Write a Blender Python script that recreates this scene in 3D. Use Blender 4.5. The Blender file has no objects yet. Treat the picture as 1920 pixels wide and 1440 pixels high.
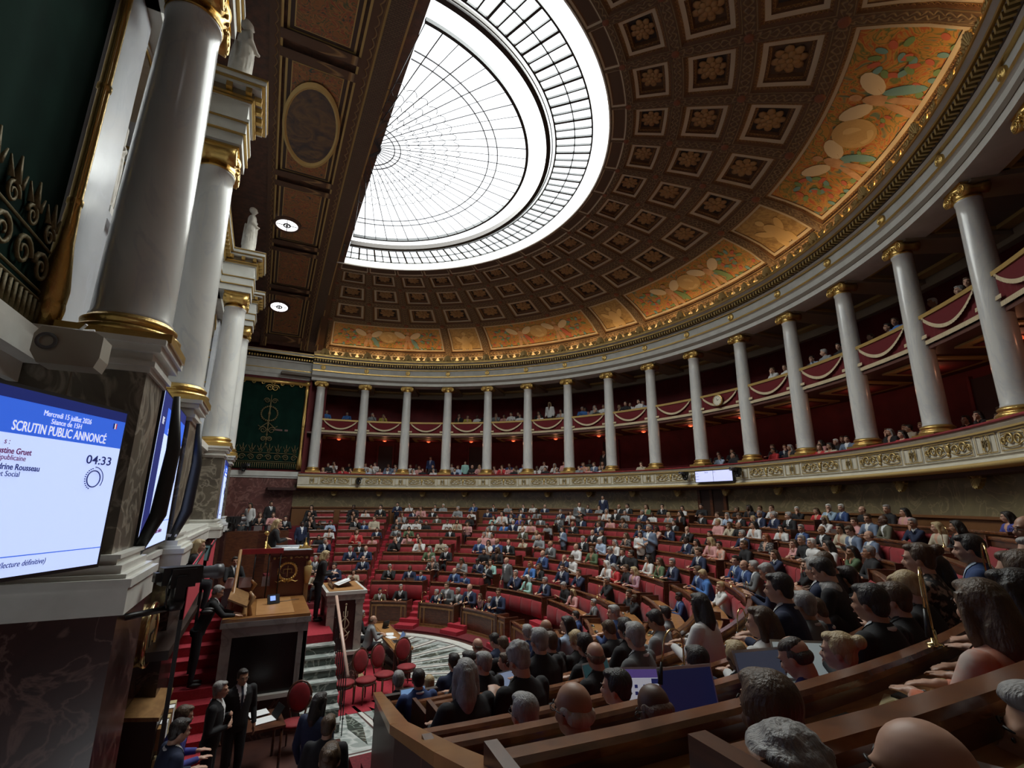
import bpy, math, random
from math import sin, cos, pi, radians as RA, sqrt, atan2, degrees
from mathutils import Vector as V, Matrix
random.seed(7)
S = bpy.context.scene
COL = S.collection
EYE = 4.4                                   # eye height over the floor of the pit
# ---------------------------------------------------------------- camera
CP = V((-1.733, -14.652, EYE))
yaw, pit, rol, FPX = RA(26.52), RA(14.0), RA(0.36), 903.976
fw = V((sin(yaw)*cos(pit), cos(yaw)*cos(pit), sin(pit)))
rt = V((cos(yaw), -sin(yaw), 0)); up = rt.cross(fw)
R_ = rt*cos(rol)+up*sin(rol); U_ = up*cos(rol)-rt*sin(rol)
cd = bpy.data.cameras.new('camera'); cam = bpy.data.objects.new('camera', cd); COL.objects.link(cam)
M = Matrix((R_, U_, -fw)).transposed().to_4x4(); M.translation = CP
cam.matrix_world = M
cd.sensor_width = 36; cd.lens = FPX/1920*36; cd.clip_start = .05; cd.clip_end = 300
S.camera = cam
# ---------------------------------------------------------------- world, exposure
w = bpy.data.worlds.new('sky'); S.world = w; w.use_nodes = True
w.node_tree.nodes['Background'].inputs[0].default_value = (.93, .97, 1, 1)
w.node_tree.nodes['Background'].inputs[1].default_value = 3.0
S.view_settings.view_transform = 'Standard'; S.view_settings.look = 'None'
S.view_settings.exposure = -0.62; S.view_settings.gamma = 1; S.view_settings.use_curve_mapping = False
try:
    S.cycles.use_denoising = True; S.cycles.max_bounces = 6; S.cycles.diffuse_bounces = 2
    S.cycles.glossy_bounces = 3; S.cycles.transparent_max_bounces = 8; S.cycles.sample_clamp_indirect = 6
    S.cycles.caustics_reflective = False; S.cycles.caustics_refractive = False
except Exception: pass
# daylight falling through the half-round glass roof
def area_light(name, loc, size, power, colour, shape='DISK', size_y=None, rot=(0, 0, 0)):
    l = bpy.data.lights.new(name, 'AREA'); l.energy = power; l.shape = shape; l.size = size; l.color = colour
    if size_y: l.size_y = size_y
    o = bpy.data.objects.new(name, l); COL.objects.link(o); o.location = loc; o.rotation_euler = rot
    return o
SKY = area_light('overcast_daylight', (3.6, 0, 17.3), 12.0, 9500, (.96, 1.0, .95), 'RECTANGLE', 17.0)
# ---------------------------------------------------------------- helpers
def tag(o, label=None, cat=None, group=None, kind=None):
    if label: o['label'] = label
    if cat: o['category'] = cat
    if group: o['group'] = group
    if kind: o['kind'] = kind
    return o
def empty(name, loc=(0, 0, 0), rz=0, label=None, cat=None, group=None):
    o = bpy.data.objects.new(name, None); COL.objects.link(o); o.location = loc; o.rotation_euler = (0, 0, rz)
    o.empty_display_size = .1
    return tag(o, label, cat, group)
def rc(r, th, z=0):                      # th in degrees from +y towards +x
    t = RA(th); return V((r*sin(t), r*cos(t), z))
def put(o, r, th, z=0):
    o.location = rc(r, th, z); o.rotation_euler = (0, 0, -RA(th)); return o
def ray(px, py):
    return (fw + R_*((px-960)/FPX) - U_*((py-720)/FPX)).normalized()
def copy(o, parent=None):
    c = o.copy(); COL.objects.link(c)
    if parent: c.parent = parent
    for ch in o.children: copy(ch, c)
    return c
class MB:
    def __init__(s): s.v = []; s.f = []; s.m = []; s.uv = {}; s.sm = []
    def add(s, vs, fs, mi=0, smooth=False, uvs=None):
        b = len(s.v); s.v += [tuple(p) for p in vs]
        for i, f in enumerate(fs):
            s.f.append(tuple(k+b for k in f)); s.m.append(mi); s.sm.append(smooth)
            if uvs: s.uv[len(s.f)-1] = uvs[i]
        return s
    def box(s, x0, x1, y0, y1, z0, z1, mi=0):
        return s.add([(x, y, z) for z in (z0, z1) for y in (y0, y1) for x in (x0, x1)],
              [(0, 2, 3, 1), (4, 5, 7, 6), (0, 1, 5, 4), (2, 6, 7, 3), (0, 4, 6, 2), (1, 3, 7, 5)], mi)
    def obox(s, c, sx, sy, sz, rz=0, rx=0, mi=0, ry=0):     # oriented box
        Mx = Matrix.Rotation(rz, 3, 'Z') @ Matrix.Rotation(rx, 3, 'X') @ Matrix.Rotation(ry, 3, 'Y')
        vs = [V(c)+Mx @ V((x*sx/2, y*sy/2, z*sz/2)) for z in (-1, 1) for y in (-1, 1) for x in (-1, 1)]
        return s.add(vs, [(0, 2, 3, 1), (4, 5, 7, 6), (0, 1, 5, 4), (2, 6, 7, 3), (0, 4, 6, 2), (1, 3, 7, 5)], mi)
    def lathe(s, prof, n=24, c=(0, 0, 0), mi=0, a0=0, a1=2*pi, smooth=True):
        full = abs(a1-a0-2*pi) < 1e-6; m = n if full else n+1; vs = []
        for i in range(m):
            a = a0+(a1-a0)*i/n
            for r, z in prof: vs.append((c[0]+r*cos(a), c[1]+r*sin(a), c[2]+z))
        k = len(prof); fs = []
        for i in range(n):
            j = (i+1) % m
            for q in range(k-1): fs.append((i*k+q, j*k+q, j*k+q+1, i*k+q+1))
        return s.add(vs, fs, mi, smooth)
    def ring(s, prof, t0, t1, n, mi=0, close=True, smooth=False, ends=True, uvs=1.0):   # profile (r,z) swept about the hall's axis
        k = len(prof); vs = []; fs = []; uv = []
        for i in range(n+1):
            t = t0+(t1-t0)*i/n
            for r, z in prof: vs.append(rc(r, t, z))
        L = RA(abs(t1-t0))*sum(p[0] for p in prof)/k
        acc = [0]
        for q in range(k): acc.append(acc[-1]+math.hypot(prof[(q+1) % k][0]-prof[q][0], prof[(q+1) % k][1]-prof[q][1]))
        for i in range(n):
            for q in range(k if close else k-1):
                q2 = (q+1) % k
                fs.append((i*k+q, (i+1)*k+q, (i+1)*k+q2, i*k+q2))
                u0, u1 = L*i/n*uvs, L*(i+1)/n*uvs
                uv.append(((u0, acc[q]*uvs), (u1, acc[q]*uvs), (u1, acc[q+1]*uvs), (u0, acc[q+1]*uvs)))
        if close and ends:
            fs.append(tuple(range(k))); fs.append(tuple(n*k+q for q in reversed(range(k)))); uv += [tuple((0, 0) for _ in range(k))]*2
        return s.add(vs, fs, mi, smooth, uv)
    def tube(s, pts, rad, n=8, mi=0, caps=True, smooth=True, flat=1.0):
        pts = [V(p) for p in pts]; k = len(pts)
        rad = rad if isinstance(rad, (list, tuple)) else [rad]*k
        vs = []; up0 = V((0, 0, 1)); prev = None
        for i, p in enumerate(pts):
            d = (pts[min(i+1, k-1)]-pts[max(i-1, 0)]).normalized()
            a = prev if prev else (up0 if abs(d.z) < .9 else V((0, 1, 0)))
            x = d.cross(a); x = x.normalized() if x.length > 1e-6 else V((1, 0, 0)); y = x.cross(d).normalized(); prev = y
            for j in range(n):
                t = 2*pi*j/n; vs.append(p+x*cos(t)*rad[i]+y*sin(t)*rad[i]*flat)
        fs = [(i*n+j, i*n+(j+1) % n, (i+1)*n+(j+1) % n, (i+1)*n+j) for i in range(k-1) for j in range(n)]
        if caps: fs += [tuple(reversed(range(n))), tuple((k-1)*n+j for j in range(n))]
        return s.add(vs, fs, mi, smooth)
    def ball(s, c, r, n=12, mi=0, rot=None, smooth=True):
        r = r if isinstance(r, (list, tuple)) else (r, r, r); m = max(4, n//2+1); vs = []; fs = []
        for i in range(m+1):
            a = pi*i/m
            for j in range(n):
                b = 2*pi*j/n; p = V((r[0]*sin(a)*cos(b), r[1]*sin(a)*sin(b), r[2]*cos(a)))
                if rot: p = rot @ p
                vs.append(V(c)+p)
        for i in range(m):
            for j in range(n): fs.append((i*n+j, (i+1)*n+j, (i+1)*n+(j+1) % n, i*n+(j+1) % n))
        return s.add(vs, fs, mi, smooth)
    def loft(s, secs, n=14, mi=0):                            # secs: (centre, rx, ry) horizontal ellipses, closed ends
        vs = []; k = len(secs)
        for c, rx, ry in secs:
            for j in range(n):
                t = 2*pi*j/n; vs.append((c[0]+rx*cos(t), c[1]+ry*sin(t), c[2]))
        fs = [(i*n+j, i*n+(j+1) % n, (i+1)*n+(j+1) % n, (i+1)*n+j) for i in range(k-1) for j in range(n)]
        fs += [tuple(reversed(range(n))), tuple((k-1)*n+j for j in range(n))]
        return s.add(vs, fs, mi, True)
    def prism(s, outline, t, axis='y', off=0, mi=0):           # flat outline (a,b) given thickness t
        n = len(outline)
        def P(a, b, d): return (a, d, b) if axis == 'y' else ((a, b, d) if axis == 'z' else (d, a, b))
        vs = [P(a, b, off) for a, b in outline]+[P(a, b, off+t) for a, b in outline]
        fs = [tuple(range(n)), tuple(reversed(range(n, 2*n)))]+[(i, i+n, (i+1) % n+n, (i+1) % n) for i in range(n)]
        return s.add(vs, fs, mi)
    def mesh(s, name, mats):
        me = bpy.data.meshes.new(name); me.from_pydata(s.v, [], s.f)
        for m_ in (mats if isinstance(mats, (list, tuple)) else [mats]): me.materials.append(m_)
        me.polygons.foreach_set('material_index', s.m); me.polygons.foreach_set('use_smooth', s.sm)
        if s.uv:
            ul = me.uv_layers.new(name='UVMap').data
            for p in me.polygons:
                if p.index in s.uv:
                    for li, c in zip(p.loop_indices, s.uv[p.index]): ul[li].uv = c
        me.update(); return me
    def build(s, name, mats, parent=None, **k):
        o = bpy.data.objects.new(name, s.mesh(name, mats)); COL.objects.link(o)
        if parent: o.parent = parent
        if not parent and k.get('kind') is None and not k.get('label'): k['kind'] = 'structure'
        return tag(o, k.get('label'), k.get('cat'), k.get('group'), k.get('kind'))
def bevel(o, w=.01, n=2):
    m = o.modifiers.new('bevel', 'BEVEL'); m.width = w; m.segments = n; m.limit_method = 'ANGLE'; return o
# ---------------------------------------------------------------- materials
MT = {}
def mat(name, col, rough=.6, metal=0, noise=0, scale=4, col2=None, bump=0, bscale=30, emit=0, detail=4, dist=0, coat=0, lo=.35, hi=.65, stretch=None, space='Object', spec=None, sheen=0):
    if name in MT: return MT[name]
    m = bpy.data.materials.new(name); m.use_nodes = True; nt = m.node_tree; b = nt.nodes['Principled BSDF']
    b.inputs['Base Color'].default_value = (*col, 1); b.inputs['Roughness'].default_value = rough; b.inputs['Metallic'].default_value = metal
    if coat: b.inputs['Coat Weight'].default_value = coat; b.inputs['Coat Roughness'].default_value = .15
    if spec is not None: b.inputs['Specular IOR Level'].default_value = spec
    if sheen: b.inputs['Sheen Weight'].default_value = sheen
    if emit: b.inputs['Emission Color'].default_value = (*col, 1); b.inputs['Emission Strength'].default_value = emit
    if col2 or bump:
        tc = nt.nodes.new('ShaderNodeTexCoord'); mp = nt.nodes.new('ShaderNodeMapping'); nt.links.new(tc.outputs[space], mp.inputs[0])
        if stretch: mp.inputs['Scale'].default_value = stretch
    if col2:
        n = nt.nodes.new('ShaderNodeTexNoise'); n.inputs['Scale'].default_value = scale; n.inputs['Detail'].default_value = detail; n.inputs['Distortion'].default_value = dist
        nt.links.new(mp.outputs[0], n.inputs['Vector'])
        r = nt.nodes.new('ShaderNodeValToRGB'); r.color_ramp.elements[0].position = lo; r.color_ramp.elements[1].position = hi
        r.color_ramp.elements[0].color = (*col, 1); r.color_ramp.elements[1].color = (*col2, 1)
        nt.links.new(n.outputs['Fac'], r.inputs[0]); nt.links.new(r.outputs[0], b.inputs['Base Color'])
    if bump:
        n = nt.nodes.new('ShaderNodeTexNoise'); n.inputs['Scale'].default_value = bscale; n.inputs['Detail'].default_value = 3
        nt.links.new(mp.outputs[0], n.inputs['Vector']); bp = nt.nodes.new('ShaderNodeBump'); bp.inputs['Strength'].default_value = bump; bp.inputs['Distance'].default_value = .02
        nt.links.new(n.outputs['Fac'], bp.inputs['Height']); nt.links.new(bp.outputs[0], b.inputs['Normal'])
    MT[name] = m; return m
def marble(name, base, vein, scale=1.2, rough=.3, vw=.06, base2=None, stretch=(1, 1, 1), coat=0, thr=.5):
    m = mat(name, base, rough, col2=base2 or tuple(c*.8 for c in base), scale=scale*1.3, coat=coat, stretch=stretch, lo=.3, hi=.7, detail=6, dist=.8)
    nt = m.node_tree; b = nt.nodes['Principled BSDF']; r0 = b.inputs['Base Color'].links[0].from_socket
    mp = [n for n in nt.nodes if n.type == 'MAPPING'][0]
    n = nt.nodes.new('ShaderNodeTexNoise'); n.inputs['Scale'].default_value = scale; n.inputs['Detail'].default_value = 8; n.inputs['Distortion'].default_value = 1.6
    nt.links.new(mp.outputs[0], n.inputs['Vector'])
    s = nt.nodes.new('ShaderNodeMath'); s.operation = 'SUBTRACT'; s.inputs[1].default_value = thr; nt.links.new(n.outputs['Fac'], s.inputs[0])
    a = nt.nodes.new('ShaderNodeMath'); a.operation = 'ABSOLUTE'; nt.links.new(s.outputs[0], a.inputs[0])
    r = nt.nodes.new('ShaderNodeMapRange'); r.inputs[1].default_value = 0; r.inputs[2].default_value = vw; r.inputs[3].default_value = 1; r.inputs[4].default_value = 0
    nt.links.new(a.outputs[0], r.inputs[0])
    x = nt.nodes.new('ShaderNodeMix'); x.data_type = 'RGBA'; nt.links.new(r.outputs[0], x.inputs[0]); nt.links.new(r0, x.inputs[6]); x.inputs[7].default_value = (*vein, 1)
    nt.links.new(x.outputs[2], b.inputs['Base Color']); return m
def braid(name, c1, c2, k=1.0, metal=0, rough=.6, freq=14.0, amp=.5, wd=.18):        # running guilloche on a UV strip, v from 0 (middle) to 1
    m = mat(name, c1, rough, metal); nt = m.node_tree; b = nt.nodes['Principled BSDF']; N = nt.nodes; L = nt.links
    uv = N.new('ShaderNodeUVMap'); sp = N.new('ShaderNodeSeparateXYZ'); L.new(uv.outputs[0], sp.inputs[0])
    def mth(op, a, b_=None):
        q = N.new('ShaderNodeMath'); q.operation = op
        for i, z in enumerate((a, b_)):
            if z is None: continue
            if isinstance(z, (int, float)): q.inputs[i].default_value = z
            else: L.new(z, q.inputs[i])
        return q.outputs[0]
    sn = mth('MULTIPLY', mth('ABSOLUTE', mth('SINE', mth('MULTIPLY', sp.outputs[0], freq))), amp)
    d = mth('ABSOLUTE', mth('SUBTRACT', sp.outputs[1], sn))
    e = mth('ABSOLUTE', mth('SUBTRACT', sp.outputs[1], .85))
    f = mth('MINIMUM', mth('DIVIDE', d, wd), mth('DIVIDE', e, wd*.5))
    f = mth('MINIMUM', f, 1.0); g = mth('SUBTRACT', 1.0, f)
    x = N.new('ShaderNodeMix'); x.data_type = 'RGBA'; L.new(g, x.inputs[0]); x.inputs[6].default_value = (*c2, 1); x.inputs[7].default_value = (*c1, 1)
    L.new(x.outputs[2], b.inputs['Base Color'])
    bp = N.new('ShaderNodeBump'); bp.inputs['Strength'].default_value = .8; bp.inputs['Distance'].default_value = .04; L.new(g, bp.inputs['Height']); L.new(bp.outputs[0], b.inputs['Normal'])
    return m
GOLD = mat('gilding', (.62, .42, .14), .32, .85, bump=.35, bscale=22)
GOLDD = mat('dull_gilding', (.42, .30, .12), .45, .7, bump=.4, bscale=30)
GOLDP = mat('painted_gold', (.50, .35, .13), .55, .25, bump=.3, bscale=25)
BRASS = mat('polished_brass', (.72, .55, .26), .18, 1)
CREAM = mat('cream_stucco', (.62, .58, .47), .55, col2=(.55, .51, .41), scale=3)
STONE = mat('pale_stone', (.60, .60, .56), .5, col2=(.52, .52, .48), scale=2.5)
CREAMD = mat('beige_ground', (.50, .44, .31), .6)
MARB = marble('white_column_marble', (.66, .66, .63), (.54, .55, .55), .9, .22, .03, stretch=(1, 1, .5), coat=.3)
MARBW = marble('bluish_wall_marble', (.62, .64, .68), (.54, .56, .61), .7, .22, .03, coat=.3)
MARBY = marble('yellow_brown_marble', (.21, .175, .095), (.29, .23, .13), 1.3, .35, .03, base2=(.13, .105, .062), thr=.47)
MARBP = marble('dark_pink_marble', (.16, .062, .052), (.26, .13, .11), 1.6, .3, .035, base2=(.09, .035, .032))
MARBR = marble('brown_red_marble', (.050, .020, .018), (.12, .065, .055), 1.4, .25, .03, base2=(.03, .014, .013))
MARBG = marble('green_step_marble', (.075, .095, .080), (.35, .38, .33), 2.2, .2, .04, base2=(.045, .06, .05), coat=.3)
MARBL = marble('pale_green_marble', (.36, .40, .38), (.60, .62, .60), 1.8, .25, .1, base2=(.26, .30, .28))
MARBT = marble('tribune_marble', (.46, .44, .38), (.30, .29, .26), 1.6, .3, .06)
WHITE = mat('white_marble', (.72, .71, .66), .35, col2=(.62, .61, .56), scale=3)
STAT = mat('statue_marble', (.62, .59, .52), .5, col2=(.50, .47, .40), scale=5)
REDV = mat('red_velvet', (.27, .008, .014), .75, col2=(.20, .005, .010), scale=6, sheen=.15)
REDC = mat('red_carpet', (.40, .022, .040), .9, col2=(.31, .014, .026), scale=30, bump=.3, bscale=200)
REDW = mat('dark_red_wall', (.13, .008, .010), .75, col2=(.09, .004, .006), scale=2)
REDD = mat('red_drape', (.11, .004, .007), .9)
WOOD = mat('mahogany', (.115, .040, .018), .32, col2=(.055, .019, .010), scale=3, stretch=(2, 2, 9), coat=.35, detail=6, dist=.6)
WOODT = mat('desktop_walnut', (.42, .20, .065), .35, col2=(.27, .11, .036), scale=2.2, stretch=(2, 9, 2), coat=.4, detail=6, dist=.8)
WOODD = mat('dark_wood', (.030, .014, .009), .45, coat=.1)
WOODO = mat('oak_panel', (.30, .16, .06), .4, col2=(.20, .10, .035), scale=2.5, stretch=(6, 2, 2), coat=.2)
LEATH = mat('tan_leather', (.38, .19, .065), .45, col2=(.32, .15, .05), scale=5)
BLACK = mat('black_plastic', (.012, .012, .013), .4)
GREYP = mat('grey_plastic', (.10, .10, .11), .4)
ALU = mat('brushed_aluminium', (.52, .53, .55), .3, .8)
PAPER = mat('white_paper', (.80, .81, .82), .8)
CREAMP = mat('cream_envelope', (.70, .60, .36), .8)
FRINGE = mat('ivory_fringe', (.56, .46, .30), .9, bump=.6, bscale=70)
IRON = mat('blackened_iron', (.02, .02, .022), .4, .6)
# ================================================================ hall of the ring
TH0, DT = 2.18, 9.244
TH = [TH0+DT*k for k in range(20)]
ZB, ZT, ZC, ZS = 6.16, 11.55, 13.02, 13.24            # column foot, capital top, cornice top, dome spring
def domez(r): return ZS+2.87*sqrt(max(0, 1-(r/15.85)**2))
XA = .45                                            # plane of the arch that closes the half dome
# floor of the pit, risers of the benches
mb = MB(); mb.box(-3.2, 7, -13, 16, -.1, 0, 0); mb.build('floor', [mat('brown_floor', (.09, .035, .025), .4, col2=(.05, .02, .016), scale=2, coat=.2)], kind='structure')
# marble half rose on the pit floor
mb = MB(); ctr = (.1, 0)
def arc(r0, r1, a0, a1, z, mi, n=24):
    vs = []; 
    for i in range(n+1):
        a = RA(a0+(a1-a0)*i/n); vs += [(ctr[0]+r0*sin(a), ctr[1]+r0*cos(a), z), (ctr[0]+r1*sin(a), ctr[1]+r1*cos(a), z)]
    mb.add(vs, [(2*i, 2*i+1, 2*i+3, 2*i+2) for i in range(n)], mi)
arc(.0, 4.75, 0, 180, .004, 0, 48); arc(4.45, 4.75, 0, 180, .008, 1, 60); arc(4.36, 4.40, 0, 180, .008, 3, 60); arc(2.0, 2.25, 0, 180, .008, 1, 40); arc(1.85, 1.95, 0, 180, .008, 3, 40); arc(0, 1.85, 0, 180, .006, 4, 30)
NW = 15
for i in range(NW):
    a = 180/NW*i; 
    arc(2.25, 4.36, a-.9, a+.9, .012, 1, 1); arc(2.25, 4.36, a-1.5, a+1.5, .010, 3, 1)
    mid = a+90/NW; vs = []
    for r_, da in ((2.5, 0), (3.3, 2.6), (4.15, 0), (3.3, -2.6)):
        t = RA(mid+da); vs.append((ctr[0]+r_*sin(t), ctr[1]+r_*cos(t), .012))
    mb.add(vs, [(0, 1, 2, 3)], 2)
mb.build('floor', [MARBL, WHITE, MARBG, mat('floor_joint', (.10, .05, .045), .4), mat('ochre_marble', (.36, .26, .14), .3)], kind='structure').name = 'floor_rose'
RJ = lambda j: 7.05+.83*j
ZJ = lambda j: 1.37+.29*j
SEC = [(2.0, 7.2), (8.4, 18.8), (21.2, 38.6), (41.2, 59.8), (62.2, 86.4), (89.2, 110.2), (112.8, 138.2), (141.2, 180)]
# stepped tiers (floor of row j lies .8 under its ledge)
mb = MB()
def tier(t0, t1, n, mi=0):
    pr_ = [(5.0, -.05), (5.0, .06), (6.0, .06), (6.0, .3), (7.05, .3)]
    for j in range(10): pr_ += [(RJ(j), ZJ(j)-.8), (RJ(j)+.83, ZJ(j)-.8)]
    pr_ += [(16.1, ZJ(9)-.8), (16.1, -.05)]
    mb.ring(pr_, t0, t1, n, mi, uvs=1)
tier(-8, 174, 120)
mb.box(-1.5, 1.6, -15.8, -8.3, -.05, .9, 0)
tier(174, 186, 10)
mb.build('floor', [mat('bench_floor', (.16, .012, .018), .9, col2=(.10, .008, .012), scale=20)], kind='structure').name = 'floor_tiers'
# aisle stairs: red carpeted steps lying in the gaps between the sections
mb = MB()
for a, hw in ((7.8, .32), (20.0, .30), (39.9, .30), (61.0, .32), (87.8, .34), (111.5, .32), (139.7, .32)):
    j0 = 5 if a < 10 else 0
    r0 = 5.05
    n = 26 if a > 10 else 12
    ra, rb = (5.05, 15.3) if a > 10 else (10.6, 15.3)
    za, zb_ = (.06, ZJ(9)-.75) if a > 10 else (ZJ(5)-.95, ZJ(9)-.75)
    t = RA(a); d = V((sin(t), cos(t), 0)); e = V((cos(t), -sin(t), 0))
    for i in range(n):
        r = ra+(rb-ra)*i/n; r2 = ra+(rb-ra)*(i+1)/n; z = za+(zb_-za)*(i+1)/n; w_ = hw+.012*r
        P = [d*r-e*w_, d*r+e*w_, d*(r2+.02)+e*w_, d*(r2+.02)-e*w_]
        vs = [(p.x, p.y, z-.45) for p in P]+[(p.x, p.y, z) for p in P]
        mb.add(vs, [(0, 1, 5, 4), (1, 2, 6, 5), (2, 3, 7, 6), (3, 0, 4, 7), (4, 5, 6, 7)], 0)
mb.build('stairs', [REDC], kind='structure').name = 'floor_aisle_steps'
# wall behind the last row, its wooden ledge and the door in the middle
mb = MB(); mb.ring([(15.95, 3.2), (15.95, 5.4), (16.4, 5.4), (16.4, 3.2)], -1, 84.2, 60, 0); mb.ring([(15.95, 3.2), (15.95, 5.4), (16.4, 5.4), (16.4, 3.2)], 89.6, 182, 60, 0); mb.build('wall_back', [MARBY])
mb = MB()
for a0, a1 in ((-1, 84.2), (89.6, 182)):
    mb.ring([(15.62, 2.9), (15.62, 4.12), (15.55, 4.14), (15.55, 4.20), (15.95, 4.20), (15.95, 2.9)], a0, a1, 60, 0)
mb.build('trim_back', [mat('ledge_wood', (.17, .075, .03), .35, coat=.3)])
mb = MB(); mb.ring([(15.90, 3.2), (15.90, 5.4), (16.0, 5.4), (16.0, 3.2)], 84.2, 89.6, 4, 0)
for a in (84.5, 86.8, 89.3): mb.ring([(15.84, 3.2), (15.84, 5.4), (15.92, 5.4), (15.92, 3.2)], a-.25, a+.25, 1, 1)
mb.build('door_1', [WOODD, WOOD])
# gallery shell
mb = MB(); mb.ring([(18.8, 4.8), (18.8, 12.6), (19.0, 12.6), (19.0, 4.8)], -6, 186, 64, 0, smooth=True, uvs=1)
mb.build('wall_gallery', [REDW])
mb = MB(); mb.ring([(15.4, 5.08), (15.4, 5.22), (18.9, 5.22), (18.9, 5.08)], -6, 186, 64, 0); mb.build('floor', [mat('gallery_floor', (.05, .02, .018), .8)], kind='structure').name = 'floor_gallery'
mb = MB()
mb.ring([(16.0, 8.40), (16.0, 8.50), (18.9, 8.50), (18.9, 8.40)], -6, 186, 64, 0)
for k in range(19):                                                 # coffered underside of the upper gallery
    a = TH[k]+DT/2
    mb.ring([(16.5, 8.35), (16.5, 8.41), (18.3, 8.41), (18.3, 8.35)], a-3.2, a+3.2, 4, 1)
    mb.ring([(16.75, 8.32), (16.75, 8.36), (18.05, 8.36), (18.05, 8.32)], a-2.3, a+2.3, 4, 2)
mb.build('ceiling', [mat('gallery_soffit', (.10, .035, .025), .5), GOLDP, REDW]).name = 'ceiling_lower_gallery'
mb = MB()
mb.ring([(15.6, 11.72), (15.6, 11.86), (19, 11.86), (19, 11.72)], -6, 186, 64, 0)
for k in range(20):
    mb.ring([(15.9, 11.50), (15.9, 11.75), (18.9, 11.75), (18.9, 11.50)], TH[k]-1.5, TH[k]+1.5, 2, 1)
    if k < 19:
        a = TH[k]+DT/2
        for q, (m_, z) in enumerate(((3.6, 11.66), (3.1, 11.62))):
            mb.ring([(18.3-q*.2, z), (18.3-q*.2, 11.73), (18.45, 11.73), (18.45, z)], a-m_, a+m_, 4, 1+q)
            mb.ring([(16.25, z), (16.25, 11.73), (16.4+q*.2, 11.73), (16.4+q*.2, z)], a-m_, a+m_, 4, 1+q)
            for sg in (-1, 1): mb.ring([(16.3, z), (16.3, 11.73), (18.4, 11.73), (18.4, z)], a+sg*m_-.22, a+sg*m_+.22, 1, 1+q)
mb.ring([(18.55, 11.35), (18.55, 11.72), (18.85, 11.72), (18.85, 11.35)], -6, 186, 64, 1)
mb.build('ceiling', [mat('gallery_panel', (.16, .13, .10), .6), mat('gallery_moulding', (.36, .30, .21), .55), GOLDP]).name = 'ceiling_upper_gallery'
# doorways and posts on the gallery wall
mb = MB()
for k in (1, 3, 6, 12, 15):
    a = TH[k]+DT/2
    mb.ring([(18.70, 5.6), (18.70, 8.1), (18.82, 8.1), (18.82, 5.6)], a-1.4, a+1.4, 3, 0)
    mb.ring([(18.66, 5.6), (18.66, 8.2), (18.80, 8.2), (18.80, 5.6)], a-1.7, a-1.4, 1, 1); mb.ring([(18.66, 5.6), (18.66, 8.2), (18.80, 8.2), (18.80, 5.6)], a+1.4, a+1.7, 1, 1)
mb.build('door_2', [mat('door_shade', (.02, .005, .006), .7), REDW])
# entablature: architrave, frieze, dentils, cornice
XS = -.35
mb = MB()
ent = [(15.62, ZT), (15.62, ZT+.26), (15.66, ZT+.28), (15.66, ZT+.54), (15.60, ZT+.58), (15.60, ZT+.64), (15.68, ZT+.66), (15.68, ZT+1.0), (15.62, ZT+1.02), (15.55, ZT+1.08)]
top = [(15.36, ZT+1.28), (15.34, ZT+1.36), (15.22, ZT+1.42), (15.22, ZT+1.47), (15.72, ZT+1.50), (16.4, ZT+1.5), (16.4, ZT)]
mb.ring(ent+[(15.55, ZT+1.24)]+top, 0, 180, 120, 0)
mb.build('trim_ring', [STONE])
mb = MB()
for r, z, h in ((15.61, ZT+.255, .03), (15.58, ZT+.58, .07), (15.60, ZT+1.0, .05), (15.30, ZT+1.28, .06), (15.19, ZT+1.42, .055)):
    mb.ring([(r, z), (r, z+h), (r+.12, z+h), (r+.12, z)], 0, 180, 120, 0)
mb.build('trim_ring_gold', [GOLD])
# modillion band
mb = MB(); n = 330
for i in range(n):
    a = 180*(i+.5)/n; c = rc(15.44, a, ZT+1.185); mb.obox(c, .062, .20, .13, rz=-RA(a), mi=0)
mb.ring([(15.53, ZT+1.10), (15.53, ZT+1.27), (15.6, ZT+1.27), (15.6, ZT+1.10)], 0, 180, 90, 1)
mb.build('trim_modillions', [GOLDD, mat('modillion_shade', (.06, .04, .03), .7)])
# frieze rosettes above the columns
mb = MB()
mb.lathe([(0, .05), (.02, .055), (.035, .03), (.05, .05), (.075, .055), (.095, .03), (.11, .04), (.13, .045), (.145, .01), (.145, -.02)], 20)
me = mb.mesh('frieze_rosette', GOLD)
tr = empty('trim_rosettes'); tr['kind'] = 'structure'
for k in range(20):
    o = bpy.data.objects.new('rosette', me); COL.objects.link(o); o.parent = tr
    a = RA(TH[k]); d = V((-sin(a), -cos(a), 0)); o.matrix_local = Matrix.Translation(rc(15.66, TH[k], ZT+.83)) @ d.to_track_quat('Z', 'Y').to_matrix().to_4x4()
# gilded cresting of shells and palmettes in front of the cove lamps
def shell(n=9, R=.22, h=.30):
    m = MB(); vs = [(0, 0, .02)]; k = n*2
    for i in range(k+1):
        t = pi*i/k; rr = 1+(.10 if i % 2 else -.02)
        vs.append((R*cos(t)*rr, -.03-.05*sin(t), .04+h*sin(t)*rr))
    m.add(vs, [(0, i, i+1) for i in range(1, k+1)], 0)
    vs2 = [(x, y+.09, z) for x, y, z in vs]; m.add(vs2, [(0, i+1, i) for i in range(1, k+1)], 0)
    b = len(vs); m.add(vs[1:]+vs2[1:], [(i, i+1, i+k+2, i+k+1) for i in range(k)], 0)
    for s_ in (-1, 1):
        pts = [(s_*(R*.9-.07*cos(t)*(1-t/9)), -.05, .07-.07*sin(t)*(1-t/9)) for t in [q*.7 for q in range(9)]]
        m.tube(pts, .022, 6, 0)
    m.ball((0, -.06, .06), (.06, .05, .06), 8)
    return m
BIG = shell(9, .24, .34).mesh('shell_ornament', GOLDD); 
m = MB()
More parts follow.
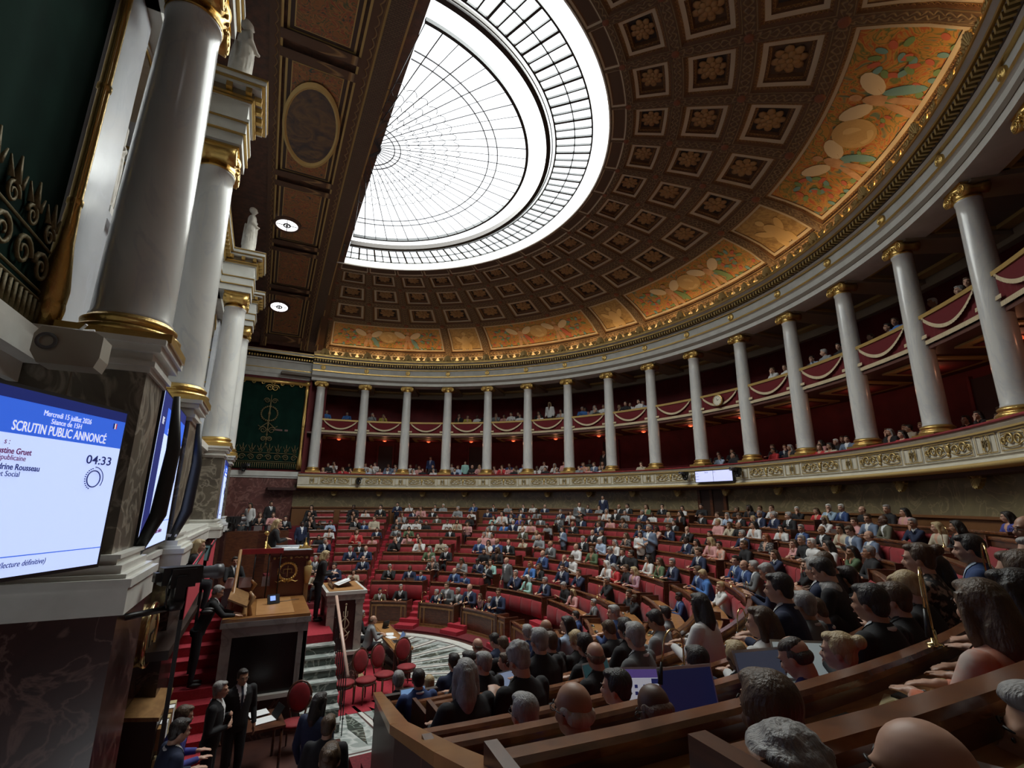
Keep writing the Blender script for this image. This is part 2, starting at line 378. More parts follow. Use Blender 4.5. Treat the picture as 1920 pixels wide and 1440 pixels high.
for s_ in (-1, 1):
    pts = [(s_*(.03+.10*t/6+.05*sin(t)), -.03, .05+.16*sin(t*.5)) for t in [q*.8 for q in range(8)]]; m.tube(pts, [.03, .035, .035, .03, .028, .024, .02, .012], 6)
m.ball((0, -.03, .17), (.05, .035, .075), 8); m.ball((0, -.03, .07), (.08, .04, .05), 8); m.box(-.16, .16, -.05, .03, 0, .04)
SML = m.mesh('palmette_ornament', GOLDD)
cr = empty('trim_cresting'); cr['kind'] = 'structure'
mb = MB(); mb.ring([(15.28, ZC+.03), (15.28, ZC+.11), (15.42, ZC+.14), (15.42, ZC+.03)], 0, 180, 100, 0); mb.build('cresting_base', [GOLDD], cr)
NS = 19*2
for i in range(NS+1):
    a = TH[0]+DT*i/2; o = bpy.data.objects.new('shell_ornament', BIG); COL.objects.link(o); o.parent = cr; put(o, 15.33, a, ZC+.08)
    if i % 2: o.scale = (.75, .75, .75)
    if i < NS:
        for q in (1, 2):
            o = bpy.data.objects.new('palmette_ornament', SML); COL.objects.link(o); o.parent = cr; put(o, 15.33, a+DT*q/6, ZC+.09); o.scale = (1.1, 1, 1.0)
# ---------------------------------------------------------------- coffered half dome
BRN = mat('coffer_brown', (.11, .05, .02), .6, bump=.5, bscale=40); CWH = mat('coffer_ivory', (.47, .40, .29), .6); CDK = mat('coffer_dark_ground', (.022, .016, .014), .7); CDK2 = mat('coffer_brown_ground', (.085, .05, .03), .7)
GUI = braid('guilloche_rib', (.27, .19, .10), (.085, .045, .022), freq=15.0, wd=.22); EGG = braid('egg_and_dart', (.34, .19, .06), (.13, .05, .02), freq=30, amp=.8, wd=.4)
def dome_pt(r, th, d=0):                   # d = depth up and out behind the shell
    e = .05; dz = (domez(r+e)-domez(r-e))/(2*e); n = V((-dz, 1)).normalized()      # normal in (r,z), pointing up/out
    return rc(r+n.x*d, th, domez(r)+n.y*d)
mb = MB()
def frame(t0, t1, r0, r1, lv, mb=mb):      # lv: list of (margin in metres, depth, material of the band reached)
    rm = (r0+r1)/2; arcl = RA(t1-t0)*rm; ns = max(5, int((t1-t0)/1.6))
    def corner(m_, d):
        u = m_/arcl*(t1-t0); q = []
        for i in range(ns): q.append((t0+u+(t1-t0-2*u)*i/ns, r0+m_))
        for i in range(3): q.append((t1-u, r0+m_+(r1-r0-2*m_)*i/3))
        for i in range(ns): q.append((t1-u-(t1-t0-2*u)*i/ns, r1-m_))
        for i in range(3): q.append((t0+u, r1-m_-(r1-r0-2*m_)*i/3))
        return [dome_pt(b, a, d) for a, b in q]
    n = 2*ns+6
    for (m0, d0, _), (m1, d1, mi) in zip(lv[:-1], lv[1:]):
        A = corner(m0, d0); B = corner(m1, d1); uv = []
        acc = 0
        for i in range(n):
            j = (i+1) % n; L = (A[j]-A[i]).length
            if i in (0, ns, ns+3, 2*ns+3): acc = 0
            uv.append(((acc, 0), (acc+L, 0), (acc+L, 1), (acc, 1))); acc += L
        mb.add(A+B, [(i, (i+1) % n, n+(i+1) % n, n+i) for i in range(n)], mi, False, uv)
    C = corner(lv[-1][0], lv[-1][1]); cols = ns
    g = []; u = lv[-1][0]/arcl*(t1-t0); m_ = lv[-1][0]; uv = []
    for a in range(ns+1):
        for b in range(4): g.append(dome_pt(r0+m_+(r1-r0-2*m_)*b/3, t0+u+(t1-t0-2*u)*a/ns, lv[-1][1]))
    fs = []
    for a in range(ns):
        for b in range(3):
            fs.append((a*4+b, (a+1)*4+b, (a+1)*4+b+1, a*4+b+1)); uv.append(((a/ns, b/3), ((a+1)/ns, b/3), ((a+1)/ns, (b+1)/3), (a/ns, (b+1)/3)))
    mb.add(g, fs, lv[-1][2], False, uv)
ROWS = [(8.62, 9.95), (9.95, 11.6), (11.6, 13.45)]
for k in range(19):
    t0, t1 = TH[k], TH[k+1]
    for q, (r0, r1) in enumerate(ROWS):
        s = r1-r0; g = 3 if (k+q) % 2 else 5
        frame(t0, t1, r0, r1, [(0, -.03, 0), (.105*s, -.03, 0), (.13*s, .02, 1), (.17*s, .04, 4), (.235*s, .05, 2), (.245*s, .10, 1), (.28*s, .12, 4), (.30*s, .2, 1), (.31*s, .2, g)])
    frame(t0, t1, 8.1, 8.62, [(0, -.03, 0), (.05, -.03, 0), (.09, .0, 2), (.12, .02, 1), (.13, .02, 5)])
for t0, t1 in ((0, TH[0]), (TH[19], 180)):
    for r0, r1 in ((8.1, 15.76),): frame(t0, t1, r0, r1, [(0, -.03, 1), (.04, -.03, 0), (.1, 0, 1)])
# row of painted panels: wide ones over three bays, narrow ones over one
spans = []; k = 0
for i in range(10):
    w_ = 3 if i % 2 == 0 else 1
    if k+w_ > 19: w_ = 19-k
    if w_ <= 0: break
    spans.append((k, k+w_, w_)); k += w_
for a, b, w_ in spans:
    frame(TH[a], TH[b], 13.45, 15.76, [(0, -.03, 0), (.17, -.03, 0), (.19, .02, 1), (.25, .03, 4), (.33, .03, 2), (.345, .06, 1), (.35, .06, 6 if w_ > 1 else 7)])
mb.ring([(15.76, domez(15.76)-.04), (15.82, ZC+.1), (15.9, ZC+.1), (15.9, domez(15.3)+.1)], 0, 180, 80, 2)
# painted arabesque ground (generic)
def fresco(name, cols, sc):
    m = bpy.data.materials.new(name); m.use_nodes = True; nt = m.node_tree; N = nt.nodes; L = nt.links; b = N['Principled BSDF']; b.inputs['Roughness'].default_value = .6
    tc = N.new('ShaderNodeTexCoord'); no = N.new('ShaderNodeTexNoise'); no.inputs['Scale'].default_value = sc; no.inputs['Distortion'].default_value = 2.6; no.inputs['Detail'].default_value = 2
    L.new(tc.outputs['Object'], no.inputs['Vector']); r = N.new('ShaderNodeValToRGB'); cr_ = r.color_ramp
    while len(cr_.elements) < len(cols): cr_.elements.new(.5)
    for i, (p, c) in enumerate(cols): cr_.elements[i].position = p; cr_.elements[i].color = (*c, 1)
    L.new(no.outputs['Fac'], r.inputs[0]); L.new(r.outputs[0], b.inputs['Base Color']); return m
FR = fresco('arabesque_fresco', [(0, (.40, .19, .03)), (.38, (.42, .21, .04)), (.43, (.09, .14, .04)), (.47, (.40, .20, .035)), (.52, (.44, .23, .045)), (.56, (.38, .07, .02)), (.60, (.42, .22, .04)), (.68, (.10, .15, .10))], 1.7)
FR2 = mat('grisaille_relief', (.40, .26, .09), .6, col2=(.24, .14, .045), scale=3.2, bump=1, bscale=9, dist=2)
dome = mb.build('ceiling', [GUI, BRN, CWH, CDK, EGG, CDK2, FR, FR2]); dome.name = 'ceiling_dome'
# rosettes in the coffers
m = MB()
for ringn, R, rr, z in ((8, .62, .26, 0), (7, .36, .20, .08)):
    for i in range(ringn):
        a = 2*pi*i/ringn+ringn; c = V((R*cos(a), R*sin(a), z)); m.ball(c, (rr*1.25, rr, .12), 8, 0, Matrix.Rotation(a, 3, 'Z'))
m.ball((0, 0, .14), (.19, .19, .14), 10)
ROS = m.mesh('coffer_rosette', mat('rosette_gilt', (.34, .20, .08), .5, .3))
for k in range(19):
    for r0, r1 in ROWS:
        r = (r0+r1)/2; th = (TH[k]+TH[k+1])/2; p = dome_pt(r, th, .17); n = dome_pt(r, th, -1)-p
        o = bpy.data.objects.new('rosette', ROS); COL.objects.link(o); o.parent = dome
        s = (r1-r0)*.25
        o.matrix_local = Matrix.Translation(p) @ n.to_track_quat('Z', 'Y').to_matrix().to_4x4() @ Matrix.Diagonal((s, s, s*.8, 1))
# knobs at the crossings of the ribs
m = MB(); m.lathe([(0, .07), (.03, .075), (.05, .05), (.08, .06), (.11, .05), (.13, 0)], 14); KN = m.mesh('rib_boss', mat('boss_red_gilt', (.20, .07, .035), .5, .2))
for k in range(20):
    for r in (8.62, 9.95, 11.6, 13.45):
        o = bpy.data.objects.new('boss', KN); COL.objects.link(o); o.parent = dome; p = dome_pt(r, TH[k], -.02); n = dome_pt(r, TH[k], -1)-p
        s = r/12.5; o.matrix_local = Matrix.Translation(p) @ n.to_track_quat('Z', 'Y').to_matrix().to_4x4() @ Matrix.Diagonal((s, s, s, 1))
# painted winged figures, medallions and scrolls, flat shapes following the vault
SKINP = mat('painted_flesh', (.52, .31, .17), .7, col2=(.40, .22, .11), scale=4); CLOP = [mat('painted_cloth_%d' % i, c, .7) for i, c in enumerate([(.12, .26, .28), (.42, .10, .06), (.14, .24, .10), (.60, .50, .34)])]
MED = mat('painted_medallion', (.48, .32, .13), .6, bump=1, bscale=12)
def on_vault(a, b, th, sc, r0=13.95, flip=1):        # (a across, b up) in metres -> vault
    r = 15.52-b*1.28; return dome_pt(r, th+degrees(a*flip*sc/14.4), .045)
def blob(pts, th, mi, m, flip=1):
    g = [on_vault(a*1.3, b*1.05, th, 1, flip=flip) for a, b in pts]
    n = len(g); c = sum(g, V())/n
    nn = (dome_pt(14.4, th, -1)-dome_pt(14.4, th, 0)).normalized()*.012
    m.add([p for p in g]+[p+nn for p in g], [tuple(range(n, 2*n))]+[(i, (i+1) % n, (i+1) % n+n, i+n) for i in range(n)], mi)
def ell(ca, cb, ra, rb, rot=0, n=12): return [(ca+ra*cos(t)*cos(rot)-rb*sin(t)*sin(rot), cb+ra*cos(t)*sin(rot)+rb*sin(t)*cos(rot)) for t in [2*pi*i/n for i in range(n)]]
for a, b, w_ in spans:
    tm = (TH[a]+TH[b])/2
    if w_ == 1:
        m = MB()
        for pts, mi in ((ell(0, .45, .20, .38), 0), (ell(0, .95, .10, .12), 0), (ell(-.28, .6, .10, .26, .7), 0), (ell(.28, .6, .10, .26, -.7), 0), (ell(-.15, .12, .09, .22, .2), 0), (ell(.15, .12, .09, .22, -.2), 0)): blob(pts, tm, mi, m)
        m.build('painted_figure', [mat('gold_relief', (.50, .34, .14), .5, bump=.5, bscale=10)], dome); continue
    for sg in (-1, 1):
        m = MB()
        body = [(ell(0, .62, .13, .24, .1*sg), 0), (ell(0, .97, .085, .10), 0), (ell(.08, .28, .08, .28, .25), 0), (ell(-.12, .26, .08, .28, -.25), 0), (ell(.24, .72, .05, .22, -1.0), 0), (ell(-.24, .78, .05, .22, 1.1), 0), (ell(.02, .45, .18, .10, .3), 1+(a//3+sg) % 3), (ell(-.36, .85, .16, .30, .9), 4), (ell(.36, .82, .16, .30, -.9), 4), (ell(.3, .35, .10, .30, .5), 1+(a//4) % 3)]
        cth = tm+sg*degrees(1.15/14.4)
        for pts, mi in reversed(body): blob(pts, cth, mi, m)
        m.build('painted_figure', [SKINP]+CLOP, dome)
        m = MB(); col = 3 if sg > 0 else 2
        for q in range(3):                      # scroll with leaves
            cth = tm+sg*degrees((2.25+.0*q)/14.4)
            pts = [((.42-.05*t)*cos(t)*sg, .60+(.44-.055*t)*sin(t)) for t in [u*.45 for u in range(16)]]
            for i in range(len(pts)-1):
                x, y = pts[i]; blob(ell(x, y, .055, .10, pts[i][0]*3+i), cth, (i+q) % 3, m) if q == 0 else None
        for q in range(9):
            blob(ell(sg*(-.15+.16*q), .14+.10*sin(q*1.9), .07, .05, q), tm+sg*degrees(1.7/14.4), q % 3, m)
            blob(ell(sg*(.35+.10*q), .35-.05*q+.1*sin(q), .06, .035, q*.7), tm, (q+1) % 2, m)
        m.build('painted_scroll', [CLOP[2], CLOP[1], CLOP[0], CLOP[3]], dome)
    m = MB(); blob(ell(0, .68, .40, .36, 0, 20), tm, 0, m); m.build('painted_medallion', [MED], dome)
    m = MB(); blob(ell(0.02, .66, .15, .20), tm, 0, m); blob(ell(.0, .44, .2, .08), tm, 0, m); o = m.build('painted_profile', [mat('medallion_relief', (.58, .42, .2), .6)], dome)
    for v in o.data.vertices: v.co += (V((0, 0, 13))-v.co).normalized()*.02
# warm cove lamps behind the cresting
m = MB(); m.tube([(-.12, 0, .03), (.12, 0, .03)], .02, 8, 0); m.box(-.14, .14, -.02, .03, 0, .015, 1)
LAMP = m.mesh('cove_lamp', [mat('warm_lamp_glass', (1, .62, .25), .4, emit=12), BRASS])
for i in range(38):
    a = TH[0]+DT*(i+.5)/2
    o = bpy.data.objects.new('cove_lamp', LAMP); COL.objects.link(o); put(o, 15.50, a, ZC+.03)
    tag(o, 'small warm cove lamp behind the gilded cresting of the dome', 'lamp', 'cove lamps behind the cresting')
    l = bpy.data.lights.new('cove_light', 'POINT'); l.energy = 22; l.color = (1, .62, .27); l.shadow_soft_size = .05
    lo = bpy.data.objects.new('cove_light', l); COL.objects.link(lo); lo.parent = o; lo.location = (0, 0, .09)
# ---------------------------------------------------------------- vault over the tribune strip
VP = mat('vault_brown', (.12, .05, .028), .6, col2=(.06, .03, .02), scale=5, bump=.3, bscale=15)
VF = fresco('vault_arabesque', [(0, (.16, .07, .03)), (.40, (.30, .12, .04)), (.44, (.05, .09, .045)), (.48, (.29, .12, .045)), (.53, (.33, .16, .05)), (.57, (.26, .045, .03)), (.62, (.24, .12, .05)), (.70, (.04, .06, .05))], 2.6)
VR = braid('vault_guilloche', (.34, .20, .085), (.085, .04, .02), freq=9.0)
def vz(y): return domez(min(abs(y), 15.84))
def vault_quad(m, x0, x1, y0, y1, mi, d=0, n=None, uvs=False):
    n = n or max(1, int(abs(y1-y0)/.4)); vs = []; uv = []
    for i in range(n+1):
        y = y0+(y1-y0)*i/n; vs += [(x0, y, vz(y)+d), (x1, y, vz(y)+d)]
    for i in range(n):
        u0, u1 = (y0+(y1-y0)*i/n), (y0+(y1-y0)*(i+1)/n); uv.append(((u0, -1), (u0, 1), (u1, 1), (u1, -1)))
    m.add(vs, [(2*i, 2*i+1, 2*i+3, 2*i+2) for i in range(n)], mi, False, uv)
mb = MB()
vault_quad(mb, -4.6, XA, -15.84, 15.84, 0, .12)
KEYM = mat('greek_key', (.085, .052, .034), .6)
nt = KEYM.node_tree; bt = nt.nodes.new('ShaderNodeTexBrick'); bt.inputs['Color1'].default_value = (.13, .085, .055, 1); bt.inputs['Color2'].default_value = (.10, .06, .04, 1); bt.inputs['Mortar'].default_value = (.05, .028, .018, 1)
bt.inputs['Scale'].default_value = 6; bt.inputs['Mortar Size'].default_value = .06; bt.inputs['Brick Width'].default_value = .7; bt.inputs['Row Height'].default_value = .35
tc = nt.nodes.new('ShaderNodeTexCoord'); nt.links.new(tc.outputs['Object'], bt.inputs[0]); nt.links.new(bt.outputs[0], nt.nodes['Principled BSDF'].inputs['Base Color'])
vault_quad(mb, -.38, .12, -15.84, 15.84, 3, -.06)
for x0, x1, d in ((-.74, -.44, -.05), (-2.95, -2.7, -.04)): vault_quad(mb, x0, x1, -15.84, 15.84, 2, d)
for x0, x1 in ((-.44, -.38), (.12, .18), (-.80, -.74), (-2.7, -2.64)): vault_quad(mb, x0, x1, -15.84, 15.84, 1, -.02)
PY = [-15.84, -11.3, -7.3, -5.9, 0, 5.9, 7.3, 11.3, 15.84]
PYS = [(-15.6, -12.4), (-12.0, -8.2), (-7.8, -.4), (.4, 7.8), (8.2, 12.0), (12.4, 15.6)]
PYS = [(-15.5, -11.9), (-11.3, -8.0), (-7.4, -3.3), (-2.7, 2.7), (3.3, 7.4), (8.0, 11.3), (11.9, 15.5)]
for y0, y1 in PYS:
    for yy in (y0, y1): vault_quad(mb, -2.7, -.74, yy-.16, yy+.16, 2, -.04)
    for m_, mi, d in ((.10, 1, .06), (.16, 4, .05), (.26, 1, .04), (.29, 5, .03)):
        vault_quad(mb, -2.66+m_, -.78-m_, y0+m_, y1-m_, mi, d)
# face of the arch above the half dome opening
vs = []; n = 80
for i in range(n+1):
    y = -15.84+31.68*i/n; vs += [(XA, y, vz(y)-.0), (XA, y, vz(y)+.5)]
mb.add(vs, [(2*i, 2*i+1, 2*i+3, 2*i+2) for i in range(n)], 0)
vault_quad(mb, .12, XA, -15.84, 15.84, 0, .0)
vau = mb.build('ceiling', [VP, GOLDP, VR, KEYM, mat('vault_dark_panel', (.05, .028, .022), .7), VF]); vau.name = 'ceiling_vault'
# round windows in the vault, each with cross bars and a bronze hub
m = MB()
m.lathe([(.42, .02), (.44, -.05), (.50, -.06), (.54, 0), (.56, .05)], 32, mi=0)
m.lathe([(0, -.012), (.43, -.012)], 32, mi=1)
m.box(-.42, .42, -.012, .012, -.03, 0, 2); m.box(-.012, .012, -.42, .42, -.03, 0, 2); m.lathe([(.10, -.03), (.12, -.06), (.15, -.05), (.15, 0)], 20, mi=2); m.ball((0, 0, -.04), .05, 8, 2)
OC = m.mesh('oculus', [VP, mat('sky_lit_glass', (1, 1, 1), .5, emit=3.2), IRON])
for i, y in enumerate((-13.7, -5.4, 5.4, 13.7)):
    if i == 1: continue
    o = bpy.data.objects.new('window_%d' % (i+2), OC); COL.objects.link(o); o['kind'] = 'structure'
    yy = [-13.7, -5.4, 6.0, 13.1][i]; e = .1; sl = (vz(yy+e)-vz(yy-e))/(2*e); o.location = (-2.17 if abs(yy) < 99 else 0, yy, vz(yy)-.03); o.rotation_euler = (math.atan(sl), 0, 0)
# oval medallion
for y0 in (0.0,):
    m = MB(); vs = []; N_ = 40
    for rr, d in ((1.0, -.02), (.92, -.06), (.86, -.02)):
        for i in range(N_):
            t = 2*pi*i/N_; y = y0+2.0*rr*sin(t); vs.append((-1.72+.85*rr*cos(t), y, vz(y)+d))
    m.add(vs, [(q*N_+i, q*N_+(i+1) % N_, (q+1)*N_+(i+1) % N_, (q+1)*N_+i) for q in range(2) for i in range(N_)], 0)
    m.add(vs[2*N_:], [tuple(range(N_))], 1)
    m.build('oval_medallion', [GOLDP, mat('oval_painting', (.05, .04, .045), .6, col2=(.17, .10, .05), scale=1.6, dist=2)], vau)
# ---------------------------------------------------------------- glass roof
BARS = mat('roof_bar_steel', (.05, .052, .055), .5, .4); ZG = 15.76
gl = bpy.data.materials.new('clear_roof_glass'); gl.use_nodes = True; nt = gl.node_tree; nt.nodes.clear()
o_ = nt.nodes.new('ShaderNodeOutputMaterial'); mx = nt.nodes.new('ShaderNodeMixShader'); tr_ = nt.nodes.new('ShaderNodeBsdfTransparent'); gs = nt.nodes.new('ShaderNodeBsdfGlossy'); gs.inputs['Roughness'].default_value = .1
mx.inputs[0].default_value = .04; nt.links.new(tr_.outputs[0], mx.inputs[1]); nt.links.new(gs.outputs[0], mx.inputs[2]); nt.links.new(mx.outputs[0], o_.inputs[0])
roof = empty('window_1'); roof['kind'] = 'structure'
mb = MB(); mb.ring([(8.12, domez(8.1)-.03), (8.06, domez(8.1)-.03), (8.04, ZG+.02), (8.04, ZG+.35), (8.3, ZG+.35)], 0, 180, 80, 0, close=False, smooth=True)
mb.build('rim', [mat('white_rim', (.80, .78, .72), .5)], roof)
def dz_(r): return ZG+.35*(1-(r/5.5)**2) if r < 5.5 else ZG
def rbar(r, w_, h, z=None, mi=0, n=96, t0=0, t1=180):
    t0 = degrees(math.asin(XA/(r-w_/2))); t1 = 180-t0
    z = dz_(r) if z is None else z; mb.ring([(r-w_/2, z), (r-w_/2, z+h), (r+w_/2, z+h), (r+w_/2, z)], t0, t1, n, mi)
mb = MB()
for r, w_, h in ((7.55, .05, .06), (7.0, .03, .05), (6.40, .05, .07)): rbar(r, w_, h)
mb.build('outer_ring_bars', [BARS], roof)
mb = MB(); rbar(6.15, .14, .2, ZG-.05); rbar(6.28, .03, .1, ZG-.02); mb.build('heavy_ring', [mat('bronze_ring', (.035, .03, .028), .4, .5)], roof)
mb = MB(); rbar(5.45, .09, .12, ZG-.02); mb.build('inner_ring', [BARS], roof)
for i in range(61):
    a = TH[0]+DT*i/3.2
    if a > 179.5: break
    m = MB(); w_ = .02 if i % 2 else .035; t = RA(a); d = V((sin(t), cos(t), 0)); e = V((cos(t), -sin(t), 0))*w_
    vs = [p+V((0, 0, z)) for z in (ZG, ZG+.06) for p in (d*6.42-e, d*6.42+e, d*7.53+e, d*7.53-e)]
    m.add(vs, [(0, 1, 2, 3), (7, 6, 5, 4), (0, 4, 5, 1), (1, 5, 6, 2), (2, 6, 7, 3), (3, 7, 4, 0)]); m.build('roof_bar', [BARS], roof)
LEAD = mat('lead_came', (.05, .05, .06), .6)
mb = MB()
for r in (.95, 1.15, 4.15, 4.45): rbar(r, .03, .03)
for i in range(1, 36):
    a = RA(180*i/36); d = V((sin(a), cos(a), 0)); pts = [V((XA, 0, ZG+.34)) if q == 0 else d*q*.1*5.45+V((0, 0, dz_(q*.1*5.45))) for q in range(0, 11)]
    if i % 2 == 0: mb.tube(pts, .017, 4, 0)
    else: mb.tube(pts[3:], .012, 4, 0)
for q in range(5):                                         # fish scale leading
    r = 1.5+q*.42
    for i in range(1, 24+0):
        a = 180*(i+.5*(q % 2))/24; w_ = 180/24*.42
        pts = [rc(r-.14*(abs(u)/3)**2, a+w_*u/3, dz_(r)) for u in range(-3, 4)]; mb.tube(pts, .011, 4, 0)
mb.build('leading', [LEAD], roof)
mb = MB()
mb.add([rc(r, a, ZG+.1) for a in range(0, 181, 4) for r in (5.5, 8.06)], [(2*i, 2*i+1, 2*i+3, 2*i+2) for i in range(45)], 0)
mb.add([rc(r, a, dz_(r)+.02) for a in range(0, 181, 4) for r in (0.3, 5.5)], [(2*i, 2*i+1, 2*i+3, 2*i+2) for i in range(45)], 0)
mb.build('glass', [gl], roof)
# flat roof over everything so that daylight only comes through the glass
mb = MB(); mb.ring([(8.3, 16.1), (8.3, 16.2), (20, 16.2), (20, 16.1)], 0, 180, 60, 0); mb.box(-6.5, XA-.02, -20, 20, 16.35, 16.45, 0)
mb.ring([(19.0, 12.4), (19.0, 16.2), (19.2, 16.2), (19.2, 12.4)], -6, 186, 40, 0)
mb.build('ceiling', [mat('roof_void', (.1, .1, .1), .9)]).name = 'ceiling_roof'
# ================================================================ wall behind the tribune
XW = -4.25; PC = (-7.7, -4.05, 4.05, 7.7)
mb = MB()
NC, NR = 6.2, .72                                     # niche centre and half width
mb.box(XW-.6, XW, -3.3, 3.3, 11.0, 16.2); mb.box(XW-.6, XW-.25, -3.3, 3.3, 6.1, 11.0)
for s in (-1, 1):
    c = s*NC; R = NR; n = 16
    for a, b in ((3.3, NC-NR), (NC+NR, 8.35)): mb.box(XW-.6, XW, *sorted((s*a, s*b)), 6.1, 16.2)
    mb.box(XW-.6, XW, c-R, c+R, 6.1, 8.35); mb.box(XW-.6, XW, c-R, c+R, 11.52, 16.2); mb.box(XW-.7, XW-.6, c-R, c+R, 8.3, 11.6, 1)
    ar = [(XW, c-R*cos(pi*i/n), 10.75+R*sin(pi*i/n)) for i in range(n+1)]
    tops = [(XW, c-R+2*R*i/n, 11.52) for i in range(n+1)]
    mb.add(ar+tops, [(i, i+1, n+2+i, n+1+i) for i in range(n)], 0)
    mb.add(ar+[(XW-.6, y, z) for _, y, z in ar], [(i, i+1, n+2+i, n+1+i) for i in range(n)], 1)
    mb.box(XW-.62, XW+.08, c-R, c+R, 8.30, 8.42, 0)
mb.box(XW-.7, XW-.6, -20, 20, 0, 16.4, 0)
for s in (-1, 1):
    a, b = sorted((s*8.35, s*16.2)); mb.box(XW-.6, XW-.12, a, b, 0, 16.3, 0)
mb.build('wall_left', [MARBW, mat('niche_marble', (.58, .50, .38), .35, col2=(.50, .43, .33), scale=2)])
# pilasters behind the columns, niche mouldings
mb = MB()
for y in (-7.28, -4.05, 4.05, 7.28):
    mb.box(XW, XW+.14, y-.42, y+.42, 6.2, 11.5)
mb.build('trim_pilasters', [MARBW])
mb = MB()
for s in (-1, 1):
    c = s*NC
    for R, t_, mi in ((.76, .025, 1), (.82, .045, 0), (.89, .03, 1)):
        pts = [(XW+.02, c-R, 10.2)]+[(XW+.02, c-R*cos(pi*i/16), 10.75+R*.93*sin(pi*i/16)) for i in range(17)]+[(XW+.02, c+R, 10.2)]
        mb.tube(pts, t_, 6, mi)
    for z, h in ((9.75, .10), (9.9, .05), (10.0, .12), (10.2, .05), (8.9, .06), (9.05, .1)): mb.box(XW-.3, XW+.06, c-.80, c-.70, z, z+h, 1 if h < .08 else 0); mb.box(XW-.3, XW+.06, c+.70, c+.80, z, z+h, 1 if h < .08 else 0)
mb.build('trim_niches', [STONE, GOLD])
# entablature of the wall, breaking forward over each column
mb = MB(); mg = MB()
def ent_box(x1, y0, y1, last=False):
    for (z0, z1, dx) in ((ZT, ZT+.22, 0), (ZT+.25, ZT+.50, .03), (ZT+.53, ZT+.60, .07), (ZT+.60, ZT+.98, .02), (ZT+.98, ZT+1.05, .06), (ZT+1.25, ZT+1.34, .22), (ZT+1.34, ZT+1.50, .30)):
        mb.box(XW-.1, x1+dx, y0-dx*(not last), y1+dx*(not last), z0, z1)
    for z0, z1, dx in ((ZT+.22, ZT+.25, .05), (ZT+.50, ZT+.53, .06), (ZT+1.0, ZT+1.03, .08), (ZT+1.05, ZT+1.10, .11), (ZT+1.32, ZT+1.36, .28), (ZT+1.44, ZT+1.48, .325)):
        mg.box(XW-.1, x1+dx, y0-dx*(not last), y1+dx*(not last), z0, z1)
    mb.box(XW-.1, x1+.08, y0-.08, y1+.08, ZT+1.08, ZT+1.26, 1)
    n = max(2, int((y1-y0+.3)/.30))
    for i in range(n):
        y = y0-.12+(y1-y0+.24)*(i+.5)/n; mg.obox((x1+.16, y, ZT+1.19), .15, .11, .12)
    if not last:
        for i in range(4):
            x = XW+.1+(x1-XW)*(i+.3)/3.6
            for y in (y0-.15, y1+.15): mg.obox((x, y, ZT+1.19), .11, .15, .12)
for y in PC: ent_box(-2.97, y-.52, y+.52)
ent_box(-3.95, -16, 16, True)
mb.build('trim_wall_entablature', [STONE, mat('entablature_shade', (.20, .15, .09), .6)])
mg.build('trim_wall_gilding', [GOLD])
# ---------------------------------------------------------------- columns with gilded ionic capitals
def spiral(R0, turns=2.2, n=34):
    return [(R0*(1-.82*i/n)*cos(2*pi*turns*i/n), R0*(1-.82*i/n)*sin(2*pi*turns*i/n)) for i in range(n+1)]
def ionic(rt_, h, wide):
    m = MB()
    m.lathe([(rt_*.98, -.02), (rt_*1.08, 0), (rt_*1.10, .03), (rt_*1.0, .05), (rt_*1.02, .12*h/.3), (rt_*1.22, .20*h/.3), (rt_*1.28, .24*h/.3), (rt_*1.05, .25*h/.3)], 28)
    for i in range(18):
        a = 2*pi*i/18; m.ball((rt_*1.17*cos(a), rt_*1.17*sin(a), .17*h/.3), (.03, .03, .045), 6)
    b = wide; t = h*.30
    m.box(-b*.86, b*.86, -b*.74, b*.74, h*.80, h*.92); m.box(-b*.92, b*.92, -b*.80, b*.80, h*.92, h)
    R = h*.40
    for sx in (-1, 1):
        cx = sx*(b*.80)
        m.tube([(cx, -b*.72, h*.48), (cx, -b*.3, h*.48), (cx, 0, h*.48), (cx, b*.3, h*.48), (cx, b*.72, h*.48)], [R, R*.72, R*.6, R*.72, R], 16)
        for sy in (-1, 1):
            pts = [(cx-sx*x, sy*b*.74, h*.48+z) for x, z in spiral(R*.92)]; m.tube(pts, R*.13, 5); m.ball((cx, sy*b*.75, h*.48), R*.2, 8)
    m.box(-b*.8, b*.8, -b*.70, b*.70, h*.62, h*.82)
    return m
def shaft(r0, r1, h):
    pr = [(r0*1.04, 0), (r0*1.04, .03)]
    for i in range(15):
        u = i/14; pr.append((r0+(r1-r0)*(u**1.6), .06+(h-.12)*u))
    return pr+[(r1*1.06, h-.05), (r1*1.06, h)]
def column(name, r0, r1, z0, basew, baseh, caph, top):
    sh0 = z0+baseh; h = top-caph-sh0
    m1 = MB().lathe(shaft(r0, r1, h), 40); m2 = MB()
    m2.lathe([(basew*.98, .0+baseh*.30), (basew, baseh*.36), (basew*1.01, baseh*.46), (basew*.95, baseh*.55), (basew*.86, baseh*.60), (basew*.84, baseh*.68), (basew*.90, baseh*.74), (basew*.91, baseh*.84), (basew*.86, baseh*.90), (r0*1.04, baseh)], 40)
    m2.box(-basew, basew, -basew, basew, 0, baseh*.32)
    return m1.mesh('shaft', MARB), m2.mesh('base', GOLD), ionic(r1, caph, r1*1.45).mesh('capital', GOLD), sh0, top-caph
SMALL = column('s', .29, .235, ZB-.06, .40, .32, .34, ZT)
LARGE = column('l', .40, .33, ZB+.0, .52, .32, .50, ZT)
def make_column(me, loc, rz, z0, label, group, cat='column'):
    t = empty('marble_column', loc, rz, label, cat, group)
    for nm, d, z in (('shaft', me[0], me[3]), ('base', me[1], z0), ('capital', me[2], me[4])):
        o = bpy.data.objects.new(nm, d); COL.objects.link(o); o.parent = t; o.location = (0, 0, z)
    return t
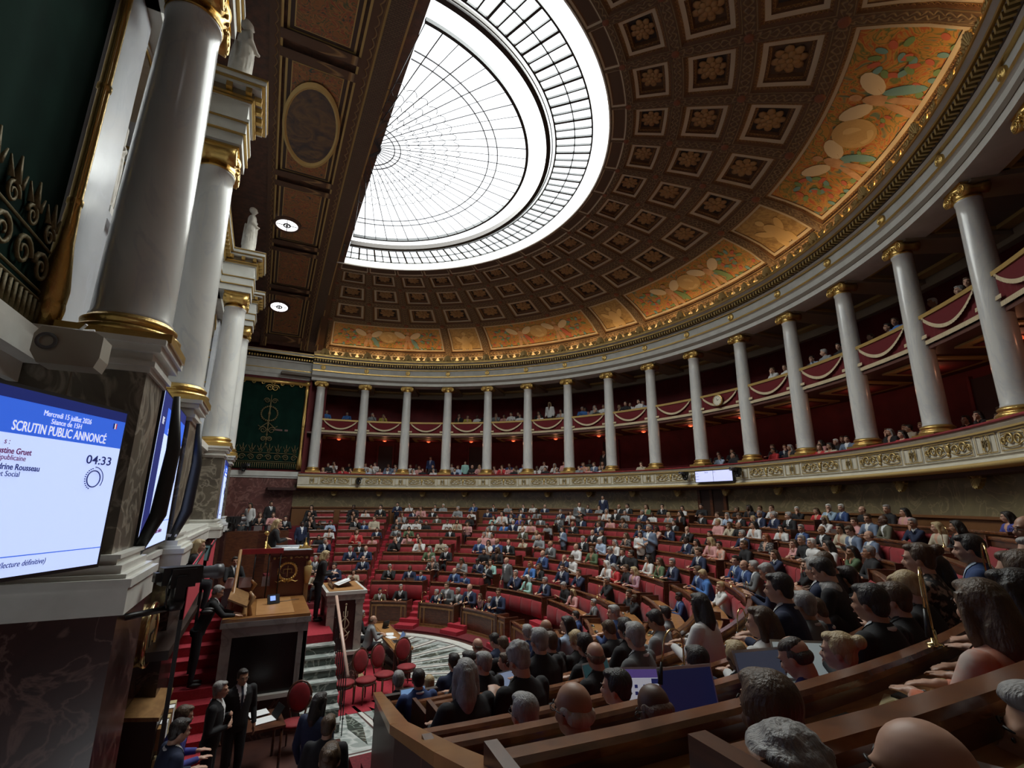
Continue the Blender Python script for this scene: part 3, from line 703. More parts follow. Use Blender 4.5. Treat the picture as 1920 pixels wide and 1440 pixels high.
ORD = ['first', 'second', 'third', 'fourth', 'fifth', 'sixth', 'seventh', 'eighth', 'ninth', 'tenth', 'eleventh', 'twelfth', 'thirteenth', 'fourteenth', 'fifteenth', 'sixteenth', 'seventeenth', 'eighteenth', 'nineteenth', 'twentieth']
for k in range(20):
    lb = 'white marble gallery column with gilded ionic capital, %s of the curved row counted from the dark green hanging' % ORD[k]
    make_column(SMALL, rc(16.0, TH[k]), -RA(TH[k]), ZB-.06, lb, 'columns of the gallery ring')
for y, lb in zip(PC, ('huge white marble column in the left foreground above the big blue and white screen', 'tall white marble column with gilt capital behind the foreground one, under the first statue', 'third wall column from the left, thin with gilt capital, below the far statue', 'farthest wall column from the viewer, half hidden behind the third one')):
    make_column(LARGE, (-3.4, y, 0), pi/2, ZB, lb, 'columns on the tribune wall')
# pedestals: moulded caps and bases, dies, long podium
mb = MB(); mc = MB()
for y in PC:
    for z0, z1, e in ((5.80, 5.86, .50), (5.86, 5.92, .54), (5.92, 6.02, .50), (6.02, 6.10, .58), (6.10, 6.165, .62)):
        mb.box(XW-.1, -3.53+e, y-e, y+e, z0, z1)
    for z0, z1, e in ((3.33, 3.58, .70), (3.58, 3.66, .72), (3.66, 3.70, .66), (3.70, 3.78, .60), (3.78, 3.84, .54), (3.84, 3.88, .57)):
        mb.box(XW-.1, -3.53+e, y-e, y+e, z0, z1)
    mc.box(XW-.1, -3.06, y-.47, y+.47, 3.85, 5.82, 0)
    mc.box(XW-.1, -2.88, y-.66, y+.66, 0, 3.34, 1)
for z0, z1, x in ((3.33, 3.58, -3.12), (3.58, 3.66, -3.10), (3.66, 3.76, -3.18), (5.86, 5.98, -3.60), (5.98, 6.16, -3.50)): mb.box(XW-.1, x, -8.2, 8.2, z0, z1)
mc.box(XW-.1, -3.7, -8.2, 8.2, 3.7, 5.9, 0); mc.box(XW-.1, -3.15, -8.2, 8.2, 0, 3.36, 1)
mb.box(XW-.3, XW+.35, -16, -8.3, 5.75, 5.95); mb.box(XW-.3, XW+.28, -16, -8.3, 5.95, 6.1); mb.box(XW-.3, XW+.2, -16, -8.3, 5.55, 5.75)
mb.build('trim_pedestals', [WHITE])
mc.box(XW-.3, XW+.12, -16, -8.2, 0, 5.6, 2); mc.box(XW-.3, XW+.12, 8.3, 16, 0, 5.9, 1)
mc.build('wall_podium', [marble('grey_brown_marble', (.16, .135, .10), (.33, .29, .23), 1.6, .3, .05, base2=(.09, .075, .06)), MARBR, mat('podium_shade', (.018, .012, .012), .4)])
# gold drum clocks on the podium
def drum(loc, lb):
    t = empty('wall_clock', loc, 0, lb, 'clock')
    m = MB(); m.lathe([(.38, 0), (.41, .02), (.41, .05), (.40, .06), (.40, .15), (.42, .17), (.43, .20), (.41, .225), (.38, .23), (.37, .20)], 36); o = m.build('case', [BRASS], t); o.rotation_euler = (0, pi/2, 0)
    m = MB(); m.lathe([(0, .195), (.38, .195)], 36); m.box(-.015, .015, 0, .26, .20, .21, 1); m.box(0, .17, -.015, .015, .20, .21, 1)
    for i in range(12):
        a = pi*i/6; m.obox((.31*cos(a), .31*sin(a), .20), .05, .015, .008, rz=a, mi=1)
    o = m.build('dial', [mat('brass_dial', (.65, .52, .28), .3, .6), BLACK], t); o.rotation_euler = (0, pi/2, 0)
drum((-3.14, -5.75, 2.60), 'round brass clock drum on the dark marble podium, above the wooden cabinet'); drum((-3.14, 3.9, 2.60), 'far round brass clock drum on the podium behind the attendant in white bow tie')
# ---------------------------------------------------------------- statues
def remesh(m, name, mats, vox=.02, smooth=2, dec=0):
    me = m.mesh(name+'_raw', mats); o = bpy.data.objects.new('tmp', me); COL.objects.link(o)
    r = o.modifiers.new('r', 'REMESH'); r.mode = 'VOXEL'; r.voxel_size = vox; r.use_smooth_shade = True
    if smooth: s_ = o.modifiers.new('s', 'SMOOTH'); s_.factor = .5; s_.iterations = smooth
    if dec: d_ = o.modifiers.new('d', 'DECIMATE'); d_.ratio = dec
    dg = bpy.context.evaluated_depsgraph_get(); dg.update(); res = bpy.data.meshes.new_from_object(o.evaluated_get(dg)); res.name = name
    bpy.data.objects.remove(o); bpy.data.meshes.remove(me)
    res.materials.clear()
    for q in (mats if isinstance(mats, (list, tuple)) else [mats]): res.materials.append(q)
    res.polygons.foreach_set('use_smooth', [True]*len(res.polygons)); return res
def statue(seed, h=1.95, arm=0):
    random.seed(seed); m = MB()
    m.loft([((0, 0, 0), .30, .24), ((0, 0, .3), .27, .22), ((0, .02, .7), .24, .20), ((.02, 0, 1.0), .22, .18), ((0, 0, 1.25), .20, .15), ((0, 0, 1.45), .25, .15), ((0, 0, 1.56), .16, .12), ((0, 0, 1.62), .06, .06)], 20)
    m.tube([(0, 0, 1.55), (0, -.01, 1.7)], .06, 10); m.ball((0, -.02, 1.80), (.10, .12, .145), 16); m.ball((0, .03, 1.84), (.115, .12, .125), 12); m.ball((0, -.145, 1.78), (.018, .03, .025), 8)
    m.tube([(-.22, 0, 1.46), (-.32, -.02, 1.18), (-.20, -.22, 1.05)], [.08, .07, .045], 10); m.ball((-.18, -.25, 1.06), (.05, .06, .04), 8)
    if arm: m.tube([(.22, 0, 1.46), (.38, -.05, 1.35), (.36, -.08, 1.75)], [.08, .065, .045], 10); m.tube([(.36, -.08, .2), (.36, -.08, 2.15)], .022, 8)
    else: m.tube([(.22, 0, 1.46), (.34, 0, 1.18), (.30, -.15, .95)], [.08, .07, .045], 10)
    for i in range(26):                                   # drapery folds
        a = random.uniform(0, 2*pi); r0 = .25
        pts = [(cos(a+.05*q)*(r0+.03*sin(q)), sin(a+.05*q)*(r0-.04), 1.2-.2*q*random.uniform(.8, 1.0)) for q in range(6)]; m.tube(pts, [.02, .028, .034, .036, .038, .04], 6)
    for i in range(7):
        z = 1.4-.07*i; m.tube([(-.24+.02*i, -.06, z), (0, -.19, z-.10-.03*i), (.24, -.05, z+.05-.06*i)], .026, 6)
    m.tube([(.24, .04, 1.45), (.05, -.2, 1.15), (-.26, -.05, .85), (-.24, .1, .6)], [.05, .06, .06, .04], 8)
    return remesh(m, 'statue', [STAT], .022, 1)
ST1 = statue(3); ST2 = statue(5, arm=1)
def put_statue(me, loc, s, lb, rz=pi/2, plinth=.18, crown=False):
    t = empty('statue', loc, rz, lb, 'statue'); o = bpy.data.objects.new('figure', me); COL.objects.link(o); o.parent = t; o.location = (0, 0, plinth); o.scale = (s, s, s)
    MB().box(-.38, .38, -.34, .34, 0, plinth).build('plinth', [WHITE], t)
    if crown: 
        m = MB().lathe([(.12, 0), (.14, .06), (.13, .12), (.15, .16)], 14, (0, 0, 0)); m.tube([(-.1, 0, .2), (-.12, 0, .3), (-.05, 0, .36)], .03); m.tube([(.1, 0, .2), (.12, 0, .3), (.05, 0, .36)], .03)
        c = m.build('crown', [GOLDP], t); c.location = (0, -.02, plinth+s*1.90)
put_statue(ST1, (-3.3, -4.05, ZC+.04), 1.0, 'white marble robed statue on the cornice above the second wall column', pi*.62, .16)
put_statue(ST1, (-3.3, 4.05, ZC+.04), 1.0, 'farther white robed statue on the cornice above the third wall column', pi*.5, .16)
put_statue(ST2, (-4.52, -6.2, 8.43), 1.02, 'large draped marble statue with gilt crown in the arched niche left of the foreground column', pi/2, .12, True)
put_statue(ST1, (-4.52, 6.2, 8.43), 1.02, 'pale draped statue in the far arched niche behind the third wall column', pi/2, .12)
# ---------------------------------------------------------------- tapestries and gilded frames
GREEN = mat('dark_green_silk', (.006, .024, .017), .95, col2=(.004, .015, .011), scale=1.5, spec=.08)
EMB = mat('gold_embroidery', (.16, .125, .055), .6, .3, bump=.5, bscale=30)
def scroll(m, cx, cz, R, sg, mk, mi=0, rad=.03, turns=1.6, n=22):
    pts = [mk(cx+sg*(R*(1-.8*i/n)*cos(2*pi*turns*i/n)), cz+R*(1-.8*i/n)*sin(2*pi*turns*i/n)) for i in range(n+1)]; m.tube(pts, [rad*(1-.5*i/n) for i in range(n+1)], 5, mi)
def hanging(name, lb, mk, w, z0, z1, off):       # mk(a,b,d): across, up, out of the wall
    t = empty(name, mk(0, z0, 0), 0, lb, 'hanging'); inv = t.matrix_world; base = V(mk(0, z0, 0))
    def P(a, b, d): return tuple(V(mk(a, b, d))-base)
    m = MB(); 
    n = 40; g = []
    for i in range(n+1):
        a = -w/2+w*i/n; g += [P(a, z0, .04+.015*sin(i*1.3)), P(a, z1, .04+.015*sin(i*1.3))]
    m.add(g, [(2*i, 2*i+1, 2*i+3, 2*i+2) for i in range(n)], 0, True); m.build('cloth', [GREEN], t)
    m = MB(); h = z1-z0; mk2 = lambda a, b: P(a, b, .09)
    nb = int(w/.42)
    for i in range(nb):                                 # embroidered border at the foot
        c = -w/2+w*(i+.5)/nb; scroll(m, c, z0+.62, .17, 1 if i % 2 else -1, mk2, rad=.028); scroll(m, c, z0+1.0, .12, -1 if i % 2 else 1, mk2, rad=.022)
        m.tube([mk2(c, z0+1.1), mk2(c, z0+1.38)], [.045, .01], 5); m.tube([mk2(c-.1, z0+1.1), mk2(c-.18, z0+1.28)], [.03, .008], 5); m.tube([mk2(c+.1, z0+1.1), mk2(c+.18, z0+1.28)], [.03, .008], 5)
    for z in (.32, .40, .86): m.tube([mk2(-w/2+.1, z0+z), mk2(w/2-.1, z0+z)], .018, 5)
    for i in range(int(w/.11)): m.tube([mk2(-w/2+.08+.11*i, z0+.30), mk2(-w/2+.08+.11*i, z0+.04)], [.022, .03], 4)
    m.build('embroidered_border', [EMB], t)
    m = MB(); c0 = z0+h*.62                             # wreath and torch in the middle
    for i in range(26):
        a = 2*pi*i/26; m.ball(mk2(.42*cos(a), c0+.42*sin(a)), .055, 6)
    for s in (-1, 1):
        scroll(m, s*.22, c0-.95, .2, s, mk2); scroll(m, s*.16, c0-1.45, .14, -s, mk2); scroll(m, s*.2, c0+.75, .16, s, mk2)
        m.tube([mk2(0, c0-.5), mk2(s*.35, c0-.8), mk2(s*.5, c0-.7)], .025, 5)
    m.tube([mk2(0, c0+1.1), mk2(0, c0+.3), mk2(0, c0-.4), mk2(0, c0-2.0)], [.02, .04, .04, .015], 6); m.ball(mk2(0, c0), (.08, .08, .14), 8)
    for i in range(6): m.ball(mk2(0, c0-.4-.27*i), .06, 6)
    m.build('embroidered_wreath', [EMB], t)
    m = MB()                                            # gilded pole frame
    for s in (-1, 1):
        pts = [P(s*(w/2+.10), z0+.0+h*q/12, .12) for q in range(13)]; m.tube(pts, [.12, .15, .09, .065, .062, .062, .062, .062, .062, .065, .08, .12, .07], 12)
        for q in (1, 3, 6, 9, 11): m.ball(P(s*(w/2+.10), z0+h*q/12, .12), .085, 8)
        for e in (-1, 1): m.tube([P(s*(w/2+.10)+e*.055, z0+h*.12, .14), P(s*(w/2+.10)+e*.055, z0+h*.9, .14)], .02, 6)
        m.ball(P(s*(w/2+.10), z1+.05, .12), .16, 10); m.ball(P(s*(w/2+.1), z0+.3, .12), (.15, .15, .28), 10)
    m.tube([P(-w/2-.1, z1, .12), P(w/2+.1, z1, .12)], .12, 10)
    nb = int(w/.5)
    for i in range(nb):
        c = -w/2+w*(i+.5)/nb; scroll(m, c, z1-.12, .13, 1 if i % 2 else -1, lambda a, b: P(a, b, .16), rad=.03)
    scroll(m, .15, z1-.4, .2, 1, lambda a, b: P(a, b, .16)); scroll(m, -.15, z1-.4, .2, -1, lambda a, b: P(a, b, .16))
    m.build('gilded_frame', [GOLD], t)
hanging('green_hanging', 'near dark green silk hanging with gold embroidery in a gilded frame, upper left corner', lambda a, b, d: (XW+.05+d, -11.28+a, b), 6.4, 6.15, 12.6, 0)
hanging('green_hanging', 'far dark green silk hanging with gold wreath in a gilded frame beside the gallery columns', lambda a, b, d: (-2.0-a*1.0, 16.0-d, b), 3.5, 6.25, 11.25, 0)
# picture between the two middle columns
t = empty('wall_tapestry', (XW-.2, 0, 6.4), 0, 'large figured tapestry in a beaded gilt frame between the second and third wall columns', 'tapestry')
MB().box(0, .05, -2.7, 2.7, .3, 4.2).build('woven_picture', [fresco('woven_colours', [(0, (.40, .36, .30)), (.42, (.48, .43, .36)), (.48, (.28, .04, .06)), (.52, (.42, .38, .32)), (.60, (.08, .11, .18)), (.68, (.40, .34, .26))], 1.1)], t)
m = MB()
for y in (-2.85, 2.85): m.box(0, .14, y-.15, y+.15, .1, 4.4)
for z in (.15, 4.3): m.box(0, .14, -3, 3, z-.15, z+.15)
for y in (-2.95, -2.75, 2.75, 2.95):
    for i in range(36): m.ball((.15, y, .2+4.1*i/35), .05, 6)
m.build('frame', [GOLD], t)
# ---------------------------------------------------------------- end walls
for s, nm in ((1, 'wall_far'), (-1, 'wall_near')):
    mb = MB(); y = s*16.0
    mb.box(-5, .0, *sorted((y, y+s*.4)), 0, 5.85, 0); mb.box(-5, .1, *sorted((y+s*.04, y+s*.4)), 5.85, 11.6, 3)
    mb.box(-5, .05, *sorted((y-s*.10, y+s*.4)), 5.85, 6.12, 1); mb.box(-5, .05, *sorted((y-s*.05, y+s*.4)), 5.75, 5.87, 1)
    for z0, z1, d in ((ZT, ZT+.22, 0), (ZT+.22, ZT+.5, .04), (ZT+.5, ZT+.98, .02), (ZT+.98, ZT+1.08, .10), (ZT+1.27, ZT+1.50, .55)): mb.box(-5, XA-.1, *sorted((y+s*.4, y-s*(.0+d))), z0, z1, 1)
    for z0, z1, d in ((ZT+.49, ZT+.53, .07), (ZT+1.27, ZT+1.31, .57), (ZT+1.43, ZT+1.47, .58)): mb.box(-5, XA-.1, *sorted((y, y-s*d)), z0, z1, 2)
    for i in range(34): mb.obox((-4.4+.14*i, y-s*.16, ZT+1.18), .07, .18, .12, mi=2)
    mb.box(-5, 1.0, *sorted((y+s*.4, y+s*.6)), 0, 16.3, 3)
    mb.build(nm, [MARBP, STONE, GOLD, REDW])
mb = MB(); mb.box(-.02, .08, 15.9, 19.2, 5.6, 12); mb.box(-.02, .08, -19.2, -15.9, 5.6, 12); mb.build('wall_gallery_end', [REDW])
# ================================================================ gallery front, drapes, lamps, clock
RELM = mat('cream_relief_ground', (.60, .55, .42), .55); GREL = mat('gilt_relief', (.52, .38, .15), .4, .5)
bal = empty('trim_balcony'); bal['kind'] = 'structure'
mb = MB()
mb.ring([(15.30, 5.22), (15.22, 5.30), (15.30, 5.36), (15.30, 5.40), (15.26, 5.42), (15.30, 5.44), (15.30, 5.88), (15.24, 5.92), (15.20, 5.98), (15.20, 6.02), (15.55, 6.02), (15.55, 5.22)], -.6, 180.6, 120, 0)
mb.build('parapet', [CREAM], bal)
mb = MB()
mb.ring([(15.36, 5.16), (15.22, 5.19), (15.17, 5.24), (15.22, 5.30), (15.42, 5.30), (15.5, 5.2)], -.6, 180.6, 120, 0, smooth=True)
mb.ring([(15.235, 5.885), (15.235, 5.925), (15.30, 5.925), (15.30, 5.885)], -.6, 180.6, 120, 0); mb.ring([(15.45, 5.10), (15.40, 5.20), (15.6, 5.2), (15.9, 5.1)], -.6, 180.6, 120, 0)
mb.build('gilt_moulding', [GOLDP], bal)
mb = MB(); mb.ring([(15.16, 6.02), (15.15, 6.07), (15.50, 6.08), (15.50, 6.02)], -.6, 180.6, 120, 0, smooth=True); mb.ring([(15.45, 5.2), (15.45, 6.06), (15.5, 6.06), (15.5, 5.2)], -.6, 180.6, 100, 0); mb.build('velvet_handrail', [REDV], bal)
def wrap(x, y, z, R=15.29):            # bend a flat panel (x across, y out towards the pit) round the balcony
    a = x/R; return ((R-y)*sin(a), (R-y)*cos(a), z)
mk = lambda a, b: wrap(a, .02, b)
m = MB(); W2 = .70
for x0, x1 in ((-.80, .80), (-1.185, -.90), (.90, 1.185)):
    for z0, z1 in ((5.46, 5.485), (5.835, 5.86)):
        n = 6; 
        for i in range(n): a, b = x0+(x1-x0)*i/n, x0+(x1-x0)*(i+1)/n; m.add([wrap(a, .02, z0), wrap(b, .02, z0), wrap(b, .02, z1), wrap(a, .02, z1)], [(0, 1, 2, 3)])
    for a in (x0, x1-.022): m.add([wrap(a, .02, 5.46), wrap(a+.022, .02, 5.46), wrap(a+.022, .02, 5.86), wrap(a, .02, 5.86)], [(0, 1, 2, 3)])
for s in (-1, 1):
    for q, (c, R) in enumerate(((.27, .12), (.50, .13), (.69, .085))): scroll(m, s*c, 5.66+(.015 if q % 2 else -.015), R, s if q % 2 else -s, mk, rad=.022, turns=1.5, n=14)
    m.tube([mk(s*.10, 5.6), mk(s*.3, 5.53), mk(s*.55, 5.52), mk(s*.74, 5.56)], .012, 5); m.tube([mk(s*.10, 5.75), mk(s*.3, 5.80), mk(s*.55, 5.80), mk(s*.74, 5.77)], .012, 5)
m.ball(mk(0, 5.69), (.07, .03, .10), 10); m.ball(mk(0, 5.56), (.045, .03, .05), 8); m.tube([mk(-.1, 5.8), mk(0, 5.76), mk(.1, 5.8)], .02, 5)
m.box(0, 0, 0, 0, 0, 0)
PANEL = m.mesh('scroll_relief', GREL)
fc = bpy.data.curves.new('t', 'FONT'); fc.body = 'RF'; fc.size = .22; fc.extrude = .008; fc.align_x = 'CENTER'; fc.space_character = .75
def text_mesh(body, size, ext=.002, align='CENTER', bold=0, name='lettering', m_=None, space=1, shear=0):
    c = bpy.data.curves.new('t', 'FONT'); c.body = body; c.size = size; c.extrude = ext; c.align_x = align; c.offset = bold; c.space_character = space; c.shear = shear; c.resolution_u = 3
    o = bpy.data.objects.new('t', c); COL.objects.link(o); dg = bpy.context.evaluated_depsgraph_get(); dg.update()
    me = bpy.data.meshes.new_from_object(o.evaluated_get(dg)); bpy.data.objects.remove(o); me.name = name; me.materials.clear()
    if m_: me.materials.append(m_)
    return me
RFM = text_mesh('RF', .20, .01, name='monogram', m_=mat('dark_gilt_letter', (.20, .15, .07), .5, .3), space=.8)
m = MB()
for x0 in (-.13,):
    for a, b, c, d in ((-.13, .13, 5.46, 5.48), (-.13, .13, 5.84, 5.86), (-.13, -.11, 5.46, 5.86), (.11, .13, 5.46, 5.86)): m.add([wrap(a, .02, c), wrap(b, .02, c), wrap(b, .02, d), wrap(a, .02, d)], [(0, 1, 2, 3)])
for s in (-1, 1): m.tube([mk(s*.03, 5.50), mk(s*.09, 5.55), mk(s*.095, 5.70), mk(s*.04, 5.80)], .011, 5)
RFP = m.mesh('monogram_panel', GREL)
for k in range(20):
    if k < 19:
        o = bpy.data.objects.new('scroll_relief', PANEL); COL.objects.link(o); o.parent = bal; o.rotation_euler = (0, 0, -RA(TH[k]+DT/2))
    o = bpy.data.objects.new('monogram_panel', RFP); COL.objects.link(o); o.parent = bal; o.rotation_euler = (0, 0, -RA(TH[k]))
    q = bpy.data.objects.new('monogram', RFM); COL.objects.link(q); q.parent = o; q.location = (0, 15.262, 5.60); q.rotation_euler = (pi/2, 0, 0)
    m2 = bpy.data.objects.new('console', BIG); COL.objects.link(m2); m2.parent = bal; put(m2, 15.75, TH[k]+DT/2, 5.12); m2.scale = (.7, 1.2, -.8)
# upper gallery: one drape with swag and fringe per bay
hw = 16.0*RA(DT/2)-.27
def wr(x, y, z): return wrap(x, y, z, 16.0)
m = MB(); n = 8
for q in range(n):
    a, b = -hw-.03+(2*hw+.06)*q/n, -hw-.03+(2*hw+.06)*(q+1)/n
    m.add([wr(a, .09, 9.22), wr(b, .09, 9.22), wr(b, .09, 9.32), wr(a, .09, 9.32), wr(a, -.14, 9.22), wr(b, -.14, 9.22), wr(b, -.14, 9.32), wr(a, -.14, 9.32)], [(0, 1, 2, 3), (3, 2, 6, 7), (0, 4, 5, 1), (4, 7, 6, 5)])
RAILM = bevel; RAIL = m.mesh('rail', mat('gilt_rail', (.42, .28, .09), .45, .4))
m = MB(); n = 40
g = []
for i in range(n+1):
    a = -hw+2*hw*i/n; g += [wr(a, .03+.012*sin(i*1.9), 9.24), wr(a, .03+.012*sin(i*1.9), 8.58)]
m.add(g, [(2*i, 2*i+1, 2*i+3, 2*i+2) for i in range(n)], 0, True); CLOTH = m.mesh('cloth', REDD)
m = MB(); g = []                              # draped swag, edged by a fringe
for i in range(n+1):
    u = -1+2*i/n; a = u*(hw-.12); s_ = 1-u*u; zc = 9.20-.42*s_
    g += [wr(a, .05, 9.22), wr(a, .07+.03*s_, (9.22+zc)/2), wr(a, .08+.03*s_, zc)]
m.add(g, [(3*i+q, 3*i+q+1, 3*i+q+4, 3*i+q+3) for i in range(n) for q in (0, 1)], 0, True); SWAG = m.mesh('swag', REDD)
m = MB(); g = []
for i in range(n+1):
    u = -1+2*i/n; a = u*(hw-.12); s_ = 1-u*u; zc = 9.20-.42*s_; j = .012 if i % 2 else 0
    g += [wr(a, .09+.03*s_, zc+.01), wr(a*1.0, .10+.03*s_+j, zc-.09)]
m.add(g, [(2*i, 2*i+1, 2*i+3, 2*i+2) for i in range(n)], 0, False); SFR = m.mesh('swag_fringe', FRINGE)
m = MB(); n = 70; g = []
for i in range(n+1):
    a = -hw+2*hw*i/n; j = .014 if i % 2 else 0; g += [wr(a, .05, 8.63), wr(a, .055+j, 8.51)]
m.add(g, [(2*i, 2*i+1, 2*i+3, 2*i+2) for i in range(n)], 0)
for s in (-1, 1):
    g = []
    for i in range(9): a = s*(hw-.16)+s*.2*i/8; j = .014 if i % 2 else 0; g += [wr(a, .10, 8.76), wr(a, .11+j, 8.66)]
    m.add(g, [(2*i, 2*i+1, 2*i+3, 2*i+2) for i in range(8)], 0); m.ball(wr(s*(hw-.1), .08, 9.19), .035, 8)
BFR = m.mesh('lower_fringe', FRINGE)
for k in range(19):
    t = empty('gallery_drape', (0, 0, 0), -RA(TH[k]+DT/2), 'red velvet drape with ivory swag fringe under a gilt rail, bay %s of the upper gallery from the green hanging' % ORD[k], 'drape', 'drapes of the upper gallery')
    for nm, d in (('rail', RAIL), ('cloth', CLOTH), ('swag', SWAG), ('swag_fringe', SFR), ('lower_fringe', BFR)):
        o = bpy.data.objects.new(nm, d); COL.objects.link(o); o.parent = t
# clock in the middle bay
t = empty('gallery_clock', rc(15.84, 90, 8.93), -pi/2, 'round white dial clock on the red drape in the middle bay of the upper gallery', 'clock')
m = MB(); m.lathe([(.20, .0), (.25, .02), (.27, .05), (.25, .09), (.225, .09)], 32); o = m.build('bezel', [GOLD], t); o.rotation_euler = (pi/2, 0, 0)
m = MB(); m.lathe([(0, .07), (.23, .07)], 32)
for i in range(12): a = pi*i/6; m.obox((.185*cos(a), .185*sin(a), .074), .045, .014, .004, rz=a, mi=1)
m.obox((-.03, .055, .078), .13, .014, .004, rz=RA(115), mi=1); m.obox((.035, .015, .08), .09, .018, .004, rz=RA(20), mi=1)
m.ball((0, 0, .08), .014, 8, 1); o = m.build('dial', [mat('enamel_dial', (.72, .68, .55), .4), BLACK], t); o.rotation_euler = (pi/2, 0, 0)
# small red glowing lamps under the upper gallery
m = MB(); m.lathe([(.10, .0), (.12, -.02), (.12, -.06), (.05, -.09), (0, -.09)], 16, mi=0); m.lathe([(.07, .02), (.13, .0)], 16, mi=1)
GLMP = m.mesh('ceiling_lamp', [mat('red_lamp_glass', (1, .16, .06), .4, emit=.9), BRASS])
for k in range(19):
    a = TH[k]+DT/2; o = bpy.data.objects.new('ceiling_lamp', GLMP); COL.objects.link(o); put(o, 17.2, a, 8.31); tag(o, 'small red glowing lamp under the upper gallery floor', 'lamp', 'lamps under the upper gallery')
    l = bpy.data.lights.new('lamp_light', 'POINT'); l.energy = 7; l.color = (1, .42, .22); l.shadow_soft_size = .08; lo = bpy.data.objects.new('lamp_light', l); COL.objects.link(lo); lo.parent = o; lo.location = (0, 0, -.2)
# seats of the public galleries: long red benches
mb = MB()
for r, z in ((16.55, 5.22), (17.35, 5.42), (18.1, 5.62)): mb.ring([(r, z), (r, z+.42), (r+.5, z+.42), (r+.5, z+.85), (r+.6, z+.85), (r+.6, z)], 1, 179, 70, 0)
for r, z in ((16.5, 8.5), (17.35, 8.7)): mb.ring([(r, z), (r, z+.42), (r+.5, z+.42), (r+.5, z+.85), (r+.6, z+.85), (r+.6, z)], 1, 179, 70, 0)
for k in range(20):
    c = rc(16, TH[k], 5.66); mb.obox(c, .8, .8, .88, rz=-RA(TH[k]))
mb.build('floor', [mat('bench_red', (.12, .008, .012), .8)], kind='structure').name = 'floor_gallery_benches'
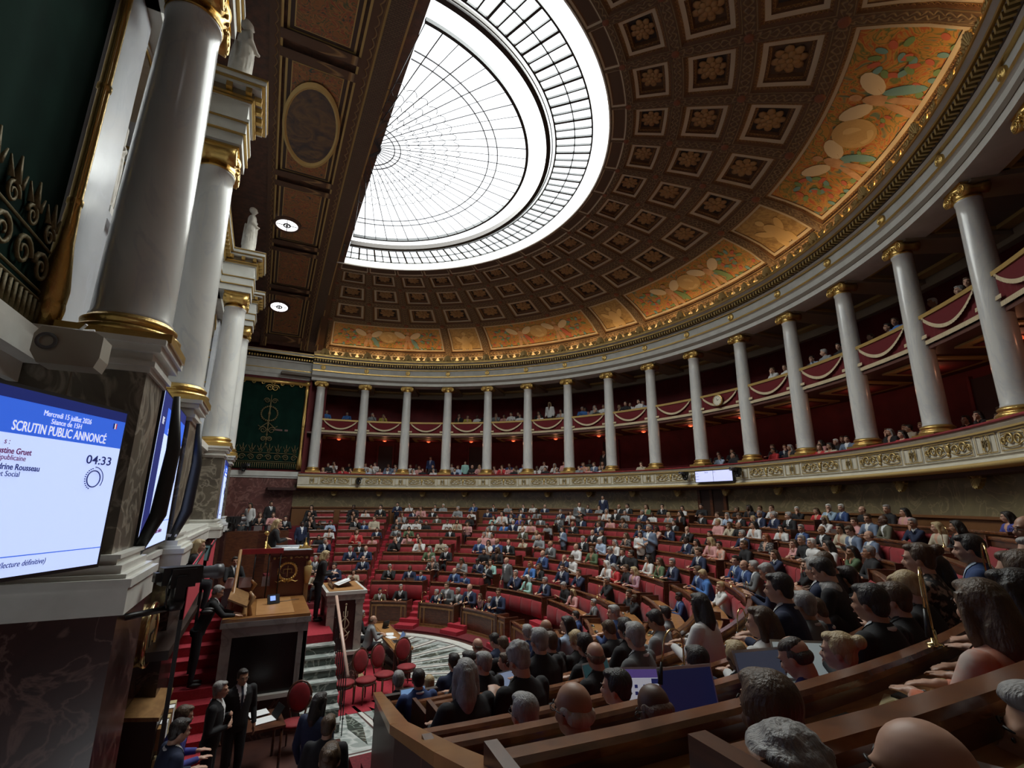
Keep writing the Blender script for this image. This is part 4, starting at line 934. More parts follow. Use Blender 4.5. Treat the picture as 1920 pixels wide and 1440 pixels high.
# ================================================================ benches
NRD = {9: 14.8, 8: 13.95, 7: 13.15, 6: 12.3, 5: 11.43, 4: 10.35, 3: 9.4, 2: 8.45, 1: 7.5, 0: 6.6, -1: 5.75, -2: 4.9}
NXE = {8: -.92, 7: -1.0, 6: -.94, 5: -.80, 4: -.14, 3: 0, 2: .13, 1: .05, 0: .12, -1: .5, -2: .7}
def row(j, th):                        # ledge radius, ledge height, floor height
    if th > 140.2: R, Z = NRD[j], 3.95-.3*(8-j)
    elif j == -2: R, Z = 5.65, .86
    elif j == -1: R, Z = 6.25, 1.10
    else: R, Z = RJ(j), ZJ(j)
    return R, Z, Z-.80
ORDN = ORD
BLK = ['beside the far wall', 'left of the first red stairway', 'right of the first red stairway', 'facing the viewer at centre left', 'left of the central door', 'right of the central door', 'on the right side', 'in the near right block']
def bench(j, si, t0, t1):
    tm = (t0+t1)/2; R, Z, F = row(j, tm); Rp, Zp, Fp = row(j-1, tm) if (j-1 >= -2 and not (tm < 140 and j <= -1)) else (R-.8, Z-.3, max(0, Z-1.1))
    if tm < 112 and j == 0: Fp = .3
    if j == -2: Fp = .0
    base = rc(R, tm, F)
    t = empty('desk_bench', base, 0, None, 'bench')
    n = max(3, int((t1-t0)/2.0))
    def part(name, m, mats):
        o = m.build(name, mats, t); o.location = -base; return o
    m = MB(); m.ring([(R-.03, Fp), (R-.03, Z-.03), (R+.03, Z-.03), (R+.03, Fp)], t0, t1, n, 0, uvs=1)
    if tm > 140: m.ring([(R-.03, Fp-.5), (R-.03, Fp), (R+.5, F), (R+.5, Fp-.5)], t0, t1, n, 0)
    part('front_panel', m, [WOOD if j >= -1 else WOOD])
    m = MB(); m.ring([(R-.05, Z-.05), (R-.055, Z-.02), (R-.045, Z), (R+.028, Z+.003), (R+.04, Z-.015), (R+.035, Z-.045)], t0, t1, n, 0); part('ledge', m, [mat('ledge_mahogany', (.20, .072, .028), .25, col2=(.11, .038, .016), scale=3, stretch=(3, 3, 9), coat=.5)])
    m = MB(); m.ring([(R+.03, Z-.13), (R+.03, Z-.10), (R+.45, Z-.13), (R+.45, Z-.16)], t0, t1, n, 0, uvs=1); part('desktop', m, [WOODT])
    if j > -2:
        w_ = .58; k = max(1, int(RA(t1-t0)*R/w_)); dt = (t1-t0)/k
        m = MB(); a0, a1 = -RA(dt)*R/2+.012, RA(dt)*R/2-.012
        zt, zb = Z-.15-F, max(Fp+.40, 0)-F
        vs = []
        for z, d in ((zb, .05), (zb+.05, .11), (zb+(zt-zb)*.5, .12), (zt-.05, .10), (zt, .05)):
            for u in range(7):
                f = u/6; e = .03 if u in (0, 6) else 0; vs.append((a0+(a1-a0)*f, -.03-d+e, z))
        m.add(vs, [(q*7+u, q*7+u+1, (q+1)*7+u+1, (q+1)*7+u) for q in range(4) for u in range(6)], 0, True)
        for s_ in (0, 6): m.add([vs[q*7+s_] for q in range(5)]+[(vs[q*7+s_][0], -.03, vs[q*7+s_][2]) for q in range(5)], [(q, q+1, q+6, q+5) if s_ else (q+1, q, q+5, q+6) for q in range(4)], 0, True)
        me = m.mesh('backrest_cushion', REDV)
        for q in range(k):
            a = t0+dt*(q+.5); o = bpy.data.objects.new('backrest_cushion', me); COL.objects.link(o); o.parent = t
            o.location = rc(R, a, F)-base; o.rotation_euler = (0, 0, -RA(a))
    m = MB(); m.ring([(R+.48, F+.38), (R+.47, F+.44), (R+.50, F+.47), (R+.76, F+.46), (R+.78, F+.38)], t0, t1, n, 0); part('seat_cushion', m, [REDV])
    for a, s_ in ((t0, -1), (t1, 1)):
        m = MB(); c = rc(R+.17, a, 0); h = Z+.015-Fp
        m.obox((c.x, c.y, Fp+h/2), .045, .50, h, rz=-RA(a), mi=0); part('end_panel', m, [WOOD])
    if j == -2 and tm < 140:                        # moulded panels on the front of the ministers' desks
        m = MB(); m.ring([(R-.05, .10), (R-.05, .16), (R-.03, .16), (R-.03, .10)], t0+.4, t1-.4, n, 0); m.ring([(R-.05, .68), (R-.05, .74), (R-.03, .74), (R-.03, .68)], t0+.4, t1-.4, n, 0)
        for a in (t0+.6, t1-.6, t0+2.2, t1-2.2): m.ring([(R-.05, .1), (R-.05, .74), (R-.03, .74), (R-.03, .1)], a-.25, a+.25, 1, 0)
        m.ring([(R-.08, 0), (R-.06, .09), (R-.03, .09), (R-.03, 0)], t0, t1, n, 0); part('moulded_frame', m, [WOODO])
    if tm > 108:
        dev = MB(); dev.box(-.10, .10, -.045, .045, 0, .012, 0)
        for q in range(3): dev.lathe([(.0, .028), (.011, .028), (.013, .01)], 8, (-.06+.045*q, .025, 0), 1)
        de = dev.mesh('voting_console', [BLACK, ALU]); pl = MB().box(-.055, .055, -.02, .02, 0, .008).mesh('name_plate', mat('pale_brass_plate', (.55, .47, .22), .35, .5))
        k = int(RA(t1-t0)*R/.58)
        for q in range(k):
            a = t0+(t1-t0)*(q+.5)/k
            for nm, d, off in (('voting_console', de, 0), ('name_plate', pl, degrees(.19/R))):
                o = bpy.data.objects.new(nm, d); COL.objects.link(o); o.parent = t; o.location = rc(R+.13, a+off, Z-.104)-base; o.rotation_euler = (RA(-3.5), 0, -RA(a))
    # label
    t['label'] = 'dark mahogany bench with red backs, %s row, %s' % (ORDN[j+2], BLK[si])
    t['group'] = 'curved member benches'
    return t
for j in range(0, 10):
    for si, (a, b) in enumerate(SEC):
        if si == 0 and j < 1: continue
        if si == 7:
            if j > 8: continue
            R = NRD[j]; b = 180-degrees(math.asin(NXE[j]/R))
        bench(j, si, a, b)
for si, a, b in ((2, 24, 38.2), (3, 43.2, 58.6), (4, 62.2, 80), (4, 80.8, 86), (5, 90, 110)): 
    o = bench(-2, si, a, b)
    o['label'] = {24: 'moulded wooden ministers desk right of the red stairway, two members behind it', 43.2: 'second moulded ministers desk from the left, white papers and arched microphones on it', 62.2: 'third moulded ministers desk, curving round the marble rose', 80: 'x', 80.8: 'short link desk at the end of the third ministers desk', 90: 'curved front desk facing the tribune before the red padded backs'}[a]
bench(-1, 6, 112.8, 138.2)
for j in (-1, -2): bench(j, 7, 141.2, 180-degrees(math.asin(NXE[j]/NRD[j])))
# tiers under the near block
mb = MB(); pr_ = [(4.8, -.05), (4.8, .15)]
for j in range(-2, 9): pr_ += [(NRD[j], 3.95-.3*(8-j)-.80), (NRD[j+1], 3.95-.3*(8-j)-.80)]
pr_ += [(16.2, 3.15), (16.2, -.05)]
mb.ring(pr_, 140.4, 179, 40, 0)
prh = [(11.43, 0)]+[p for p in pr_ if p[0] >= 11.4 and p[1] > 2]+[(16.2, 0)]
mb.ring([(11.43, -.05)]+[(a, b) for a, b in pr_[:-1] if a >= 11.42]+[(16.2, -.05)], 179, 184.2, 8, 0)
mb.build('floor', [mat('bench_floor', (.1, .01, .015), .9)], kind='structure').name = 'floor_near_tiers'
# panelled balustrade closing the near block towards the tribune
RP = [V((-.08, -7.36, 1.9)), V((-.84, -11.35, 3.05)), V((-.98, -12.6, 3.42)), V((-1.05, -13.4, 3.66))]
t = empty('stair_balustrade', (-.08, -7.36, 0), 0, 'dark panelled balustrade with broad oak handrail closing the near benches', 'balustrade')
m = MB(); m2 = MB()
for a, b in zip(RP[:-1], RP[1:]):
    d = (b-a); e = V((-d.y, d.x, 0)).normalized()*.055; k = V((0, 0, .05)); base = V((-.08, -7.36, 0)); a2, b2 = a-base, b-base
    m.add([a2-e, a2+e, b2+e, b2-e, a2-e+k, a2+e+k, b2+e+k, b2-e+k], [(0, 3, 2, 1), (4, 5, 6, 7), (0, 1, 5, 4), (1, 2, 6, 5), (2, 3, 7, 6), (3, 0, 4, 7)])
    e *= .4; a3, b3 = V((a2.x, a2.y, 0)), V((b2.x, b2.y, 0))
    m2.add([a3-e, a3+e, b3+e, b3-e, a2-e, a2+e, b2+e, b2-e], [(0, 3, 2, 1), (4, 5, 6, 7), (0, 1, 5, 4), (1, 2, 6, 5), (2, 3, 7, 6), (3, 0, 4, 7)])
m.box(-.02, 1.0, -.05, .13, 0, .05)
m.build('handrail', [mat('oak_rail', (.38, .19, .06), .3, col2=(.26, .12, .04), scale=3, coat=.4)], t); m2.build('panel', [WOODD], t)
# closing panel of the near block beside the pit
m = MB(); m.box(-.1, .75, -7.42, -7.34, 0, 1.9); t = m.build('wooden_screen', [WOODD], label='dark wooden end screen of the near benches beside the marble stairs', cat='screen')
# arched brass microphones standing on the ledges
def gooseneck(h=.55, w_=.30):
    m = MB(); pts = [(-w_/2, 0, .06)]+[(-w_/2*cos(pi*i/14), 0, .06+(h-.06-w_/2)*1.0+w_/2*1.1*sin(pi*i/14)) for i in range(15)]+[(w_/2*1.25, -.0, h-w_/2-.12)]
    m.tube(pts, .009, 8, 0); b = MB(); b.lathe([(.055, 0), (.055, .015), (.022, .02), (.022, .10), (.014, .11), (0, .11)], 14, (-w_/2, 0, 0)); c = MB(); c.tube([(w_/2*1.25, 0, h-w_/2-.10), (w_/2*1.5, -.0, h-w_/2-.28)], [.012, .024], 10)
    return m.mesh('arched_neck', BRASS), b.mesh('base', BRASS), c.mesh('microphone_head', BLACK)
GN = gooseneck()
def mic(j, th, rz, label, s=1, dr=0.0):
    R, Z, F = row(j, th); t = empty('arched_microphone', rc(R+dr, th, Z), -RA(th)+rz, label, 'microphone', 'arched brass microphones'); t.scale = (s, s, s)
    for d in GN: o = bpy.data.objects.new(d.name.split('.')[0], d); COL.objects.link(o); o.parent = t
mic(7, 173.0, .25, 'large arched brass microphone in front of the person in the orange floral top', .74, .05); mic(7, 163.5, .2, 'arched brass microphone near the right edge of the picture', .8)
mic(6, 177.6, .1, 'arched brass microphone beside the grey laptop in the near block', .6); mic(5, 167.5, .1, 'tall arched brass microphone behind the bald member in the near block', .7); mic(6, 137.5, 0, 'arched brass microphone on the right benches by the empty red seats', .6)
for j, th, lb in ((-2, 29, 'arched microphone on the first ministers desk'), (-2, 45, 'arched microphone at the left end of the second ministers desk'), (-2, 52, 'arched microphone in the middle of the second ministers desk'), (-2, 64, 'arched microphone at the start of the third ministers desk'), (-2, 73, 'arched microphone beside white papers on the third ministers desk'),
                  (1, 103, 'arched microphone before the empty red seats at centre'), (3, 106, 'arched microphone by the leaning member in navy suit'), (4, 126, 'arched microphone before the grey-haired member in glasses on the right'), (6, 37, 'arched microphone on an upper bench left of centre'), (8, 18, 'arched microphone on an upper bench left of the first stairway'), (8, 137, 'arched microphone on the upper right benches'), (4, 135, 'arched microphone by the member in the white sleeveless top'), (7, 60.5, 'arched microphone at the end of an upper centre bench')):
    mic(j, th, .1, lb, .65)
# ================================================================ tribune
P_ = MB()
# platform, marble steps, red landing and red stairs
mb = MB(); mb.box(-.62, .10, -1.55, 1.55, 0, 1.40, 0)
n = 8
for i in range(n):
    z = 1.40-.175*(i+1); y = -1.55-.26*(i+1)
    mb.box(-.60, .12, y, y+.27, 0, z+.0, 1); mb.box(-.62, .13, y-.02, y+.255, z-.03, z+.006, 2)
mb.build('floor', [REDC, MARBG, MARBL], kind='structure').name = 'floor_tribune_steps'
mb = MB(); mb.box(-3.15, -2.15, -.7, .9, 0, 2.2, 0); mb.box(-2.15, -.6, -.9, .9, 0, 1.4, 1)
for s in (-1, 1):
    for i in range(13):
        z = 2.2-.169*(i+1); y = -.7-.33*(i+1) if s < 0 else .9+.33*i
        mb.box(-3.15, -2.17, y, y+.34, 0, z, 0)
mb.build('floor', [REDC, MARBR], kind='structure').name = 'floor_red_stairs'
mb = MB(); mb.box(-2.9, -1.85, -8.9, -7.0, 0, .35, 0); mb.build('floor', [REDC], kind='structure').name = 'floor_low_landing'
t = empty('speaker_tribune', (.45, 0, 0), 0, 'pale marble speakers tribune with gilt relief at the head of the marble steps', 'tribune')
m = MB(); m.box(-.42, .45, -.82, .82, 0, .75, 0); m.box(-.45, .48, -.85, .85, .70, .78, 1); m.build('base', [MARBG, WHITE], t)
m = MB()
m.box(-.36, .38, -.70, .70, .78, 2.05, 1)
for x in (-.34, .36):
    for y in (-.68, .68): m.box(x-.09, x+.09, y-.07, y+.07, .78, 1.98, 0); m.box(x-.11, x+.11, y-.09, y+.09, 1.88, 1.98, 0)
m.box(-.46, .48, -.80, .80, 1.98, 2.16, 0); m.box(-.50, .52, -.84, .84, 2.12, 2.2, 2); m.build('body', [MARBT, mat('tribune_red_marble', (.06, .018, .018), .3), WHITE], t)
m = MB(); m.box(-.42, .44, -.74, .74, 2.2, 2.215, 0); m.build('leather_top', [LEATH], t)
m = MB(); m.obox((-.02, -.02, 2.30), .62, .42, .03, ry=RA(-18), mi=0); m.box(-.2, .2, -.2, .2, 2.21, 2.27, 0); m.box(-.32, -.28, -.5, .5, 2.2, 2.32, 0); m.build('reading_stand', [WOOD], t)
m = MB()
def sg(x, z): return (x, -.79, z)
m.tube([sg(0.02, .92), sg(.02, 1.85)], [.008, .016], 8); m.ball(sg(.02, 1.88), .028, 8)
for s in (-1, 1):
    m.tube([sg(.02+s*(.10*abs(sin(q*.62)) if q < 12 else .05)*((-1)**int(q*.62/pi)), 1.0+.055*q) for q in range(14)], [.006+.010*sin(pi*q/14) for q in range(14)], 7)
m.tube([sg(-.10, 1.22), sg(-.04, 1.14), sg(.02, 1.12), sg(.10, 1.16), sg(.15, 1.24)], [.006, .02, .012, .02, .006], 7)
m.build('gilt_relief', [mat('pale_gilt', (.60, .52, .36), .4, .4)], t)
# papers and microphone on the tribune
t = empty('speech_papers', (.42, -.1, 2.33), 0, 'white speech papers held open on the tribune reading stand', 'papers')
m = MB(); m.obox((0, -.02, .0), .34, .40, .01, ry=RA(-18), rz=.2); m.obox((.05, .06, .02), .30, .36, .006, ry=RA(-18), rz=-.1); m.build('sheets', [PAPER], t)
t = empty('speech_microphone', (.62, .12, 2.22), 0, 'thin black gooseneck microphone bending towards the speaker', 'microphone')
m = MB(); m.lathe([(.05, 0), (.05, .02), (0, .02)], 12); m.tube([(0, 0, 0), (-.05, 0, .2), (-.2, -.02, .34), (-.30, -.03, .40)], .007, 6); m.tube([(-.28, -.03, .39), (-.34, -.03, .42)], [.012, .018], 8); m.build('neck', [BLACK], t)
# handrail of the steps
t = empty('step_handrail', (.14, -1.2, 0), 0, 'pale handrail with thin iron balusters beside the green marble steps', 'handrail')
m = MB(); a, b = V((0, -.1, 2.18)), V((0, -2.55, 1.10)); m.tube([a, b], .035, 10, flat=.7); m.build('rail', [mat('pale_rail_wood', (.62, .42, .34), .3)], t)
for i in range(9):
    p = a.lerp(b, (i+.3)/9); z0 = max(0, 1.4-.175*(int(max(0, (-1.55+1.2-p.y))/.26)+1)) if p.y < -.35 else 1.4
    m = MB(); m.tube([(p.x, p.y, z0), (p.x, p.y, p.z)], .010, 6); m.ball((p.x, p.y, z0+.3), .022, 6); m.build('baluster', [IRON], t)
# secretaries' box
t = empty('secretary_desk', (-1.39, -1.9, 0), 0, 'marble framed secretary desk with dark front panel and leather top below the presidents seat', 'desk')
m = MB(); m.box(-.76, .76, -1.12, 1.1, 0, .72, 1); m.box(-.80, .79, -1.16, 1.1, .68, .76, 2); m.box(-.72, .73, -1.04, 1.08, .76, 2.02, 3)
for x in (-.68, .69): m.box(x-.09, x+.09, -1.10, -.95, .76, 1.98, 0)
m.box(-.78, .78, -1.12, -.95, 1.84, 2.10, 0); m.box(-.82, .82, -1.16, 1.1, 2.02, 2.12, 0); m.box(.70, .77, -1.1, 1.08, .76, 2.05, 0)
m.build('body', [marble('grey_marble', (.34, .32, .30), (.22, .20, .19), 1.6, .3, .06), MARBR, WHITE, mat('black_panel', (.012, .010, .010), .25)], t)
m = MB(); m.box(-.80, .80, -1.14, 1.08, 2.12, 2.18); m.build('wooden_top', [mat('honey_wood', (.36, .17, .05), .3, col2=(.26, .11, .035), scale=3, coat=.4)], t)
m = MB(); m.box(-.22, .50, -.98, .92, 2.18, 2.19); m.build('leather_inlay', [LEATH], t)
m = MB(); m.box(-.78, -.40, -.95, .95, 2.18, 2.22); m.obox((-.58, .0, 2.42), .40, 1.7, .03, ry=RA(25)); m.tube([(-.33, -.9, 2.18), (-.36, -.95, 2.38), (-.3, -.9, 2.52), (-.38, -.85, 2.62)], [.05, .035, .05, .03], 8); m.tube([(-.33, .9, 2.18), (-.36, .95, 2.38), (-.3, .9, 2.52), (-.38, .85, 2.62)], [.05, .035, .05, .03], 8); m.build('carved_lectern', [WOODO], t)
t = empty('desk_monitor', (-1.28, -1.75, 2.19), .3, 'small black tilted monitor with a blue figure on the secretary desk leather top', 'monitor')
m = MB(); m.obox((0, 0, .10), .26, .03, .20, rx=RA(-25)); m.box(-.09, .09, -.05, .12, 0, .02); m.build('case', [BLACK], t); m = MB(); m.obox((-.02, -.018, .12), .11, .012, .10, rx=RA(-25)); m.build('lit_image', [mat('blue_screen_light', (.25, .40, .9), .5, emit=1.2)], t)
t = empty('monitor_cable', (-1.0, -1.6, 2.19), 0, 'thin black cable lying across the secretary desk', 'cable'); m = MB(); m.tube([(-.2, 0, .008), (0, .05, .01), (.15, .15, .008), (.28, .15, .01)], .006, 5); m.build('cord', [BLACK], t)
# president's rostrum
t = empty('president_rostrum', (-.95, 0, 0), 0, 'tall dark mahogany presidents rostrum with gold wreath, gilt scroll arm and corner figure', 'rostrum')
m = MB(); m.box(-.42, .38, -.74, .74, 1.4, 3.0, 0); m.box(-.46, .44, -.80, .80, 2.98, 3.16, 0); m.box(-.50, .50, -.86, .86, 3.14, 3.24, 0); m.box(.36, .46, -.78, -.66, 1.4, 3.0, 1); m.box(.36, .46, .66, .78, 1.4, 3.0, 1); m.box(-.44, .42, -.77, .77, 1.5, 1.6, 1)
m.box(-1.4, -.4, -.9, .9, 1.4, 2.45, 0); m.build('body', [mat('rostrum_mahogany', (.085, .018, .012), .25, coat=.5), WOODO], t)
m = MB(); m.box(-.46, .46, -.82, .82, 3.24, 3.255); m.build('desk_cover', [mat('grey_blue_felt', (.30, .32, .36), .8)], t)
m = MB()
for i in range(24):
    a = 2*pi*i/24; m.ball((-.05+.20*cos(a), -.76, 2.75+.20*sin(a)), (.035, .02, .035), 8)
m.box(-.055, -.045, -.77, -.75, 2.62, 2.88); m.tube([(-.15, -.765, 2.80), (.05, -.765, 2.80)], .008, 6)
for x in (-.14, .04): m.lathe([(0, 0), (.05, .02)], 10, (x, -.765, 2.70)); m.tube([(x, -.765, 2.80), (x, -.765, 2.72)], .004, 4)
for s in (-1, 1): m.tube([(-.05+s*.02, -.76, 2.50), (-.05+s*.12, -.76, 2.54), (-.05+s*.2, -.76, 2.50), (-.05+s*.26, -.76, 2.53)], [.02, .016, .014, .006], 6)
m.build('gold_wreath', [GOLD], t)
m = MB()
for x in (-.38, 0, .36): m.lathe([(0, .02), (.03, .015), (.04, 0)], 12, (x, 0, 0)) if False else m.ball((x, -.81, 3.07), (.035, .015, .035), 10)
for x in (-.2, .18):
    m.tube([(x-.1, -.805, 3.07), (x-.05, -.81, 3.09), (x, -.81, 3.07), (x+.05, -.81, 3.09), (x+.1, -.805, 3.07)], .012, 6)
m.build('frieze_ornament', [GOLDD], t)
m = MB(); 
for q in range(5): m.tube([(-.62+.0*q, -.80-.02*q, 3.62-.07*q), (-.60, -.82-.015*q, 3.42-.05*q), (-.50, -.82, 3.30-.03*q), (-.30, -.82, 3.22-.01*q)], .028, 7)
m.ball((-.62, -.82, 3.66), .06, 10); m.box(-.80, -.60, -.86, -.74, 2.4, 3.66, 1); m.box(-.80, -.60, .74, .86, 2.4, 3.66, 1); m.build('scroll_arm', [GOLD, WOOD], t)
m = MB(); m.ball((.44, -.78, 2.93), (.05, .05, .065), 10); m.loft([((.42, -.76, 2.45), .05, .05), ((.42, -.76, 2.7), .09, .08), ((.42, -.77, 2.84), .10, .07), ((.43, -.78, 2.88), .03, .03)], 12); m.build('corner_figure', [GOLDP], t)
t = empty('desk_bell', (-.62, -.45, 3.255), 0, 'gilt bell and inkstand on the presidents rostrum', 'bell')
m = MB(); m.lathe([(.09, 0), (.095, .02), (.06, .08), (.045, .13), (.02, .15), (.012, .24), (.02, .26), (0, .27)], 18); m.box(-.16, .16, -.08, .08, -.0, .02); m.ball((-.12, 0, .05), .035, 8); m.tube([(.1, 0, .02), (.13, 0, .2)], .008, 6); m.build('bell_body', [GOLD], t)
t = empty('rostrum_papers', (-1.05, -.2, 3.258), 0, 'white papers under the presidents hands on the rostrum', 'papers'); m = MB(); m.obox((0, 0, .004), .21, .30, .008, rz=.2); m.obox((.2, -.1, .004), .21, .30, .006, rz=-.3); m.build('sheets', [PAPER], t)
# red barrier and rails on the landing
t = empty('landing_barrier', (-2.1, -1.0, 2.2), 0, 'red padded barrier on dark posts beside the presidents rostrum', 'barrier')
m = MB(); m.box(0, .95, 0, .06, 1.00, 1.12); m.build('red_pad', [REDV], t); 
for x in (.05, .35, .65, .9): MB().tube([(x, .03, 0), (x, .03, 1.0)], .015, 6).build('post', [IRON], t)
t = empty('leaning_handrail', (-2.10, -2.9, 1.3), 0, 'wooden handrail rising behind the secretary desk to the red barrier', 'handrail'); MB().tube([(0, 0, 0), (.02, 1.9, 2.0)], .035, 8).build('rail', [WOODO], t); MB().tube([(0, 0, 0), (0, 0, -.3)], .03, 6).build('post', [IRON], t); MB().tube([(.02, 1.9, 2.0), (.02, 1.9, .9)], .03, 6).build('post', [IRON], t)
# ---------------------------------------------------------------- chairs, clerk's desk, small table
def chair_mesh():
    s_ = MB(); s_.ball((0, 0, .45), (.24, .23, .055), 16); b = MB(); b.ball((0, .24, .80), (.20, .045, .24), 16, 0, Matrix.Rotation(-.12, 3, 'X')); fr = MB(); fr.tube([(.215*cos(a), .25+.028*sin(a), .80+.255*sin(a)) for a in [2*pi*i/24 for i in range(25)]], .018, 6); fr.tube([(-.12, .21, .45), (-.15, .23, .62)], .018, 6); fr.tube([(.12, .21, .45), (.15, .23, .62)], .018, 6)
    fr.lathe([(.21, .36), (.23, .40), (.22, .43)], 20)
    l = MB(); l.tube([(0, 0, 0), (0, 0, .1), (0, 0, .38)], [.013, .017, .024], 8)
    return s_.mesh('seat', REDV), b.mesh('backrest', REDV), fr.mesh('frame', WOOD), l.mesh('leg', WOOD)
CH = chair_mesh()
def chair(x, y, z, rz, lb, grp='red upholstered chairs by the tribune'):
    t = empty('red_chair', (x, y, z), rz, lb, 'chair', grp)
    for d in CH[:3]: o = bpy.data.objects.new(d.name.split('.')[0], d); COL.objects.link(o); o.parent = t
    for lx, ly in ((-.17, -.15), (.17, -.15), (-.15, .19), (.15, .19)): o = bpy.data.objects.new('leg', CH[3]); COL.objects.link(o); o.parent = t; o.location = (lx, ly, 0)
mb = MB(); mb.box(.15, 2.4, -2.6, -1.0, 0, .012); mb.box(1.15, 1.75, -1, 2.4, 0, .012); o = mb.build('red_rug', [REDC], label='red carpet strip under the chairs beside the tribune', cat='rug')
chair(.36, -2.05, .012, .5, 'first red chair from the left beside the marble steps, behind the handrail'); chair(.84, -2.05, .012, .45, 'second red chair from the left in the row beside the marble steps')
chair(1.30, -1.85, .012, .5, 'third red chair from the left, right next to the clerks desk'); chair(1.92, -1.55, .012, .2, 'rightmost red chair, on the edge of the marble rose'); chair(-.76, -3.75, .0, -.3, 'red chair beside the small table with papers at the foot of the secretary desk')
t = empty('clerk_desk', (1.98, .5, 0), 0, 'long clerks desk with tan leather top between the tribune and the marble rose', 'desk')
m = MB(); m.box(-.28, .24, -1.55, 1.5, .68, .74); m.build('desktop', [mat('honey_wood', (.36, .17, .05))], t); MB().box(-.20, .16, -1.45, 1.4, .74, .748).build('leather_inlay', [LEATH], t); MB().box(.12, .18, -1.5, 1.45, 0, .68).build('front_panel', [WOODD], t)
for x, y in ((-.22, -1.48), (.18, -1.48), (-.22, 1.42), (.18, 1.42)): MB().box(x-.03, x+.03, y-.03, y+.03, 0, .68).build('leg', [WOODD], t)
def laptop(loc, rz, lb, scr=(.10, .13, .22), em=.25, s=1.0, ang=22, mats=None, web=False):
    t = empty('laptop', loc, rz, lb, 'laptop', 'laptops on the desks'); t.scale = (s, s, s)
    m = MB(); m.box(-.16, .16, -.11, .11, 0, .014, 0); m.build('base', [ALU], t); k = MB(); k.box(-.14, .14, -.03, .09, .0145, .017); k.build('keyboard', [BLACK], t)
    a = RA(ang); m = MB(); m.obox((0, -.11-.11*sin(a)+.0, .014+.11*cos(a)), .32, .008, .22, rx=a); l = m.build('lid', [ALU], t)
    m = MB(); m.obox((0, -.103-.11*sin(a), .014+.11*cos(a)), .30, .004, .195, rx=a, mi=0)
    if web:
        for q, (x, z, w_, h, mi) in enumerate(((0, .075, .30, .05, 1), (-.09, .03, .08, .03, 2), (.0, .0, .02, .02, 2), (.06, .0, .02, .02, 2), (.12, .0, .02, .02, 2), (0, -.04, .02, .02, 2), (.06, -.04, .02, .02, 2), (-.08, -.03, .06, .03, 2), (0, -.088, .28, .015, 3))):
            m.obox((x, -.099-.11*sin(a)-z*sin(a), .014+.11*cos(a)+z*cos(a)), w_, .004, h, rx=a, mi=mi)
    m.build('screen', [mat('screen_%d_%d' % (int(scr[2]*100), int(em*100)), scr, .3, emit=em), mat('screen_banner', (.12, .08, .30), .4, emit=.6), mat('screen_navy', (.03, .04, .2), .4, emit=.3), mat('screen_teal', (.05, .3, .3), .4, emit=.5)], l)
    return t
laptop((1.95, -.35, .75), pi/2, 'open laptop with blue screen on the clerks desk', (.12, .20, .40), .5)
t = empty('desk_papers', (1.9, .15, .75), 0, 'loose white papers on the clerks desk', 'papers'); m = MB(); m.obox((0, 0, .003), .21, .30, .006, rz=.3); m.obox((.05, .35, .003), .21, .30, .006, rz=-.2); m.build('sheets', [PAPER], t)
for y, lb in ((1.25, 'small black screen on the far end of the clerks desk'), (-.85, 'small black screen on the near corner of the clerks desk')):
    t = empty('desk_display', (2.0, y, .75), .5, lb, 'monitor'); m = MB(); m.obox((0, 0, .12), .22, .03, .18, rx=RA(15)); m.box(-.08, .08, -.06, .08, 0, .02); m.build('case', [BLACK], t)
t = empty('side_table', (-1.38, -4.2, 0), .1, 'small dark wooden table with white papers at the foot of the secretary desk', 'table')
MB().box(-.38, .38, -.42, .42, .70, .74).build('tabletop', [WOOD], t)
for x in (-.33, .33):
    for y in (-.37, .37): MB().tube([(x, y, 0), (x, y, .7)], .022, 8).build('leg', [WOOD], t)
t = empty('open_folder', (-1.3, -4.25, .745), .3, 'white papers in an open black folder on the small table', 'papers'); m = MB(); m.obox((0, 0, .005), .34, .26, .008); m.obox((.0, .3, .03), .32, .2, .006, rx=.1); m.build('sheets', [PAPER], t); m = MB(); m.obox((.23, 0, .10), .20, .30, .01, ry=RA(-55)); m.build('cover', [BLACK], t)
# ================================================================ people
SK = [mat('skin_light', (.52, .30, .21), .5), mat('skin_tan', (.38, .20, .125), .5), mat('skin_deep', (.10, .048, .03), .5)]
def hairm(n, c, c2): return mat('hair_'+n, c, .5, col2=c2, scale=26, stretch=(1, .6, .25), bump=.5, bscale=110)
HAIR = {'k': hairm('black', (.012, .009, .008), (.03, .022, .018)), 'b': hairm('brown', (.055, .030, .016), (.10, .058, .03)), 'y': hairm('blonde', (.36, .25, .12), (.52, .40, .22)), 'g': hairm('grey', (.20, .19, .18), (.36, .35, .34)), 'w': hairm('white', (.55, .54, .50), (.70, .69, .66)), 'o': hairm('auburn', (.25, .075, .025), (.34, .11, .04)), '0': hairm('cropped', (.13, .08, .055), (.20, .14, .10)), 'h': hairm('fringe_white', (.55, .53, .45), (.4, .36, .3)), 't': hairm('thin_dark', (.03, .02, .015), (.06, .04, .03))}
def cl(n, c, **k): return mat('cloth_'+n, c, .85, **k)
SHW = cl('shirt_white', (.66, .67, .68)); TIE = cl('tie_dark', (.015, .018, .035)); DARK = mat('dark_detail', (.01, .008, .008), .5); TRO = cl('trousers_dark', (.014, .015, .02)); LIP = mat('lips', (.34, .12, .09), .5)
